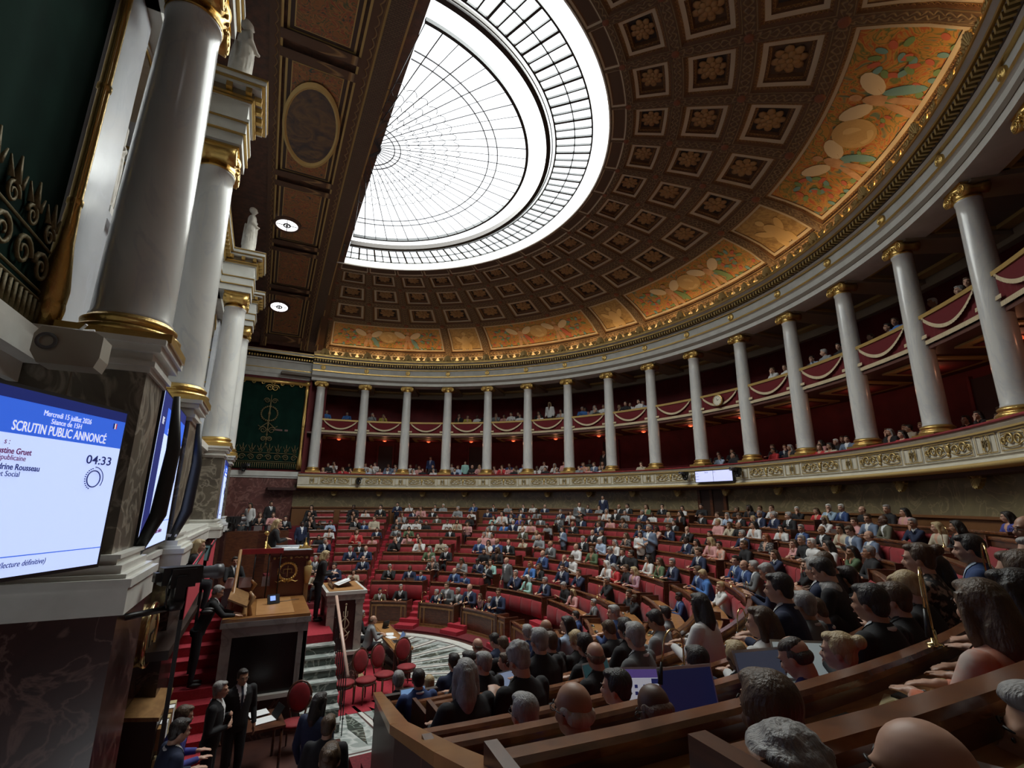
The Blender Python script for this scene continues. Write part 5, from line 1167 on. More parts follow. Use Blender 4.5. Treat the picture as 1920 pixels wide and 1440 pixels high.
CLOTH = {'NS': (cl('navy', (.014, .022, .058)), SHW, TIE, 'navy suit'), 'KS': (cl('black_suit', (.012, .012, .014)), SHW, TIE, 'black suit'), 'GS': (cl('grey_suit', (.12, .125, .13)), SHW, TIE, 'grey suit'), 'BS': (cl('blue_suit', (.026, .055, .16)), cl('shirt_blue', (.40, .50, .64)), TIE, 'blue suit'),
 'LS': (cl('pale_blue_suit', (.28, .38, .48)), SHW, TIE, 'pale blue suit'), 'OS': (cl('olive_suit', (.10, .095, .065)), SHW, None, 'olive jacket'), 'IS': (cl('indigo_suit', (.045, .040, .17)), None, None, 'indigo blue jacket'),
 'D': (cl('slate', (.13, .17, .25)), SHW, None, 'slate blue jacket'), 'H': (cl('sage', (.22, .28, .20)), cl('pattern_top', (.5, .45, .5), col2=(.1, .1, .12), scale=25), None, 'sage green jacket'),
 'W': (cl('white', (.62, .61, .60)), None, None, 'white top'), 'K': (cl('black', (.014, .013, .015)), None, None, 'black top'), 'G': (cl('grey', (.26, .27, .28)), None, None, 'grey top'), 'R': (cl('red', (.48, .035, .04)), None, None, 'red top'), 'P': (cl('pink', (.56, .28, .27)), None, None, 'pink top'),
 'O': (cl('orange', (.62, .17, .08), col2=(.5, .4, .35), scale=9), None, None, 'orange patterned top'), 'T': (cl('mint', (.30, .52, .48)), None, None, 'mint top'), 'E': (cl('beige', (.46, .40, .30)), None, None, 'beige top'), 'V': (cl('green', (.09, .14, .07)), None, None, 'green top'), 'V2': (cl('vest', (.02, .02, .03)), SHW, None, 'dark waistcoat over white shirt'),
 'B': (cl('bright_blue', (.06, .17, .45)), None, None, 'bright blue top'), 'L': (cl('sky', (.38, .47, .62)), None, None, 'light blue shirt'), 'F': (cl('floral', (.03, .03, .035), col2=(.34, .28, .24), scale=22, lo=.52, hi=.6), None, None, 'dark patterned top'), 'X': (cl('violet', (.07, .07, .34), col2=(.05, .06, .24), scale=9), None, None, 'violet blue top'),
 'S': (cl('striped_pink', (.55, .40, .44), col2=(.25, .06, .12), scale=14, stretch=(4, 1, .1)), None, None, 'pink striped blouse'), 'Y': (cl('mustard', (.42, .33, .06)), None, None, 'mustard top'), 'M': (cl('maroon', (.07, .02, .025)), None, None, 'maroon top')}
HW = {'k': 'dark', 'b': 'brown', 'y': 'blonde', 'g': 'grey', 'w': 'white', 'o': 'auburn', '0': 'bald', 'h': 'balding white', 't': 'thinning dark'}
def hand(m, w_, d, up_, s=1.0, curl=.35, side=1):
    d = V(d).normalized(); u = V(up_).normalized(); x = d.cross(u).normalized(); u = x.cross(d).normalized(); w_ = V(w_)
    rot = Matrix((x, d, u)).transposed()
    m.ball(w_+d*.045*s, (.040*s, .052*s, .017*s), 10, 0, rot)
    m.tube([w_-d*.03*s, w_+d*.02*s], [.026*s, .030*s], 8)
    for i, (o, L) in enumerate(((-.029, .072), (-.010, .082), (.010, .076), (.028, .060))):
        b = w_+d*.085*s+x*o*s; p1 = b+d*L*.5*s-u*.010*s*curl*2; p2 = b+(d*L*.85-u*L*curl)*s; m.tube([b-d*.02*s, b, p1, p2], [.0095*s, .0100*s, .0088*s, .0070*s], 6)
    b = w_+d*.02*s-x*side*.034*s; m.tube([b, b+(d*.035-x*side*.026)*s, b+(d*.065-x*side*.026-u*.008)*s], [.013*s, .0115*s, .009*s], 6)
POSE = {  # torso lean (y at the shoulders), head yaw, head pitch, arms
 0: (-.10, 0, 5, 'desk'), 1: (-.09, 14, 4, 'chin'), 2: (-.10, -4, 28, 'phone'), 3: (.02, -16, 2, 'cross'), 4: (-.10, 24, 4, 'desk'), 5: (-.10, -26, 6, 'desk'), 6: (0, 0, 4, 'stand'), 7: (-.06, 6, 14, 'read'), 8: (-.17, 0, 22, 'lean'), 9: (.0, 0, 2, 'stand2'), 10: (-.14, 0, 8, 'reach')}
def person_parts(pose, hs, vox, near=False):
    lean, hy, hp, arms = POSE[pose]; st = pose in (6, 7, 8, 9); zo = .46 if st else 0
    sk, ja, tr, ha, de, lp = MB(), MB(), MB(), MB(), MB(), MB()
    hipz = .52+zo
    L = lambda z: lean*max(0, min(1, (z-.5)/.5))
    # trunk
    ja.loft([((0, .02, hipz-.10), .16, .12), ((0, .01, hipz), .175, .13), ((0, L(.68)-.0, hipz+.15), .168, .122), ((0, L(.82), hipz+.30), .19, .125), ((0, L(.95), hipz+.43), .205, .12), ((0, L(1.02)+.005, hipz+.50), .165, .09), ((0, L(1.06)+.01, hipz+.545), .095, .065), ((0, L(1.06)+.01, hipz+.57), .066, .05)], 20)
    ny = L(1.04); nz = hipz+.53
    sk.tube([(0, ny+.012, nz-.06), (0, ny-.005, nz+.06), (0, ny-.02, nz+.10)], [.066, .057, .056], 12)
    if not near: pass
    # head
    H = Matrix.Translation((0, ny-.035, nz+.070)) @ Matrix.Rotation(RA(hy), 4, 'Z') @ Matrix.Rotation(RA(hp), 4, 'X'); Rm = H.to_3x3()
    def hp_(x, y, z): return H @ V((x, y, z))
    def hb(m, c, r, n=12): m.ball(hp_(*c), r, n, 0, Rm)
    hb(sk, (0, .012, .095), (.074, .093, .088), 18); hb(sk, (0, -.015, .045), (.062, .072, .070), 16); hb(sk, (0, -.035, .000), (.046, .050, .042), 12); hb(sk, (0, -.060, -.022), (.024, .022, .018), 8)
    sk.tube([hp_(0, -.085, .075), hp_(0, -.100, .052), hp_(0, -.110, .036)], [.009, .011, .014], 8); hb(sk, (-.010, -.100, .034), (.008, .010, .008), 6); hb(sk, (.010, -.100, .034), (.008, .010, .008), 6)
    for s in (-1, 1):
        hb(sk, (s*.076, .012, .052), (.010, .020, .032), 8); hb(sk, (s*.034, -.058, .040), (.026, .026, .022), 8); sk.tube([hp_(s*.012, -.084, .088), hp_(s*.034, -.083, .094), hp_(s*.052, -.070, .088)], [.007, .009, .006], 6)
        hb(de, (s*.029, -.0835, .071), (.0105, .0042, .0050), 8); de.tube([hp_(s*.014, -.0925, .092), hp_(s*.034, -.092, .098), hp_(s*.052, -.078, .092)], [.0025, .004, .002], 5)
    hb(sk, (0, -.088, .012), (.022, .012, .010), 8); lp.ball(hp_(0, -.0985, .010), (.020, .0045, .005), 8, 0, Rm)
    # hair
    if hs in 'slbcu':
        k = 1.0 if hs != 'c' else 1.07
        hb(ha, (0, .030, .108), (.083*k, .096*k, .088*k), 18); hb(ha, (0, -.030, .158), (.062*k, .052*k, .030*k), 12); hb(ha, (0, .060, .050), (.072, .052, .070), 12)
        for s in (-1, 1): hb(ha, (s*.071, .012, .088), (.014, .040, .045), 8)
        if hs == 'c':
            rr = random.Random(pose*7+ord(hs))
            for i in range(40 if hs == 'c' else 18):
                a, b = rr.uniform(0, 2*pi), rr.uniform(.1, 1.35); p = (.080*sin(b)*cos(a), .03+.094*sin(b)*sin(a), .115+.084*cos(b))
                if p[1] < -.055 and p[2] < .15: continue
                hb(ha, p, (.022, .022, .018) if hs == 'c' else (.018, .030, .014), 6)
        if hs == 'l':
            for s in (-1, 1): ha.tube([hp_(s*.066, .0, .13), hp_(s*.080, .018, .05), hp_(s*.080, .030, -.04), hp_(s*.072, .035, -.13)], [.028, .026, .030, .014], 10)
            ha.tube([hp_(0, .08, .12), hp_(0, .095, .02), hp_(0, .10, -.08), hp_(0, .10, -.17)], [.055, .066, .072, .035], 14); hb(ha, (0, .085, -.04), (.085, .042, .11), 14)
        if hs == 'u': hb(ha, (0, .135, .135), (.046, .046, .046), 10); ha.tube([hp_(-.05, .05, .15), hp_(0, .12, .14)], [.03, .02], 8); ha.tube([hp_(.05, .05, .15), hp_(0, .12, .14)], [.03, .02], 8)
    else:
        hb(ha, (0, .050, .055), (.078, .060, .050), 14)
        for s in (-1, 1): hb(ha, (s*.070, .020, .078), (.012, .036, .026), 8)
        if hs == 't': hb(ha, (0, .012, .125), (.074, .085, .056), 14)
    # arms
    for s in (-1, 1):
        sh = V((s*.188, L(1.0), hipz+.470)); a = arms; hd = None; up_ = (0, 0, 1)
        if a == 'desk': el, wr_ = V((s*.27, lean-.10, hipz+.22)), V((s*.12, lean-.30, .795+zo)); hd = (-s*.5, -.75, -.05)
        elif a == 'chin':
            if s > 0: el, wr_ = V((.20, lean-.20, .80)), V((.07, ny-.16, nz-.01)); hd = (-.25, .05, 1); up_ = (0, 1, 0)
            else: el, wr_ = V((-.27, lean-.12, .76)), V((-.02, lean-.27, .795)); hd = (.9, -.4, 0)
        elif a == 'phone': el, wr_ = V((s*.25, lean-.06, hipz+.20)), V((s*.065, lean-.29, hipz+.34)); hd = (-s*.35, -.6, .45)
        elif a == 'cross': el, wr_ = V((s*.25, -.12, hipz+.20)), V((-s*.08, -.25+.03*s, hipz+.22+.02*s)); hd = (-s, .1, .1); up_ = (0, -1, .2)
        elif a == 'stand': el, wr_ = V((s*.25, .03, hipz+.18)), V((s*.25, -.07, hipz-.06)); hd = (0, -.2, -1); up_ = (s, 0, 0)
        elif a == 'stand2': el, wr_ = (V((s*.25, .02, hipz+.18)), V((.04*s, -.21, hipz+.18 if s < 0 else hipz+.32))); hd = (-s*.8, -.2, .3); up_ = (0, -1, .3)
        elif a == 'reach': el, wr_ = (V((.22, -.36, .86)), V((.10, -.58, .90))) if s > 0 else (V((-.26, -.16, .72)), V((-.14, -.40, .80))); hd = (-.2, -1, -.15)
        elif a == 'read': el, wr_ = V((s*.22, -.08, hipz+.20)), V((s*.12, -.33, hipz+.20)); hd = (-s*.2, -1, 0)
        elif a == 'lean': el, wr_ = V((s*.24, -.36, hipz+.26)), V((s*.12, -.58, hipz+.22)); hd = (-s*.2, -1, -.1)
        m = ja; mid = sh.lerp(el, .5); cuff = el.lerp(wr_, .93)
        m.ball(sh, (.068, .066, .066), 10); m.tube([sh, mid, el], [.068, .060, .052], 12); m.ball(el, .047, 8); m.tube([el, el.lerp(wr_, .5), cuff], [.050, .044, .037], 12)
        hand(sk, wr_, hd, up_, 1.0, .35, s)
        if near: sk.tube([sh, el, wr_], [.030, .028, .024], 8)
    if near: sk.tube([(0, ny, nz), (0, L(.8), hipz+.3), (0, 0, hipz)], [.05, .09, .10], 12); sk.tube([(-.17, L(1.0), hipz+.475), (.17, L(1.0), hipz+.475)], .04, 8)
    # legs
    for s in (-1, 1):
        if st: tr.tube([(s*.085, .02, hipz+.02), (s*.095, 0, .52), (s*.10, .02, .10)], [.098, .068, .045], 12); de.ball((s*.105, -.05, .04), (.045, .125, .04), 10)
        else: tr.tube([(s*.08, .02, .50), (s*.10, -.18, .52), (s*.11, -.38, .52)], [.10, .085, .062], 12); tr.ball((s*.11, -.38, .52), .064, 10); tr.tube([(s*.11, -.38, .50), (s*.115, -.37, .30), (s*.115, -.34, .09)], [.06, .052, .040], 12); de.ball((s*.115, -.42, .04), (.042, .11, .04), 10)
    tr.ball((0, .03, hipz-.02), (.16, .13, .10), 12)
    C_ = lambda m, n, v: remesh(m, n, [SK[0]], v, 2 if v > .012 else 3)
    body = C_(sk, 'body', min(vox, .013)); hair = C_(ha, 'hair', vox*.8); jac = C_(ja, 'jacket', vox); tro = C_(tr, 'trousers', vox*1.3)
    return dict(body=body, hair=hair, jacket=jac, trousers=tro, de=de, lp=lp, ny=ny, nz=nz, L=L, hipz=hipz, H=H)
def classify(jac, P, vw=.072, low=.30):          # faces of the jacket: 2 jacket, 3 shirt, 4 tie
    zt = P['nz']; out = []
    for p in jac.polygons:
        c = p.center; f = (c.z-(zt-low))/low
        if p.normal.y < -.25 and 0 < f < 1.3 and abs(c.x) < vw*f: out.append(4 if abs(c.x) < .017+.008*(1-f) else 3)
        else: out.append(2)
    return out
def merge(P, lod):
    vs = []; fs = []; mi = []
    def addm(me, m_):
        b = len(vs); vs.extend([tuple(v.co) for v in me.vertices])
        for i, p in enumerate(me.polygons): fs.append(tuple(v+b for v in p.vertices)); mi.append(m_[i] if isinstance(m_, list) else m_)
    addm(P['body'], 0); addm(P['hair'], 1); addm(P['jacket'], classify(P['jacket'], P)); addm(P['trousers'], 5)
    b = len(vs); vs.extend(P['de'].v); [(fs.append(tuple(k+b for k in f)), mi.append(6)) for f in P['de'].f]
    b = len(vs); vs.extend(P['lp'].v); [(fs.append(tuple(k+b for k in f)), mi.append(7)) for f in P['lp'].f]
    me = bpy.data.meshes.new('person'); me.from_pydata(vs, [], fs); 
    for q in (SK[0], HAIR['k'], TRO, SHW, TIE, TRO, DARK, LIP): me.materials.append(q)
    me.polygons.foreach_set('material_index', mi); me.polygons.foreach_set('use_smooth', [True]*len(fs)); me.update(); return me
FAR = {}; NEAR = {}
def far_mesh(pose, hs):
    if (pose, hs) not in FAR: FAR[(pose, hs)] = merge(person_parts(pose, hs, .022), 0)
    return FAR[(pose, hs)]
def near_parts(pose, hs):
    if (pose, hs) not in NEAR:
        P = person_parts(pose, hs, .0115, True); jac = P['jacket']; cls = classify(jac, P)
        jac.materials.clear()
        for _ in range(1): jac.materials.append(TRO)
        # lift the shirt front and tie off the jacket as meshes of their own
        def sub(ids, name, off):
            m = MB(); idx = {}
            for i, p in enumerate(jac.polygons):
                if cls[i] in ids:
                    f = []
                    for v in p.vertices:
                        if v not in idx: idx[v] = len(m.v); m.v.append(tuple(jac.vertices[v].co+jac.vertices[v].normal*off))
                        f.append(idx[v])
                    m.f.append(tuple(f)); m.m.append(0); m.sm.append(True)
            return m.mesh(name, [SHW]) if m.f else None
        P['shirt'] = sub((3, 4), 'shirt', .006); P['tie'] = sub((4,), 'tie', .011)
        c = MB(); c.tube([(.066*cos(a), P['ny']+.012+.062*sin(a), P['nz']-.005-.012*cos(a-pi/2)*-1) for a in [2*pi*i/20 for i in range(21)]], .016, 6, caps=False); P['collar'] = c.mesh('collar', [SHW])
        f = MB(); f.v = list(P['de'].v); f.f = list(P['de'].f); f.m = [0]*len(f.f); f.sm = [True]*len(f.f); P['eyes'] = f.mesh('eyes_and_shoes', [DARK]); P['lips'] = P['lp'].mesh('lips', [LIP])
        g = MB(); H = P['H']
        for s in (-1, 1): g.tube([H @ V((s*.030+.020*cos(a), -.101, .068+.016*sin(a))) for a in [2*pi*i/14 for i in range(15)]], .0022, 5, caps=False); g.tube([H @ V((s*.050, -.099, .072)), H @ V((s*.079, -.02, .074)), H @ V((s*.080, .03, .066))], .0022, 5)
        g.tube([H @ V((-.010, -.102, .072)), H @ V((.010, -.102, .072))], .002, 5); P['glasses'] = g.mesh('glasses', [DARK])
        NEAR[(pose, hs)] = P
    return NEAR[(pose, hs)]
def person(x, y, z, rz, hair, cloth, pose, where, cands=None, near=False, skin=None, glasses=False, grp=None, s=1.0, label=None):
    rr = random.Random(int(x*1000)+int(y*777)); skin = skin if skin is not None else (0 if rr.random() < .72 else (1 if rr.random() < .75 else 2))
    hc, hs = hair[0], hair[1] if hair[0] not in '0ht' else ('0' if hair[0] != 't' else 't')
    J, SH, TI, cw = CLOTH[cloth]; sh = SH or J; ti = TI if (TI and rr.random() < .6) else sh
    if not SH and hs in 'lu': sh = SK[skin]; ti = SK[skin]
    if near:
        P = near_parts(pose, hs); t = empty('person', (x, y, z), rz); t.scale = (s, s, s)
        for nm, m_ in (('body', SK[skin]), ('hair', HAIR[hc]), ('jacket', J), ('shirt', sh), ('tie', ti), ('trousers', TRO), ('eyes', DARK), ('lips', LIP), ('collar', SHW if SH else None), ('glasses', DARK if glasses else None)):
            if m_ is None or P.get(nm) is None: continue
            if nm == 'tie' and ti == sh: continue
            o = bpy.data.objects.new('top' if nm == 'jacket' and not SH else nm, P[nm]); COL.objects.link(o); o.parent = t; o.material_slots[0].link = 'OBJECT'; o.material_slots[0].material = m_
    else:
        t = bpy.data.objects.new('person', far_mesh(pose, hs)); COL.objects.link(t); t.location = (x, y, z); t.rotation_euler = (0, 0, rz); t.scale = (s, s, s)
        for i, m_ in enumerate((SK[skin], HAIR[hc], J, sh, ti, TRO)): t.material_slots[i].link = 'OBJECT'; t.material_slots[i].material = m_
    base = '%s person in %s' % ({'0': 'bald', 'k': 'dark-haired', 'b': 'brown-haired', 'y': 'blonde', 'g': 'grey-haired', 'w': 'white-haired', 'o': 'auburn-haired', 'h': 'white-haired balding', 't': 'thinly dark-haired'}[hc], cw)
    t['category'] = 'person'
    if label: t['label'] = label
    else: PEOPLE.append((t, base, where, t.name))
    if grp: t['group'] = grp
    return t
PEOPLE = []
# ================================================================ the crowd
# members on the benches: row, degrees round the hall, slouch in cm, hair, clothes, T = standing
SEATS = """-2 25.5 -20 ks OS;-2 33.1 -2 gs KS;-2 46.7 -16 gs NS;-2 50.9 20 bs GS;-2 55.1 -1 gs GS;-2 60.3 20 0s NS;-2 64.6 -14 bl M;-2 68.8 -20 gs NS;-2 73.0 19 bs NS;-1 114.3 1 ks BS;0 4.0 -20 kl E;0 9.2 16 ks NS;0 15.0 -15 kl E;0 25.9 7 gs KS;0 32.5 3 0s NS;0 36.0 -20 bs BS;0 47.5 -1 0s BS;0 51.0 -20 bs BS;0 58.4 -20 ks KS T;0 65.6 5 0s GS T;0 69.7 13 gs NS;0 74.3 0 wl T;0 81.7 4 gs NS;0 90.4 3 gs K;0 93.9 -15 yl P;0 105.6 -20 gs GS;1 3.5 8 gs GS;1 16.8 2 0s NS;1 37.6 4 gl F;1 46.8 2 bl G;1 52.1 3 ks NS;1 56.0 2 bl T;1 69.9 9 ol B;1 73.1 4 bl K;1 81.5 16 ks NS;1 87.7 5 bs NS;1 99.7 3 gs K;1 110.3 -12 bs K;1 113.5 -20 bs K;1 145.4 20 gs BS;2 12.4 9 gs NS;2 16.8 10 0s NS;2 34.7 9 gl V;2 39.7 11 gs KS;2 50.8 7 ks K;2 55.0 16 bl K;2 69.7 16 0s BS;2 76.6 7 0s NS;2 79.4 9 bs W;2 91.2 7 wl W;2 94.0 1 gl R;2 98.5 6 bs K;2 101.4 5 yl S;2 122.3 -20 ks BS;2 148.3 4 ks G;3 5.7 10 gs NS;3 14.4 -12 gs KS;3 23.6 13 0s K;3 30.4 10 kl W;3 36.2 11 bs E;3 47.2 16 0s BS;3 49.8 7 kl W;3 52.4 17 0s BS;3 55.5 14 0s KS;3 68.2 18 0s GS;3 76.0 15 0s W;3 80.7 10 bl V;3 86.7 17 gs NS;3 90.5 16 bs KS;3 93.2 14 ks K;3 98.7 5 kl W;3 102.5 3 bl V;3 107.0 10 gs NS;3 116.7 8 bs BS;3 119.4 4 ys B;3 126.7 -9 ys W;4 4.3 -12 ks K;4 13.3 17 bl R;4 17.3 -20 kl P;4 23.7 -1 gs KS;4 26.1 -7 kl P;4 28.6 -6 kl R;4 46.1 6 gs P;4 48.7 4 ks P;4 57.1 -17 kl E;4 61.7 6 0s G;4 67.9 -4 kl D T;4 74.0 10 gs KS;4 79.0 10 ws L;4 83.1 4 gl W;4 89.7 -4 ks W T;4 92.4 18 gs D T;4 107.5 12 bs NS;4 119.4 12 ks BS;4 122.3 5 0s BS;4 126.4 13 gs GS;5 6.6 -13 kl W;5 17.7 -13 ks NS;5 22.5 -2 gs GS;5 25.4 -5 kl V;5 35.9 -9 bs KS;5 45.5 -5 gl W;5 54.9 1 0s OS;5 58.4 -14 yl G;5 73.3 2 0s KS;5 75.8 3 bs KS;5 82.2 -2 bl F;5 98.0 2 ks NS;5 100.5 -4 kl F;5 104.3 9 yl P;5 106.6 -2 ks O;5 113.4 13 bs K;5 121.3 -1 bl NS;5 130.5 -6 bs K;5 134.0 -2 gs NS;5 138.0 17 ks K;6 2.3 17 kl K;6 4.4 -10 ks K;6 6.6 -10 ks L;6 12.2 11 ks KS;6 14.3 -12 gs BS;6 16.5 16 bs E;6 21.8 -2 0s K;6 24.2 -2 ks W;6 26.5 -1 ks W;6 28.9 -10 ks K;6 34.0 0 bs W;6 36.5 1 kl E;6 39.1 -14 bl P;6 45.0 -8 ks GS;6 48.2 -10 bl B;6 50.4 3 ws NS;6 52.8 -2 bl W;6 55.0 -2 bl P;6 59.1 -12 ks G;6 65.6 3 0s KS;6 72.2 6 bs NS;6 82.2 1 ks NS;6 86.3 -1 kl O;6 89.4 6 bs NS;6 93.6 3 0s KS;6 99.0 -9 ks K;6 106.6 4 gs NS;6 111.1 -2 ol F;6 118.2 -9 bl P;6 120.3 6 gs K;6 122.4 1 ws W;6 126.2 2 kl W;6 131.7 -2 kl V;6 134.3 4 gs K;7 2.1 10 kl K;7 11.4 13 kl K;7 22.5 3 bl G;7 26.4 -14 kl F;7 30.7 -10 bs OS;7 38.4 -11 bs K;7 44.2 -9 kl T;7 46.2 16 kl W;7 48.2 1 bs KS;7 50.6 -9 yl X;7 52.9 -6 ks KS;7 55.5 -8 bs GS;7 60.0 -2 gs GS;7 64.7 15 ks GS T;7 65.2 -5 bs NS;7 69.8 -2 gs K;7 72.3 -8 kl P;7 75.3 -8 bl F;7 79.1 -7 gs K;7 81.1 -12 ks NS;7 87.1 -11 bs KS;7 96.2 1 ys P;7 99.1 -7 bl E;7 101.1 -7 0s K;7 104.3 -1 kl W;7 109.7 -8 kl W;7 113.9 -2 gs BS;7 117.9 -2 0s KS;7 121.6 8 kl E;7 123.6 5 bs D;7 126.8 -5 0s D;8 2.5 10 kl K;8 11.3 14 ks K;8 13.8 -14 kl W;8 17.2 15 ks KS;8 24.4 -12 ks NS;8 26.2 9 bl P;8 28.9 -8 0s KS;8 34.7 9 gs G;8 37.8 -16 gs W;8 41.6 -5 ks NS;8 47.2 -10 ks NS;8 49.4 -9 bs NS;8 53.2 -5 kl G;8 58.6 -6 gs NS;8 60.9 -13 bl W;8 69.3 2 gl W;8 71.4 3 ks KS;8 73.4 -5 gs G;8 76.9 -1 gs NS;8 79.4 -11 bs W;8 83.0 -11 yl G;8 85.6 -2 kl K;8 90.0 -7 ks KS;8 93.3 -5 bs W;8 95.2 -6 gl L;8 97.7 -6 bs KS;8 99.7 -16 yl K;8 101.7 4 gs NS;8 104.3 2 gs NS;8 107.0 2 gs KS;8 113.3 -7 yl W;8 118.4 -10 bs P;8 120.6 3 bs D;8 123.2 0 0s OS;8 127.4 -5 gs NS;8 131.0 -11 yl E;8 133.9 -5 kl K;9 20.4 -2 ks NS;9 23.0 -11 gs W;9 28.6 -15 ks KS;9 30.4 -10 ws G;9 37.4 -2 ks BS;9 41.8 -9 ks KS;9 45.1 -9 gs G;9 48.6 -7 ks KS;9 50.9 -6 bs W;9 53.5 -10 0s NS;9 63.2 -9 bs NS;9 65.7 -13 bs G;9 66.4 -6 ks NS T;9 69.8 -7 0s KS;9 71.9 -2 ks KS;9 75.6 -5 bl V;9 79.2 -4 ks KS;9 83.4 -12 kl W;9 87.2 -2 ks K;9 94.0 -15 bs K;9 96.3 -6 kl K;9 98.3 -8 bs NS;9 100.4 -6 bs W;9 104.6 -12 ws K;9 107.9 -16 bl R;9 109.9 -2 ws LS;9 112.1 -2 ws BS;9 115.2 -9 0s K;9 118.8 -4 gs K;9 120.5 -13 kl P;9 133.7 -18 kl X"""
# near block: row, degrees, radius, cm over the floor, size, hair, clothes
NEARS = """5 181.2 11.89 -8 0.90 gs KS;6 182.1 12.76 -4 0.90 hs KS;6 180.2 12.76 -11 0.90 0s KS;5 178.0 11.89 -4 0.90 ks KS;5 174.3 11.89 0 0.90 ks NS;5 172.2 11.89 -3 0.90 ys KS;6 175.3 12.76 -3 0.90 ts IS;6 173.4 12.76 -6 0.90 yu NS;7 181.6 13.61 -8 0.90 bs K;4 174.3 10.81 0 0.97 0s K;4 171.6 10.81 0 1.05 gs GS;3 166.2 9.86 3 1.07 ks K;3 162.0 9.86 2 1.07 ks G;4 178.4 10.81 0 1.03 gc K;3 174.1 9.86 9 1.07 gs K;2 168.3 8.91 5 1.07 bs K;1 168.2 7.96 0 0.99 bs K;0 162.8 7.06 12 1.07 bs K;4 180.9 10.81 0 0.99 gl K;2 174.9 8.91 0 1.04 gs K;1 172.6 7.96 1 1.07 ks K;0 170.8 7.06 4 1.07 ks NS;0 166.9 7.06 0 1.03 yl K;-1 161.4 6.21 22 1.07 0s NS;2 165.2 8.91 0 1.06 ys K;3 170.2 9.86 0 1.04 ks K;2 160.2 8.91 0 1.07 bs K;0 177.5 7.06 0 1.02 gs K;1 177.9 7.96 0 0.99 ks BS;0 173.8 7.06 0 0.92 ys W;1 162.5 7.96 22 1.07 0s NS;1 158.6 7.96 19 1.07 kl L;4 165.7 10.81 12 1.07 kl W;5 170.3 11.89 0 1.03 bl W;5 168.3 11.89 18 1.07 ks NS;5 166.3 11.89 0 1.06 gs GS;5 164.3 11.89 0 0.98 bs NS;5 162.2 11.89 0 1.06 gs K;6 171.2 12.76 0 1.03 ks KS;6 169.1 12.76 0 1.01 bs K;6 167.1 12.76 0 1.04 ys K;5 154.2 11.89 0 1.02 ks KS;5 157.7 11.89 7 1.07 ks K;6 165.1 12.76 15 1.07 bu F;6 163.1 12.76 5 1.07 kl H;6 161.0 12.76 0 0.93 ks G;7 175.8 13.61 0 0.96 bl O;7 173.8 13.61 0 0.97 kl K;6 162.0 13.03 21 1.07 ks BS;7 168.4 13.45 0 0.98 bs K;7 171.3 13.53 0 1.01 bs NS;7 164.5 13.45 0 1.02 gs K;7 159.3 13.45 8 1.07 0s KS;5 161.3 11.73 21 1.07 gs NS;5 162.0 11.87 22 1.07 ks K;4 151.6 10.81 22 1.07 gs NS;5 158.2 11.73 22 1.07 bs K;-1 157.0 6.21 22 1.07 ks NS;0 158.0 7.06 22 1.07 gs BS"""
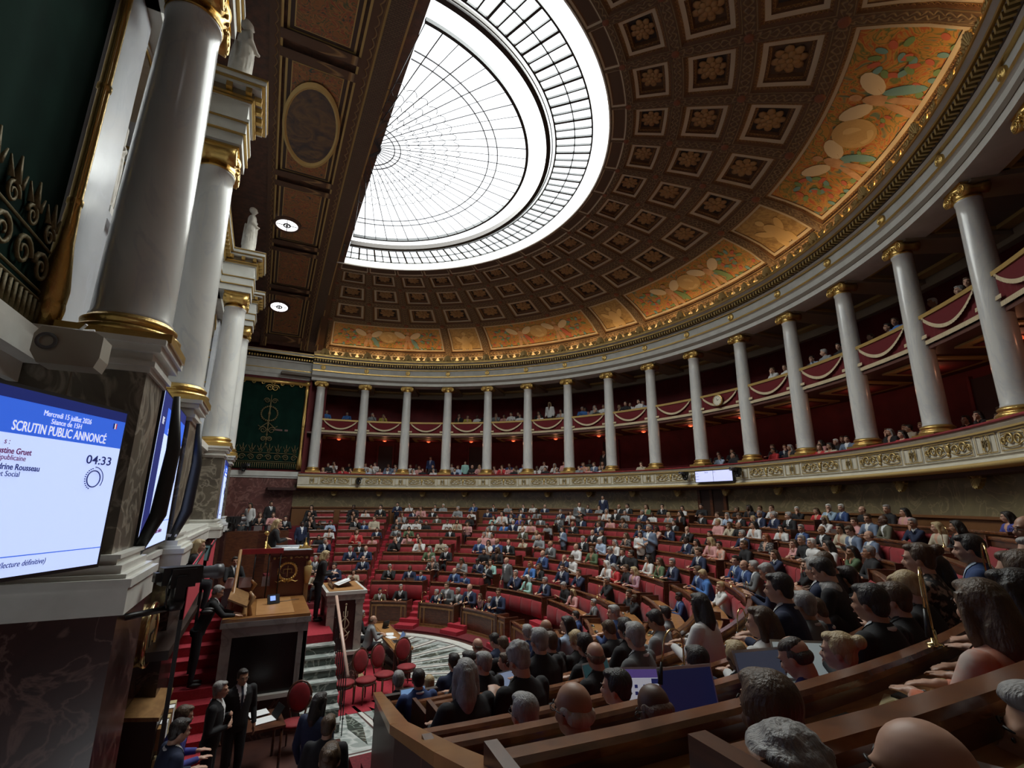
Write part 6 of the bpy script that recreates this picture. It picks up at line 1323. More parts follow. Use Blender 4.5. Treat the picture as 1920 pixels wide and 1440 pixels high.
# public galleries: level and row, degrees, cm, hair, clothes
GAL = """L0 4.2 -11 yl P;L0 8.1 -4 bl R;L0 9.7 -10 bl R;L0 13.4 -11 gs L;L0 15.8 -6 kl P;L0 17.4 0 ks D;L0 19.0 -8 gs W;L0 22.7 -9 kl W;L0 25.0 -3 ks K;L0 27.4 -6 gs W;L0 31.9 0 ks NS;L0 45.3 -2 ks K;L0 50.4 6 kl W;L0 52.4 -2 ks K;L0 54.9 -11 bl G;L0 59.6 -1 ks G;L0 61.6 -9 yl P;L0 64.3 -12 ys D;L0 73.0 2 bs E;L0 105.9 -3 bl R;L0 107.5 -3 kl E;L0 117.3 -1 kl R;L1 5.1 3 ks K;L1 13.6 2 ks W;L1 18.8 5 ks D;L1 21.9 6 bs W;L1 23.7 -2 bl P;L1 26.6 7 ks K;L1 32.0 2 bs L;L1 33.6 -15 bs T T;L1 35.2 4 0s K;L1 36.8 4 yl P;L1 40.1 -5 bl P;L1 41.7 0 bl R;L1 43.3 -3 bs P;L1 44.9 -6 bl E;L1 46.5 3 gs W;L1 53.4 4 gl W;L1 59.6 3 bl O;L1 61.8 1 bs D;L1 63.4 4 bl K;L1 86.5 -4 bs L;L1 88.8 0 ks K;L1 95.6 0 ks R;L1 98.3 5 gl K;L1 99.9 5 bs K;L1 105.6 -1 ws K;L1 107.2 4 ks D;L1 110.8 1 ks V;L1 122.1 -3 kl K;L1 124.9 -15 bs K;L2 6.3 -1 kl W;L2 14.4 1 ks W;L2 30.2 -1 ks W;L2 50.0 4 ks W;L2 54.1 3 bs P;L2 59.5 4 ks K;L2 82.4 -4 ks KS;L2 84.5 -3 ks K;L2 86.8 4 kl K;L2 90.9 1 gs NS;L2 93.8 4 bs K;L2 95.4 -4 bs NS;L2 101.1 -5 kl P;L2 109.9 -1 gl K;L2 112.2 1 ks E;L2 120.2 -1 kl K;L3 9.2 -4 bs K;L3 12.4 -1 bs W;L3 16.9 -2 bs D;L3 18.5 -4 ks K;L3 22.5 -1 ks K;L3 25.4 4 ks BS T;L3 35.9 0 ks D;L3 40.4 -5 bs W;L3 42.0 4 ks BS;L3 44.8 -4 bs B;L3 57.1 -4 ks B;L3 61.5 15 ks KS T;L3 102.2 9 bs K;L3 104.1 -3 bs B;L3 108.1 12 bs K;L3 110.0 15 bs K;L3 111.6 15 yl K;L3 113.2 -4 bl K;L3 114.8 -3 ks V2;L3 119.6 15 bl K;L3 121.2 -1 bl O;L3 122.8 8 kl E;U0 50.5 -6 kl W;U0 62.9 -3 gs K;U0 69.2 15 ks K;U0 72.3 15 ks W;U0 98.2 15 bs W;U0 100.3 8 bs W;U0 104.7 8 ks L;U0 106.8 15 gk G;U0 109.1 15 ks K;U0 113.2 6 bs K;U0 115.7 15 ks K;U0 117.3 15 bs B;U0 118.9 12 bs B;U0 122.3 15 wt E;U0 124.9 15 gs K;U0 126.5 15 bs K;U0 128.1 14 gs K;U0 129.7 15 ws K;U1 44.9 -2 bs W;U1 51.4 15 yl W T;U1 58.5 15 gs B;U1 61.2 15 gl G;U1 63.1 15 ks W;U1 66.2 1 yl K;U1 68.7 3 bs W;U1 71.1 4 gs L;U2 4.0 9 bs B;U2 8.0 6 ks B;U2 12.9 8 gs G;U2 15.1 3 bl Y;U2 31.2 15 kl K;U2 32.8 3 bl Y;U2 35.0 2 bs W;U2 36.6 15 ks K;U2 39.0 15 bl G;U2 40.7 1 kl P;U2 42.3 15 ks W;U2 43.9 15 ks K;U2 48.1 15 kl K;U2 51.4 1 bl P;U2 53.0 15 kl W;U2 57.9 14 kl P"""

NUMW = ['lowest', 'second', 'third', 'fourth', 'fifth', 'sixth', 'seventh', 'eighth', 'ninth', 'tenth', 'eleventh', 'top']
BW = ['by the far wall', 'left of first stairway', 'right of first stairway', 'centre-left block', 'left of central door', 'right of central door', 'right-hand block', 'near right block']
def blk(th):
    for i, (a, b) in enumerate(SEC):
        if th < b+1.2: return i
    return 7
def px_of(p):
    d = p-CP; z = d.dot(fw); return 960+FPX*d.dot(R_)/z
rr = random.Random(11)
for e in SEATS.split(';'):
    a = e.split(); j, th, dz = int(a[0]), float(a[1]), int(a[2])/100; hair, cloth = a[3], a[4]; st = len(a) > 5
    R, Z, F = row(j, th); off = .60 if th > 140.2 else .64
    if j == -2 and th < 140: F = .06; off = .76
    if j == 9 and th > 140.2: continue
    p = rc(R+off, th, F); d = (p+V((0, 0, 1.2))-CP).length; near = d < 7.2
    if near: pose = rr.choice((0, 0, 2, 4, 5))
    else: pose = rr.choice((0, 0, 1, 1, 2, 3, 4, 4, 5, 5))
    if st: pose = rr.choice((6, 9))
    if hair[1] == 'u': pose = 0
    rz = -RA(th)+rr.uniform(-.18, .18)
    if st: rz += rr.uniform(-.6, .6)
    s = 1+max(-.13, min(.13, dz*.8/1.2))
    if near: rz = -RA(th)+rr.uniform(-.1, .25)
    person(p.x, p.y, p.z, rz, hair, cloth, pose, '%s row, %s' % (NUMW[j+2], BW[blk(th)]), near=near, s=s, glasses=near and hair[0] in 'g0h', grp='members on the benches')
for e in NEARS.split(';'):
    a = e.split(); j, th, q, dz, s = int(a[0]), float(a[1]), float(a[2]), int(a[3])/100, float(a[4]); R, Z, F = row(j, 170)
    p = rc(q+.14*s, th, F+dz); near = (p+V((0, 0, 1.2))-CP).length < 7.4
    person(p.x, p.y, p.z, -RA(th)+rr.uniform(-.12, .28), a[5], a[6], rr.choice((0, 0, 2, 4, 5, 5)) if a[5][1] != 'u' else 0, '%s row, %s' % (NUMW[j+2], BW[7]), near=near, s=s, glasses=near and a[5][0] in 'g0h', grp='members on the benches')
for e in GAL.split(';'):
    a = e.split(); lev, i, th, dz = a[0][0], int(a[0][1]), float(a[1]), int(a[2])/100; st = len(a) > 5
    if lev == 'L': r = (15.80, 16.75, 17.55, 18.2)[i]; z0 = 5.22+(0, .2, .4, .4)[i]; cap = 1.20
    else: r = (16.55, 17.4, 18.2)[i]; z0 = 8.5+(0, .2, .35)[i]; cap = 1.14
    if lev == 'L' and i == 0: r = 15.98
    kc = round((th-TH0)/DT)
    if lev == 'L' and i == 0 and abs(th-TH0-kc*DT) < 1.7: th = TH0+kc*DT+(1.7 if th > TH0+kc*DT else -1.7)
    k = min(18, max(0, int((th-TH0)/DT))); hair, cloth = a[3], a[4]
    if hair[1] == 'k' or hair[1] == 't': hair = hair[0]+'s'
    p = rc(r+.14, th, z0); pose = (rr.choice((0, 1, 3, 4, 5)) if not st else 6)
    person(p.x, p.y, p.z, -RA(th)+rr.uniform(-.3, .3), hair, cloth, pose, '%s gallery, %s bay' % ('lower' if lev == 'L' else 'upper', ORD[k]), s=1+dz*.7, grp='visitors in the public galleries')
# people round the tribune and in the foreground, each placed by hand
def P(x, y, z, rz, hair, cloth, pose, label, **k): return person(x, y, z, rz, hair, cloth, pose, '', near=k.pop('near', True), label=label, **k)
P(-.16, -.05, 1.40, pi/2, 'yl', 'K', 7, 'blonde woman in a black dress reading at the marble tribune', skin=0, s=.99)
P(-1.45, .30, 2.66, pi/2, 'yl', 'K', 0, 'blonde person in black presiding from the gold-wreathed rostrum', skin=0)
P(1.30, .42, 0, pi/2, '0s', 'G', 0, 'balding clerk in a pale grey shirt at the long clerks desk', skin=0)
P(1.12, 1.25, 0, pi/2, 'gc', 'K', 0, 'grey curly-haired clerk in black behind the marble tribune', skin=0)
P(-2.56, -2.85, 1.03, pi*.52, 'gs', 'KS', 8, 'grey-haired person in black suit leaning on the secretary desk and writing', skin=0, glasses=True)
P(-2.25, 1.35, 1.64, .5, 'ks', 'KS', 3, 'attendant in black tailcoat and white bow tie seated on the red stairs', skin=1)
P(-2.02, -5.35, 0, pi*.45, 'gs', 'KS', 9, 'grey-haired attendant in black with hand on chest, on the floor below', skin=0)
P(-1.72, -4.85, 0, .35, 'ks', 'KS', 6, 'dark-haired attendant in white bow tie and tailcoat with a silver chain', skin=1, glasses=True)
P(-2.42, -6.75, .17, pi*.55, 'bs', 'X', 7, 'person in bright blue jacket holding a yellow folder and phone, lower left', skin=0)
P(-2.36, -7.75, .35, pi*.62, 'ks', 'NS', 7, 'dark-haired person in navy jacket cut off at the lower left edge', skin=0)
P(-.82, -7.35, 0.27, pi*.75, 'kl', 'NS', 6, 'long dark-haired person in navy looking up, beside the balustrade', skin=0)
P(-.78, -8.05, .25, pi*.85, 'bs', 'K', 6, 'brown-haired person in black behind the one looking up', skin=0, near=False)
P(-.86, -8.75, .25, pi*.9, 'bu', 'K', 0, 'person with a brown bun seated at the bottom edge by the balustrade', skin=0, s=1.3)
P(-.60, -14.20, 2.93, pi+.2, '0s', 'K', 0, 'large bald head in the bottom right foreground', skin=0, s=.84)
P(-.775, -14.05, 2.88, pi+.1, 'gc', 'K', 5, 'curly grey head cut by the bottom edge in the foreground', skin=0, s=.84)
P(.03, -14.25, 2.70, pi+.5, 'gs', 'NS', 10, 'grey-haired person in dark suit at the right edge with hand stretched over the desk', skin=0)
P(-2.85, -3.55, 2.42, pi*.5, 'yl', 'K', 0, 'fair-haired operator behind the pedestal working at screens', skin=0, near=False)
for x, y, z, rz, h, c, po, lb in ((-2.5, 11.2, 2.62, 0, 'ks', 'GS', 0, 'dark-haired person in grey suit at the left end of the press table'), (-1.80, 11.2, 2.66, 0, 'bl', 'K', 0, 'long-haired person in black behind the first silver laptop at the press table'), (-1.25, 11.2, 2.66, 0, 'bs', 'P', 0, 'person in pink behind the second silver laptop at the press table'),
  (-2.25, 12.2, 2.62, -.6, 'kl', 'W', 6, 'standing long dark-haired person in white top behind the press table'), (-1.40, 12.2, 2.70, .4, 'ks', 'KS', 6, 'standing dark-haired person in black suit behind the press table'), (-.72, 11.2, 2.5, 0, 'ks', 'KS', 0, 'seated dark-haired person in black right of the press table')):
    P(x, y, z, rz, h, c, po, lb, near=False)
for (x, y, z, rz, h, c, po, lb) in ((-.02, 10.5, 1.80, .3, 'ks', 'NS', 6, 'person in navy suit standing at the left end of the far left benches'), (.14, 10.9, 1.55, .2, 'ks', 'KS', 6, 'person in black suit standing beside the one in navy at the far left benches'),):
    P(x, y, z, rz, h, c, po, lb, near=False)
m = MB(); m.box(-3.5, -.45, 10.4, 13.5, 0, 2.45, 0); m.build('floor', [WOODD], kind='structure').name = 'floor_press_platform'
t = empty('press_table', (-1.95, 10.35, 2.45), 0, 'long dark press table with two silver laptops on it below the far hanging', 'table')
m = MB(); m.box(-1.4, 1.4, -.25, .25, .68, .74); m.build('tabletop', [WOOD], t); m = MB(); m.box(-1.4, 1.4, -.30, -.24, -2.4, .72); m.build('front_panel', [WOOD], t)
for x, lb in ((-1.82, 'silver laptop at the press table, left one'), (-1.27, 'silver laptop at the press table, right one')): laptop((x, 10.45, 3.19), 0, lb, (.5, .52, .55), .1)
# ================================================================ screens, cameras, things on the desks
def screen(name, corners, label, grp, hdr=True, back=.10):     # corners: near-bottom (y,x), far-bottom and heights
    (x0, y0), (x1, y1), z0, z1 = corners
    a = V((x0, y0, z0)); u = V((x1-x0, y1-y0, 0)); W = u.length; u.normalize(); n = V((u.y, -u.x, 0)).normalized(); H = z1-z0
    t = empty(name, a, 0, label, 'screen', grp)
    M_ = Matrix((u, V((0, 0, 1)), n)).transposed().to_4x4()          # across, up, towards the hall
    t.matrix_world = Matrix.Translation(a) @ M_
    m = MB(); m.box(-.03, W+.03, -.03, H+.03, -back, -.005, 0); m.build('housing', [BLACK], t)
    m = MB(); m.box(0, W, 0, H, -.005, 0, 0); m.build('display', [mat('led_pale_blue', (.50, .61, .95), .4, emit=1.5)], t)
    return t, W, H
BLU = mat('led_blue', (.035, .13, .72), .4, emit=1.2); NAV = mat('led_navy', (.015, .03, .22), .4, emit=.6); WHT = mat('led_white', (.9, .92, 1), .4, emit=1.0); DBL = mat('led_text_blue', (.04, .06, .30), .5, emit=.35); MAG = mat('led_text_plum', (.22, .03, .16), .5, emit=.4); RED = mat('led_red', (.8, .05, .05), .5, emit=.6)
def rect(t, x0, x1, z0, z1, m_, nm='band', d=.002): m = MB(); m.box(x0, x1, z0, z1, 0, d, 0); return m.build(nm, [m_], t)
def txt(t, s, x, z, size, m_, align='LEFT', bold=0, d=.004, shear=0):
    o = bpy.data.objects.new('lettering', text_mesh(s, size, .001, align, bold, m_=m_, shear=shear)); COL.objects.link(o); o.parent = t; o.location = (x, z, d); return o
def fit(t, s, x0, x1, z, size, m_, bold=0, shear=0):
    o = txt(t, s, x0, z, size, m_, 'LEFT', bold, shear=shear); xs = [v.co.x for v in o.data.vertices]; k = (x1-x0)/(max(xs)-min(xs)); o.scale = (k, 1, 1); o.location.x = x0-min(xs)*k
def timer(t, cx, cz, r):
    m = MB()
    m.tube([(cx+r*cos(a), cz+r*sin(a), .003) for a in [2*pi*i/28 for i in range(29)]], .006, 4, caps=False); m.tube([(cx+r*1.45*cos(a), cz+r*1.45*sin(a), .003) for a in [-.6+2.2*i/16 for i in range(17)]], .004, 4)
    for i in range(12): a = pi*.6+i*.22; m.ball((cx+r*1.3*cos(a), cz+r*1.3*sin(a), .003), .006, 5)
    m.build('countdown_ring', [DBL], t)
# big screen in the left foreground, turned a little towards the viewer
t, W, H = screen('display_screen', ((-4.02, -11.10), (-3.0, -8.91), 3.86, 5.22), 'large blue and white voting screen showing 04:33 at the left edge', 'led screens of the chamber')
rect(t, 0, W, 1.275, H, NAV); rect(t, 0, W, 1.025, 1.275, BLU, d=.001)
fit(t, 'Mercredi 15 juillet 2026', 1.579, 2.031, 1.195, .062, WHT); fit(t, 'Séance de 15H', 1.656, 1.942, 1.140, .060, WHT); fit(t, 'SCRUTIN PUBLIC ANNONCÉ', 1.355, 2.225, 1.050, .104, WHT, .001)
for i, m_ in enumerate((NAV, WHT, RED)): rect(t, 2.28+.013*i, 2.293+.013*i, 1.195, 1.245, m_, 'flag_band', .005)
fit(t, 's :', 1.33, 1.37, .945, .06, MAG); fit(t, 'ustine Gruet', 1.30, 1.555, .878, .062, MAG, .0010); fit(t, 'épublicaine', 1.31, 1.52, .832, .056, MAG); fit(t, 'drine Rousseau', 1.33, 1.65, .764, .062, DBL, .0010); fit(t, 'et Social', 1.34, 1.50, .715, .056, DBL)
fit(t, '04:33', 2.062, 2.335, .862, .105, DBL, .001); timer(t, 2.18, .735, .070)
rect(t, 0, W, .14, .147, BLU); fit(t, '(lecture définitive)', 1.52, 1.885, .068, .058, DBL, 0, .2)
# the two other wall screens
def wall_screen(y0, y1, label):
    t, W, H = screen('display_screen', ((-3.06, y0), (-3.10, y1), 3.80, 5.84), label, 'led screens of the chamber', back=.16)
    rect(t, 0, W, H-.16, H, NAV); rect(t, 0, W, H-.52, H-.16, BLU, d=.001); rect(t, 0, .42, 0, H-.16, NAV, d=.0015)
    c = W*.60; txt(t, 'Mercredi 15 juillet', c, H-.28, .08, WHT, 'CENTER'); txt(t, 'Séance de 15H', c, H-.36, .08, WHT, 'CENTER'); txt(t, 'SCRUTIN PUBLIC ANNONCÉ', c, H-.49, .105, WHT, 'CENTER'); txt(t, 'RF', .12, H-.42, .14, WHT)
    txt(t, 'Justine Gruet', .5, H-.74, .09, MAG) if False else None
    txt(t, '04:33', W-.45, H-.76, .13, DBL); timer(t, W-.30, H-1.05, .10); rect(t, .42, W, .32, .328, BLU); txt(t, 'lecture définitive', c, .16, .09, MAG, 'CENTER', shear=.2)
wall_screen(-7.0, -4.72, 'second voting screen, seen edge-on between the first two pedestals'); wall_screen(4.75, 7.05, 'narrow far voting screen between the two farthest wall columns')
m = MB(); m.tube([(0, 0, 0), (.16, .02, .5), (.20, .02, 1.3), (.14, 0, 2.0)], [.05, .09, .08, .04], 8, flat=.5); 
for y, lb in ((-7.12, 'black curved speaker column on the near side of the second screen'), (-4.60, 'black curved speaker column on the far side of the second screen')):
    o = m.build('column_speaker', [BLACK], label=lb, cat='speaker'); o.location = (-3.05, y, 3.75)
# twin screens hung on the gallery front
t = empty('twin_display', rc(15.10, 90, 5.38), -pi/2, 'pair of small pale blue screens hung on the gallery front above the central door', 'screen')
m = MB(); m.box(-.98, .98, -.03, .06, -.03, .48); m.build('housing', [BLACK], t)
for x0, x1 in ((-.95, -.01), (.01, .95)): m = MB(); m.box(x0, x1, -.036, -.03, 0, .45); m.build('display', [mat('led_lilac', (.62, .66, 1), .4, emit=1.0)], t)
for s, x, z, sz in (('04:33', .25-.6, .36, .08), ('Mercredi', -.88, .34, .045), ('Justine Gruet', -.88, .22, .04), ('Séance', .08, .38, .04), ('lecture définitive', -.88, .10, .04)):
    if s.startswith('Justine'): s = 'Scrutin public'
    o = bpy.data.objects.new('lettering', text_mesh(s, sz, .001, m_=DBL)); COL.objects.link(o); o.parent = t; o.location = (x, -.038, z); o.rotation_euler = (pi/2, 0, 0)
# television cameras
def tvcam(loc, rz, lb, s=1.0, arm=None):
    t = empty('television_camera', loc, rz, lb, 'camera', 'remote television cameras'); t.scale = (s, s, s)
    m = MB(); m.box(-.10, .10, -.22, .18, -.02, .17); m.box(-.06, .06, .18, .24, .02, .12); m.box(-.13, -.10, -.15, .1, -.05, .15); m.build('body', [BLACK], t)
    m = MB(); m.lathe([(.05, 0), (.07, .02), (.07, .16), (.085, .18), (.085, .26), (.07, .26), (.06, .22), (0, .21)], 20); o = m.build('lens', [GREYP], t); o.location = (0, -.20, .08); o.rotation_euler = (pi/2, 0, 0)
    m = MB(); m.lathe([(0, -.30), (.09, -.30), (.10, -.22), (.06, -.18), (.05, -.04), (.10, -.02), (0, -.02)], 16); m.box(-.16, -.12, -.05, .05, -.20, .08); m.box(.12, .16, -.05, .05, -.20, .08); m.box(-.16, .16, -.05, .05, -.22, -.16)
    m.tube([(-.12, .1, .1), (-.2, .15, -.05), (-.1, .1, -.25), (.0, .05, -.28)], .008, 5); m.build('pan_head', [BLACK], t)
    if arm: m = MB(); m.tube([(0, 0, -.27), (arm[0], arm[1], -.27)], .035, 8); m.build('arm', [BLACK], t)
tvcam((-2.52, -7.55, 3.50), pi*.62, 'black television camera on an arm in front of the near pedestal base', 1.0, (-.35, .7))
tvcam((-2.55, 4.3, 3.78), pi*.75, 'far black television camera on an arm beside the press table', 1.0, (-.3, .5))
tvcam(rc(15.0, TH[1]+.3, 5.70), -RA(TH[1])+.4, 'small black camera clamped to the gallery front under the second column', .8)
tvcam(rc(15.0, 84.6, 5.72), -RA(84), 'black camera left of the twin screens on the gallery front', .8); tvcam(rc(15.0, 95.0, 5.74), -RA(95), 'black camera right of the twin screens on the gallery front', .8)
tvcam((-2.9, 15.7, 6.32), .6, 'small black camera on the ledge below the far green hanging', .9)
# white loudspeaker on the near pedestal
t = empty('wall_loudspeaker', (-3.52, -8.95, 5.70), 0, 'boxy cream loudspeaker with a white bracket on the near pedestal cornice', 'speaker')
m = MB(); m.prism([(-.22, 0), (-.16, -.10), (.24, -.10), (.27, 0), (.27, .20), (.2, .24), (-.18, .24), (-.22, .16)], .28, 'x' if False else 'y', -.14); o = m.build('cabinet', [mat('cream_plastic', (.36, .33, .27), .5)], t)
m = MB(); m.lathe([(.05, .01), (.07, 0), (.08, .01)], 18); o = m.build('driver', [GREYP], t); o.location = (-.12, -.15, .10); o.rotation_euler = (pi/2, 0, 0)
m = MB(); m.tube([(-.1, 0, .25), (.15, .02, .29)], .018, 6); m.tube([(.0, .06, .25), (.1, -.06, .32)], .014, 6); m.box(-.05, .12, -.05, .08, .24, .26); m.build('bracket', [PAPER], t)
# stenographers' red panels, posts and monitor
for x, y0, y1, z0, z1, lb in ((-2.55, -6.0, -4.3, 2.90, 3.52, 'near red padded panel of the stenographers platform by the camera'), (-2.62, -2.6, -1.0, 2.75, 3.50, 'far red padded panel of the stenographers platform')):
    t = empty('padded_barrier', (x, y0, 0), 0, lb, 'panel'); m = MB(); L = y1-y0; m.add([(0, 0, z0-.1), (0, L, z0), (0, L, z1+.05), (0, 0, z1-.1), (-.05, 0, z0-.1), (-.05, L, z0), (-.05, L, z1+.05), (-.05, 0, z1-.1)], [(0, 1, 2, 3), (7, 6, 5, 4), (0, 4, 5, 1), (2, 6, 7, 3), (1, 5, 6, 2), (0, 3, 7, 4)]); m.build('padding', [mat('bright_red_cloth', (.55, .05, .075), .8)], t)
    m = MB(); m.box(-.06, -.01, .0, .07, .9, z1); m.build('post', [BLACK], t); m = MB(); m.tube([(0, 0, z1-.08), (0, L, z1+.07)], .02, 6); m.build('rail', [BLACK], t)
m = MB(); m.box(-3.15, -2.66, -6.0, -1.0, 2.30, 2.42); m.build('floor', [WOODD], kind='structure').name = 'floor_stenographers'
t = empty('operator_desk', (-2.9, -3.0, 2.42), 0, 'small operator desk with keyboard behind the red panels', 'desk'); m = MB(); m.box(-.2, .2, -.35, .35, .72, .76); m.box(-.18, -.12, -.3, .3, 0, .72); m.build('tabletop', [WOODO], t)
t = empty('operator_monitor', (-2.8, -2.5, 3.18), -.5, 'grey green monitor on the operator desk', 'monitor'); m = MB(); m.obox((0, 0, .22), .48, .03, .32, rx=-.2); m.tube([(0, .02, 0), (0, .02, .15)], .02, 6); m.build('case', [BLACK], t); m = MB(); m.obox((0, -.022, .22), .44, .004, .28, rx=-.2); m.build('screen', [mat('grey_green_screen', (.10, .18, .20), .4, emit=.4)], t)
t = empty('operator_tablet', (-2.95, -3.15, 3.18), -.2, 'small bright white screen on the operator desk', 'monitor'); m = MB(); m.obox((0, 0, .10), .2, .02, .14, rx=-.2); m.build('case', [BLACK], t); m = MB(); m.obox((0, -.013, .10), .18, .004, .11, rx=-.2); m.build('screen', [WHT], t)
# wooden cabinet and document rack on the left
t = empty('wooden_cabinet', (-3.0, -4.9, 0), 0, 'wooden cabinet with sloping top against the podium under the brass clock', 'cabinet')
m = MB(); m.box(-.14, .28, -.60, .62, 0, 1.45, 1); m.add([(-.16, -.62, 1.52), (.30, -.62, 1.45), (.30, .64, 1.45), (-.16, .64, 1.52), (-.16, -.62, 1.47), (.30, -.62, 1.40), (.30, .64, 1.40), (-.16, .64, 1.47)], [(0, 1, 2, 3), (7, 6, 5, 4), (0, 4, 5, 1), (1, 5, 6, 2), (2, 6, 7, 3), (3, 7, 4, 0)], 0); m.build('body', [WOODO, WOODD], t)
m = MB()
for q in range(6):
    for k in range(3): m.box(.29, .34+.02*k, -.55+.2*q, -.40+.2*q, .25+.38*k, .52+.38*k, (q+k) % 3)
m.build('document_rack', [PAPER, mat('manila', (.5, .4, .22), .8), WOODO], t)
# things lying on the near desks
def at(j, th, dr=.2, up_=.0): R, Z, F = row(j, th); return rc(R+dr, th, Z-.105+up_), -RA(th)
def lap(j, th, lb, turn=0, s=1.1, **k): p, r = at(j, th, k.pop('dr', .20)); return laptop(tuple(p), r+turn, lb, s=s, **k)
lap(5, 175.4, 'open laptop showing a white and purple web page in the near block', -.5, scr=(.75, .78, .88), em=.45, web=True, ang=14); lap(6, 177.6, 'open laptop with dark blue screen before the grey-haired typing person', -.25, scr=(.02, .03, .12), em=.25, ang=14)
lap(6, 174.4, 'open silver laptop with grey screen in the near block', -.3, scr=(.10, .12, .18), em=.3, ang=18); lap(6, 172.6, 'laptop with bright white screen hidden behind a dark-haired person', -.7, scr=(.6, .7, .7), em=.35)
lap(1, 177.2, 'laptop with pale blue screen at the left end of a near bench', 0, scr=(.20, .36, .62), em=.8); lap(2, 170.5, 'small laptop with pale screen left of the long grey-haired person', 0, scr=(.3, .38, .55), em=.6); lap(4, 172.2, 'tablet standing dark green in the near block', 0, scr=(.02, .06, .07), em=.6)
for j, th, lb in ((9, 26, 'dark laptop on the top row left'), (4, 27.5, 'dark laptop on the bench before the person in white at centre left'), (0, 34, 'laptop held by the person in blue suit behind the first ministers desk'), (1, 47, 'dark laptop behind the second ministers desk'), (6, 12, 'dark laptop on an upper left bench'), (7, 5, 'grey laptop on the far left bench'), (8, 118, 'laptop on an upper right bench'), (7, 133, 'black laptop before the olive-jacketed person on the right')):
    p, r = at(j, th, .17); laptop(tuple(p), r, lb, scr=(.03, .04, .06), em=.5)
def sheet(j, th, lb, n=1, turn=0, m_=PAPER, w_=.21, h=.30, dr=.2, name='papers'):
    p, r = at(j, th, dr, .004); t = empty(name, p, r+turn, lb, 'papers')
    for q in range(n): MB().obox((.06*q, .03*q, .004*q+.002), w_, h, .004, rz=.25*q).build('sheet', [m_], t)
sheet(7, 176.3, 'cream envelope lying on the near bench in front of the empty seat', m_=CREAMP, turn=.3, w_=.30, h=.22, name='envelope')
sheet(7, 179.6, 'white folded papers beside black cable on the near desk', 2, .5, w_=.16, h=.2); sheet(8, 172.8, 'white papers with black cable on the lower right desk', 2, .8); sheet(8, 181.6, 'white closed laptop with black cable in the bottom right foreground', 1, .4, w_=.34, h=.24, dr=.16, name='white_laptop'); sheet(4, 170, 'white papers before the bald member with glasses', 2); sheet(5, 166, 'papers on the near block desk under clasped hands', 2)
sheet(7, 163.6, 'sheet of white paper held out over the near right desk', 1, .6, dr=.1); sheet(7, 162.4, 'loose pile of white papers on the near right desk', 3, .3); sheet(5, 146, 'white papers before the person with floral top on the right', 2); sheet(3, 150, 'white papers on the desk of the clasped-hands member', 2)
for th in (48, 53.5, 70.5, 73.5): sheet(-2, th, 'white papers on a ministers desk', 2, dr=.15)
for q, o in enumerate([o for o in COL.objects if o.get('label') == 'white papers on a ministers desk']): o['label'] = ['white papers at the left of the second ministers desk', 'white papers at the middle of the second ministers desk', 'spread white papers on the third ministers desk, left pile', 'spread white papers on the third ministers desk, right pile'][q]
sheet(-1, 117, 'white papers under the arm of the member leaning on the right front desk', 3); sheet(-2, 104, 'white papers on the curved front desk', 2)
p, r = at(6, 174.8, .2); t = empty('thick_book', p, r+.5, 'thick book with blue and cream cover lying on white papers in the near block', 'book')
m = MB(); m.box(-.13, .13, -.10, .10, .006, .045, 0); m.box(-.125, .132, -.095, .095, .008, .042, 1); m.build('pages', [mat('book_blue', (.03, .10, .42), .4), PAPER], t); m = MB(); m.box(-.13, .13, -.10, .10, .045, .048, 0); m.build('cover', [mat('book_blue', (.03, .10, .42), .4)], t); m = MB(); m.box(-.13, .13, -.03, .03, .048, .049, 0); m.build('cover_picture', [mat('book_picture', (.55, .50, .36), .6, col2=(.12, .14, .14), scale=14)], t); m = MB(); m.box(-.17, .16, -.14, .13, 0, .006); m.build('sheet', [PAPER], t)
p, r = at(6, 178.9, .2, .004); t = empty('black_notebook', p, r+.1, 'flat dark grey notebook with a purple pen on it', 'notebook'); MB().box(-.14, .14, -.10, .10, 0, .018).build('cover', [GREYP], t)
t = empty('pen', p+V((0, 0, .026)), r+.2, 'purple and silver pen lying on the grey notebook', 'pen'); m = MB(); m.tube([(-.07, 0, 0), (.02, 0, 0)], .006, 8); m.build('barrel', [mat('purple_plastic', (.10, .02, .12), .3)], t); m = MB(); m.tube([(.02, 0, 0), (.07, 0, 0)], .0055, 8); m.build('tip', [ALU], t)
for j, th, lb, em in ((6, 181.6, 'phone with blue lit screen held at the bottom edge', .7), (5, 181.2, 'grey phone lying on the near bench desk, left', .15), (6, 167.8, 'purple lit phone beside a brown desk corner', .6)):
    p, r = at(j, th, .2, .004); t = empty('phone', p, r+.4, lb, 'phone'); MB().box(-.038, .038, -.078, .078, 0, .008).build('case', [BLACK], t); MB().box(-.034, .034, -.072, .072, .008, .0085).build('screen', [mat('phone_screen_%d' % int(em*100), (.12, .16, .45), .3, emit=em)], t)
for j, th, lb in ((7, 181.0, 'black leather wallet on the near desk'), (7, 173.0, 'black folder on the near desk by the right edge'), (8, 176.8, 'black case under the outstretched hand at the right edge')):
    p, r = at(j, th, .2, .0); o = bevel(MB().box(-.12, .12, -.08, .08, 0, .03).build('black_case', [BLACK], label=lb, cat='case'), .008); o.location = p; o.rotation_euler = (0, 0, r+.3)
p, r = at(7, 178.6, .2); t = empty('cable', p, r, 'thin black cable coiled on the near desk', 'cable'); m = MB(); m.tube([(.12*cos(q*.5)*(1-.02*q), .08*sin(q*.5), .008+.001*q) for q in range(22)], .005, 5); m.build('cord', [BLACK], t)
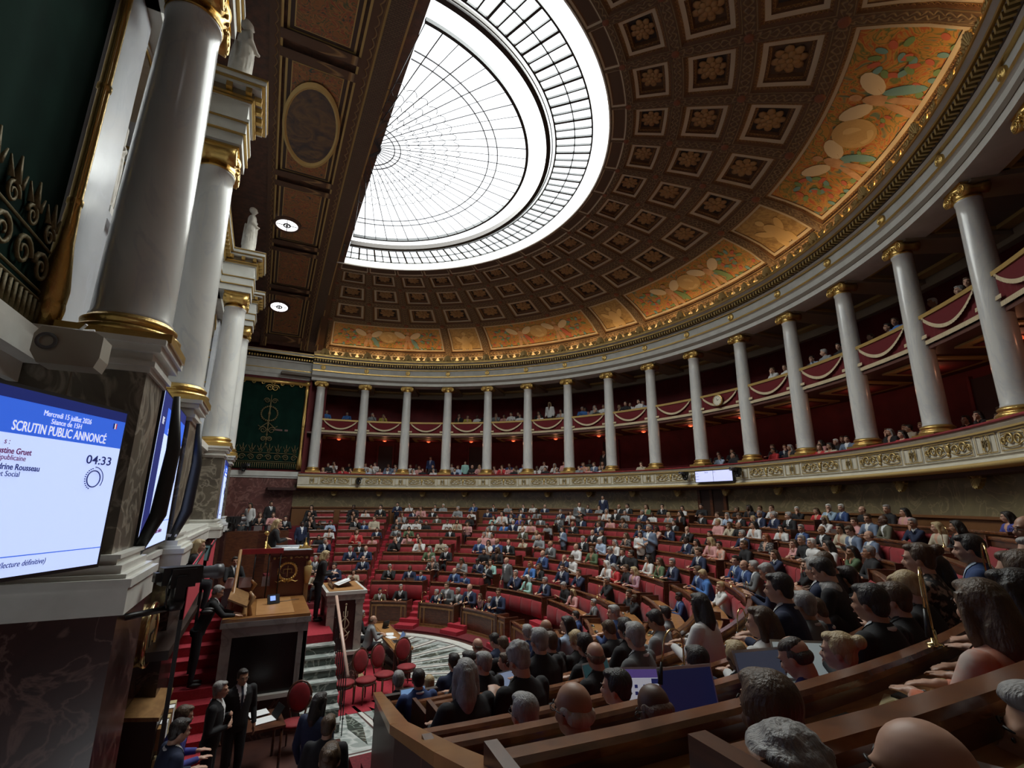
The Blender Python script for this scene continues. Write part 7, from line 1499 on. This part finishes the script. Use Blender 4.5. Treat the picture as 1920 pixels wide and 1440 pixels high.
for o in COL.objects:                     # short names for the groups of drapes and columns
    l = o.get('label')
    if l and l.startswith('red velvet drape'): o['label'] = 'red drape with ivory fringed swag, %s bay of the upper gallery from the left' % l.split('bay ')[1].split(' ')[0]
    if l and l.startswith('white marble gallery column'): o['label'] = 'white marble gallery column with gilt capital, %s in the curved row from the left' % l.split('capital, ')[1].split(' ')[0]

# past three hundred people the smallest ones share one object
ppl = [o for o in COL.objects if o.name.split('.')[0] == 'person']
def rank(o):
    c = o.location+V((0, 0, 1.2))-CP; z = c.dot(fw); x = abs(c.dot(R_)/max(z, .1)); return (o.type == 'MESH', c.length if z > 0 and x < 1.1 else 999)
ppl.sort(key=rank); rest = [o for o in ppl[300:] if o.type == 'MESH']
rest = ppl[300:]
vs, fs, mi, mats = [], [], [], []; gone = set()
for o in rest:
    b = len(vs); me = o.data; Mw = Matrix.LocRotScale(o.location, o.rotation_euler, o.scale)
    vs += [tuple(Mw @ v.co) for v in me.vertices]; idx = []
    for sl in o.material_slots:
        if sl.material not in mats: mats.append(sl.material)
        idx.append(mats.index(sl.material))
    for p in me.polygons: fs.append(tuple(v+b for v in p.vertices)); mi.append(idx[p.material_index])
    gone.add(o.name); bpy.data.objects.remove(o)
if vs:
    me = bpy.data.meshes.new('distant_crowd'); me.from_pydata(vs, [], fs)
    for m_ in mats: me.materials.append(m_)
    me.polygons.foreach_set('material_index', mi); me.polygons.foreach_set('use_smooth', [True]*len(fs)); me.update()
    o = bpy.data.objects.new('seated_crowd', me); COL.objects.link(o)
    tag(o, 'smallest distant visitors in the two public galleries and on the farthest rows', 'crowd', kind='stuff')
# ---------------------------------------------------------------- unique labels for the crowd
def cnt(seq):
    d = {}
    for q in seq: d[q] = d.get(q, 0)+1
    return d
PEOPLE = [q for q in PEOPLE if q[3] not in gone]
lab = {i: '%s, %s' % (b, w) for i, (t, b, w, c) in enumerate(PEOPLE)}
groups = {}
for i in lab: groups.setdefault(lab[i], []).append(i)
for l, ids in groups.items():
    if len(ids) > 1:
        ids.sort(key=lambda i: px_of(PEOPLE[i][0].location+V((0, 0, 1.2))))
        nm = ['left one', 'right one'] if len(ids) == 2 else ['%s from left' % ORD[q] for q in range(len(ids))]
        for i, n_ in zip(ids, nm): lab[i] = l+', '+n_
for i in lab: PEOPLE[i][0]['label'] = lab[i]
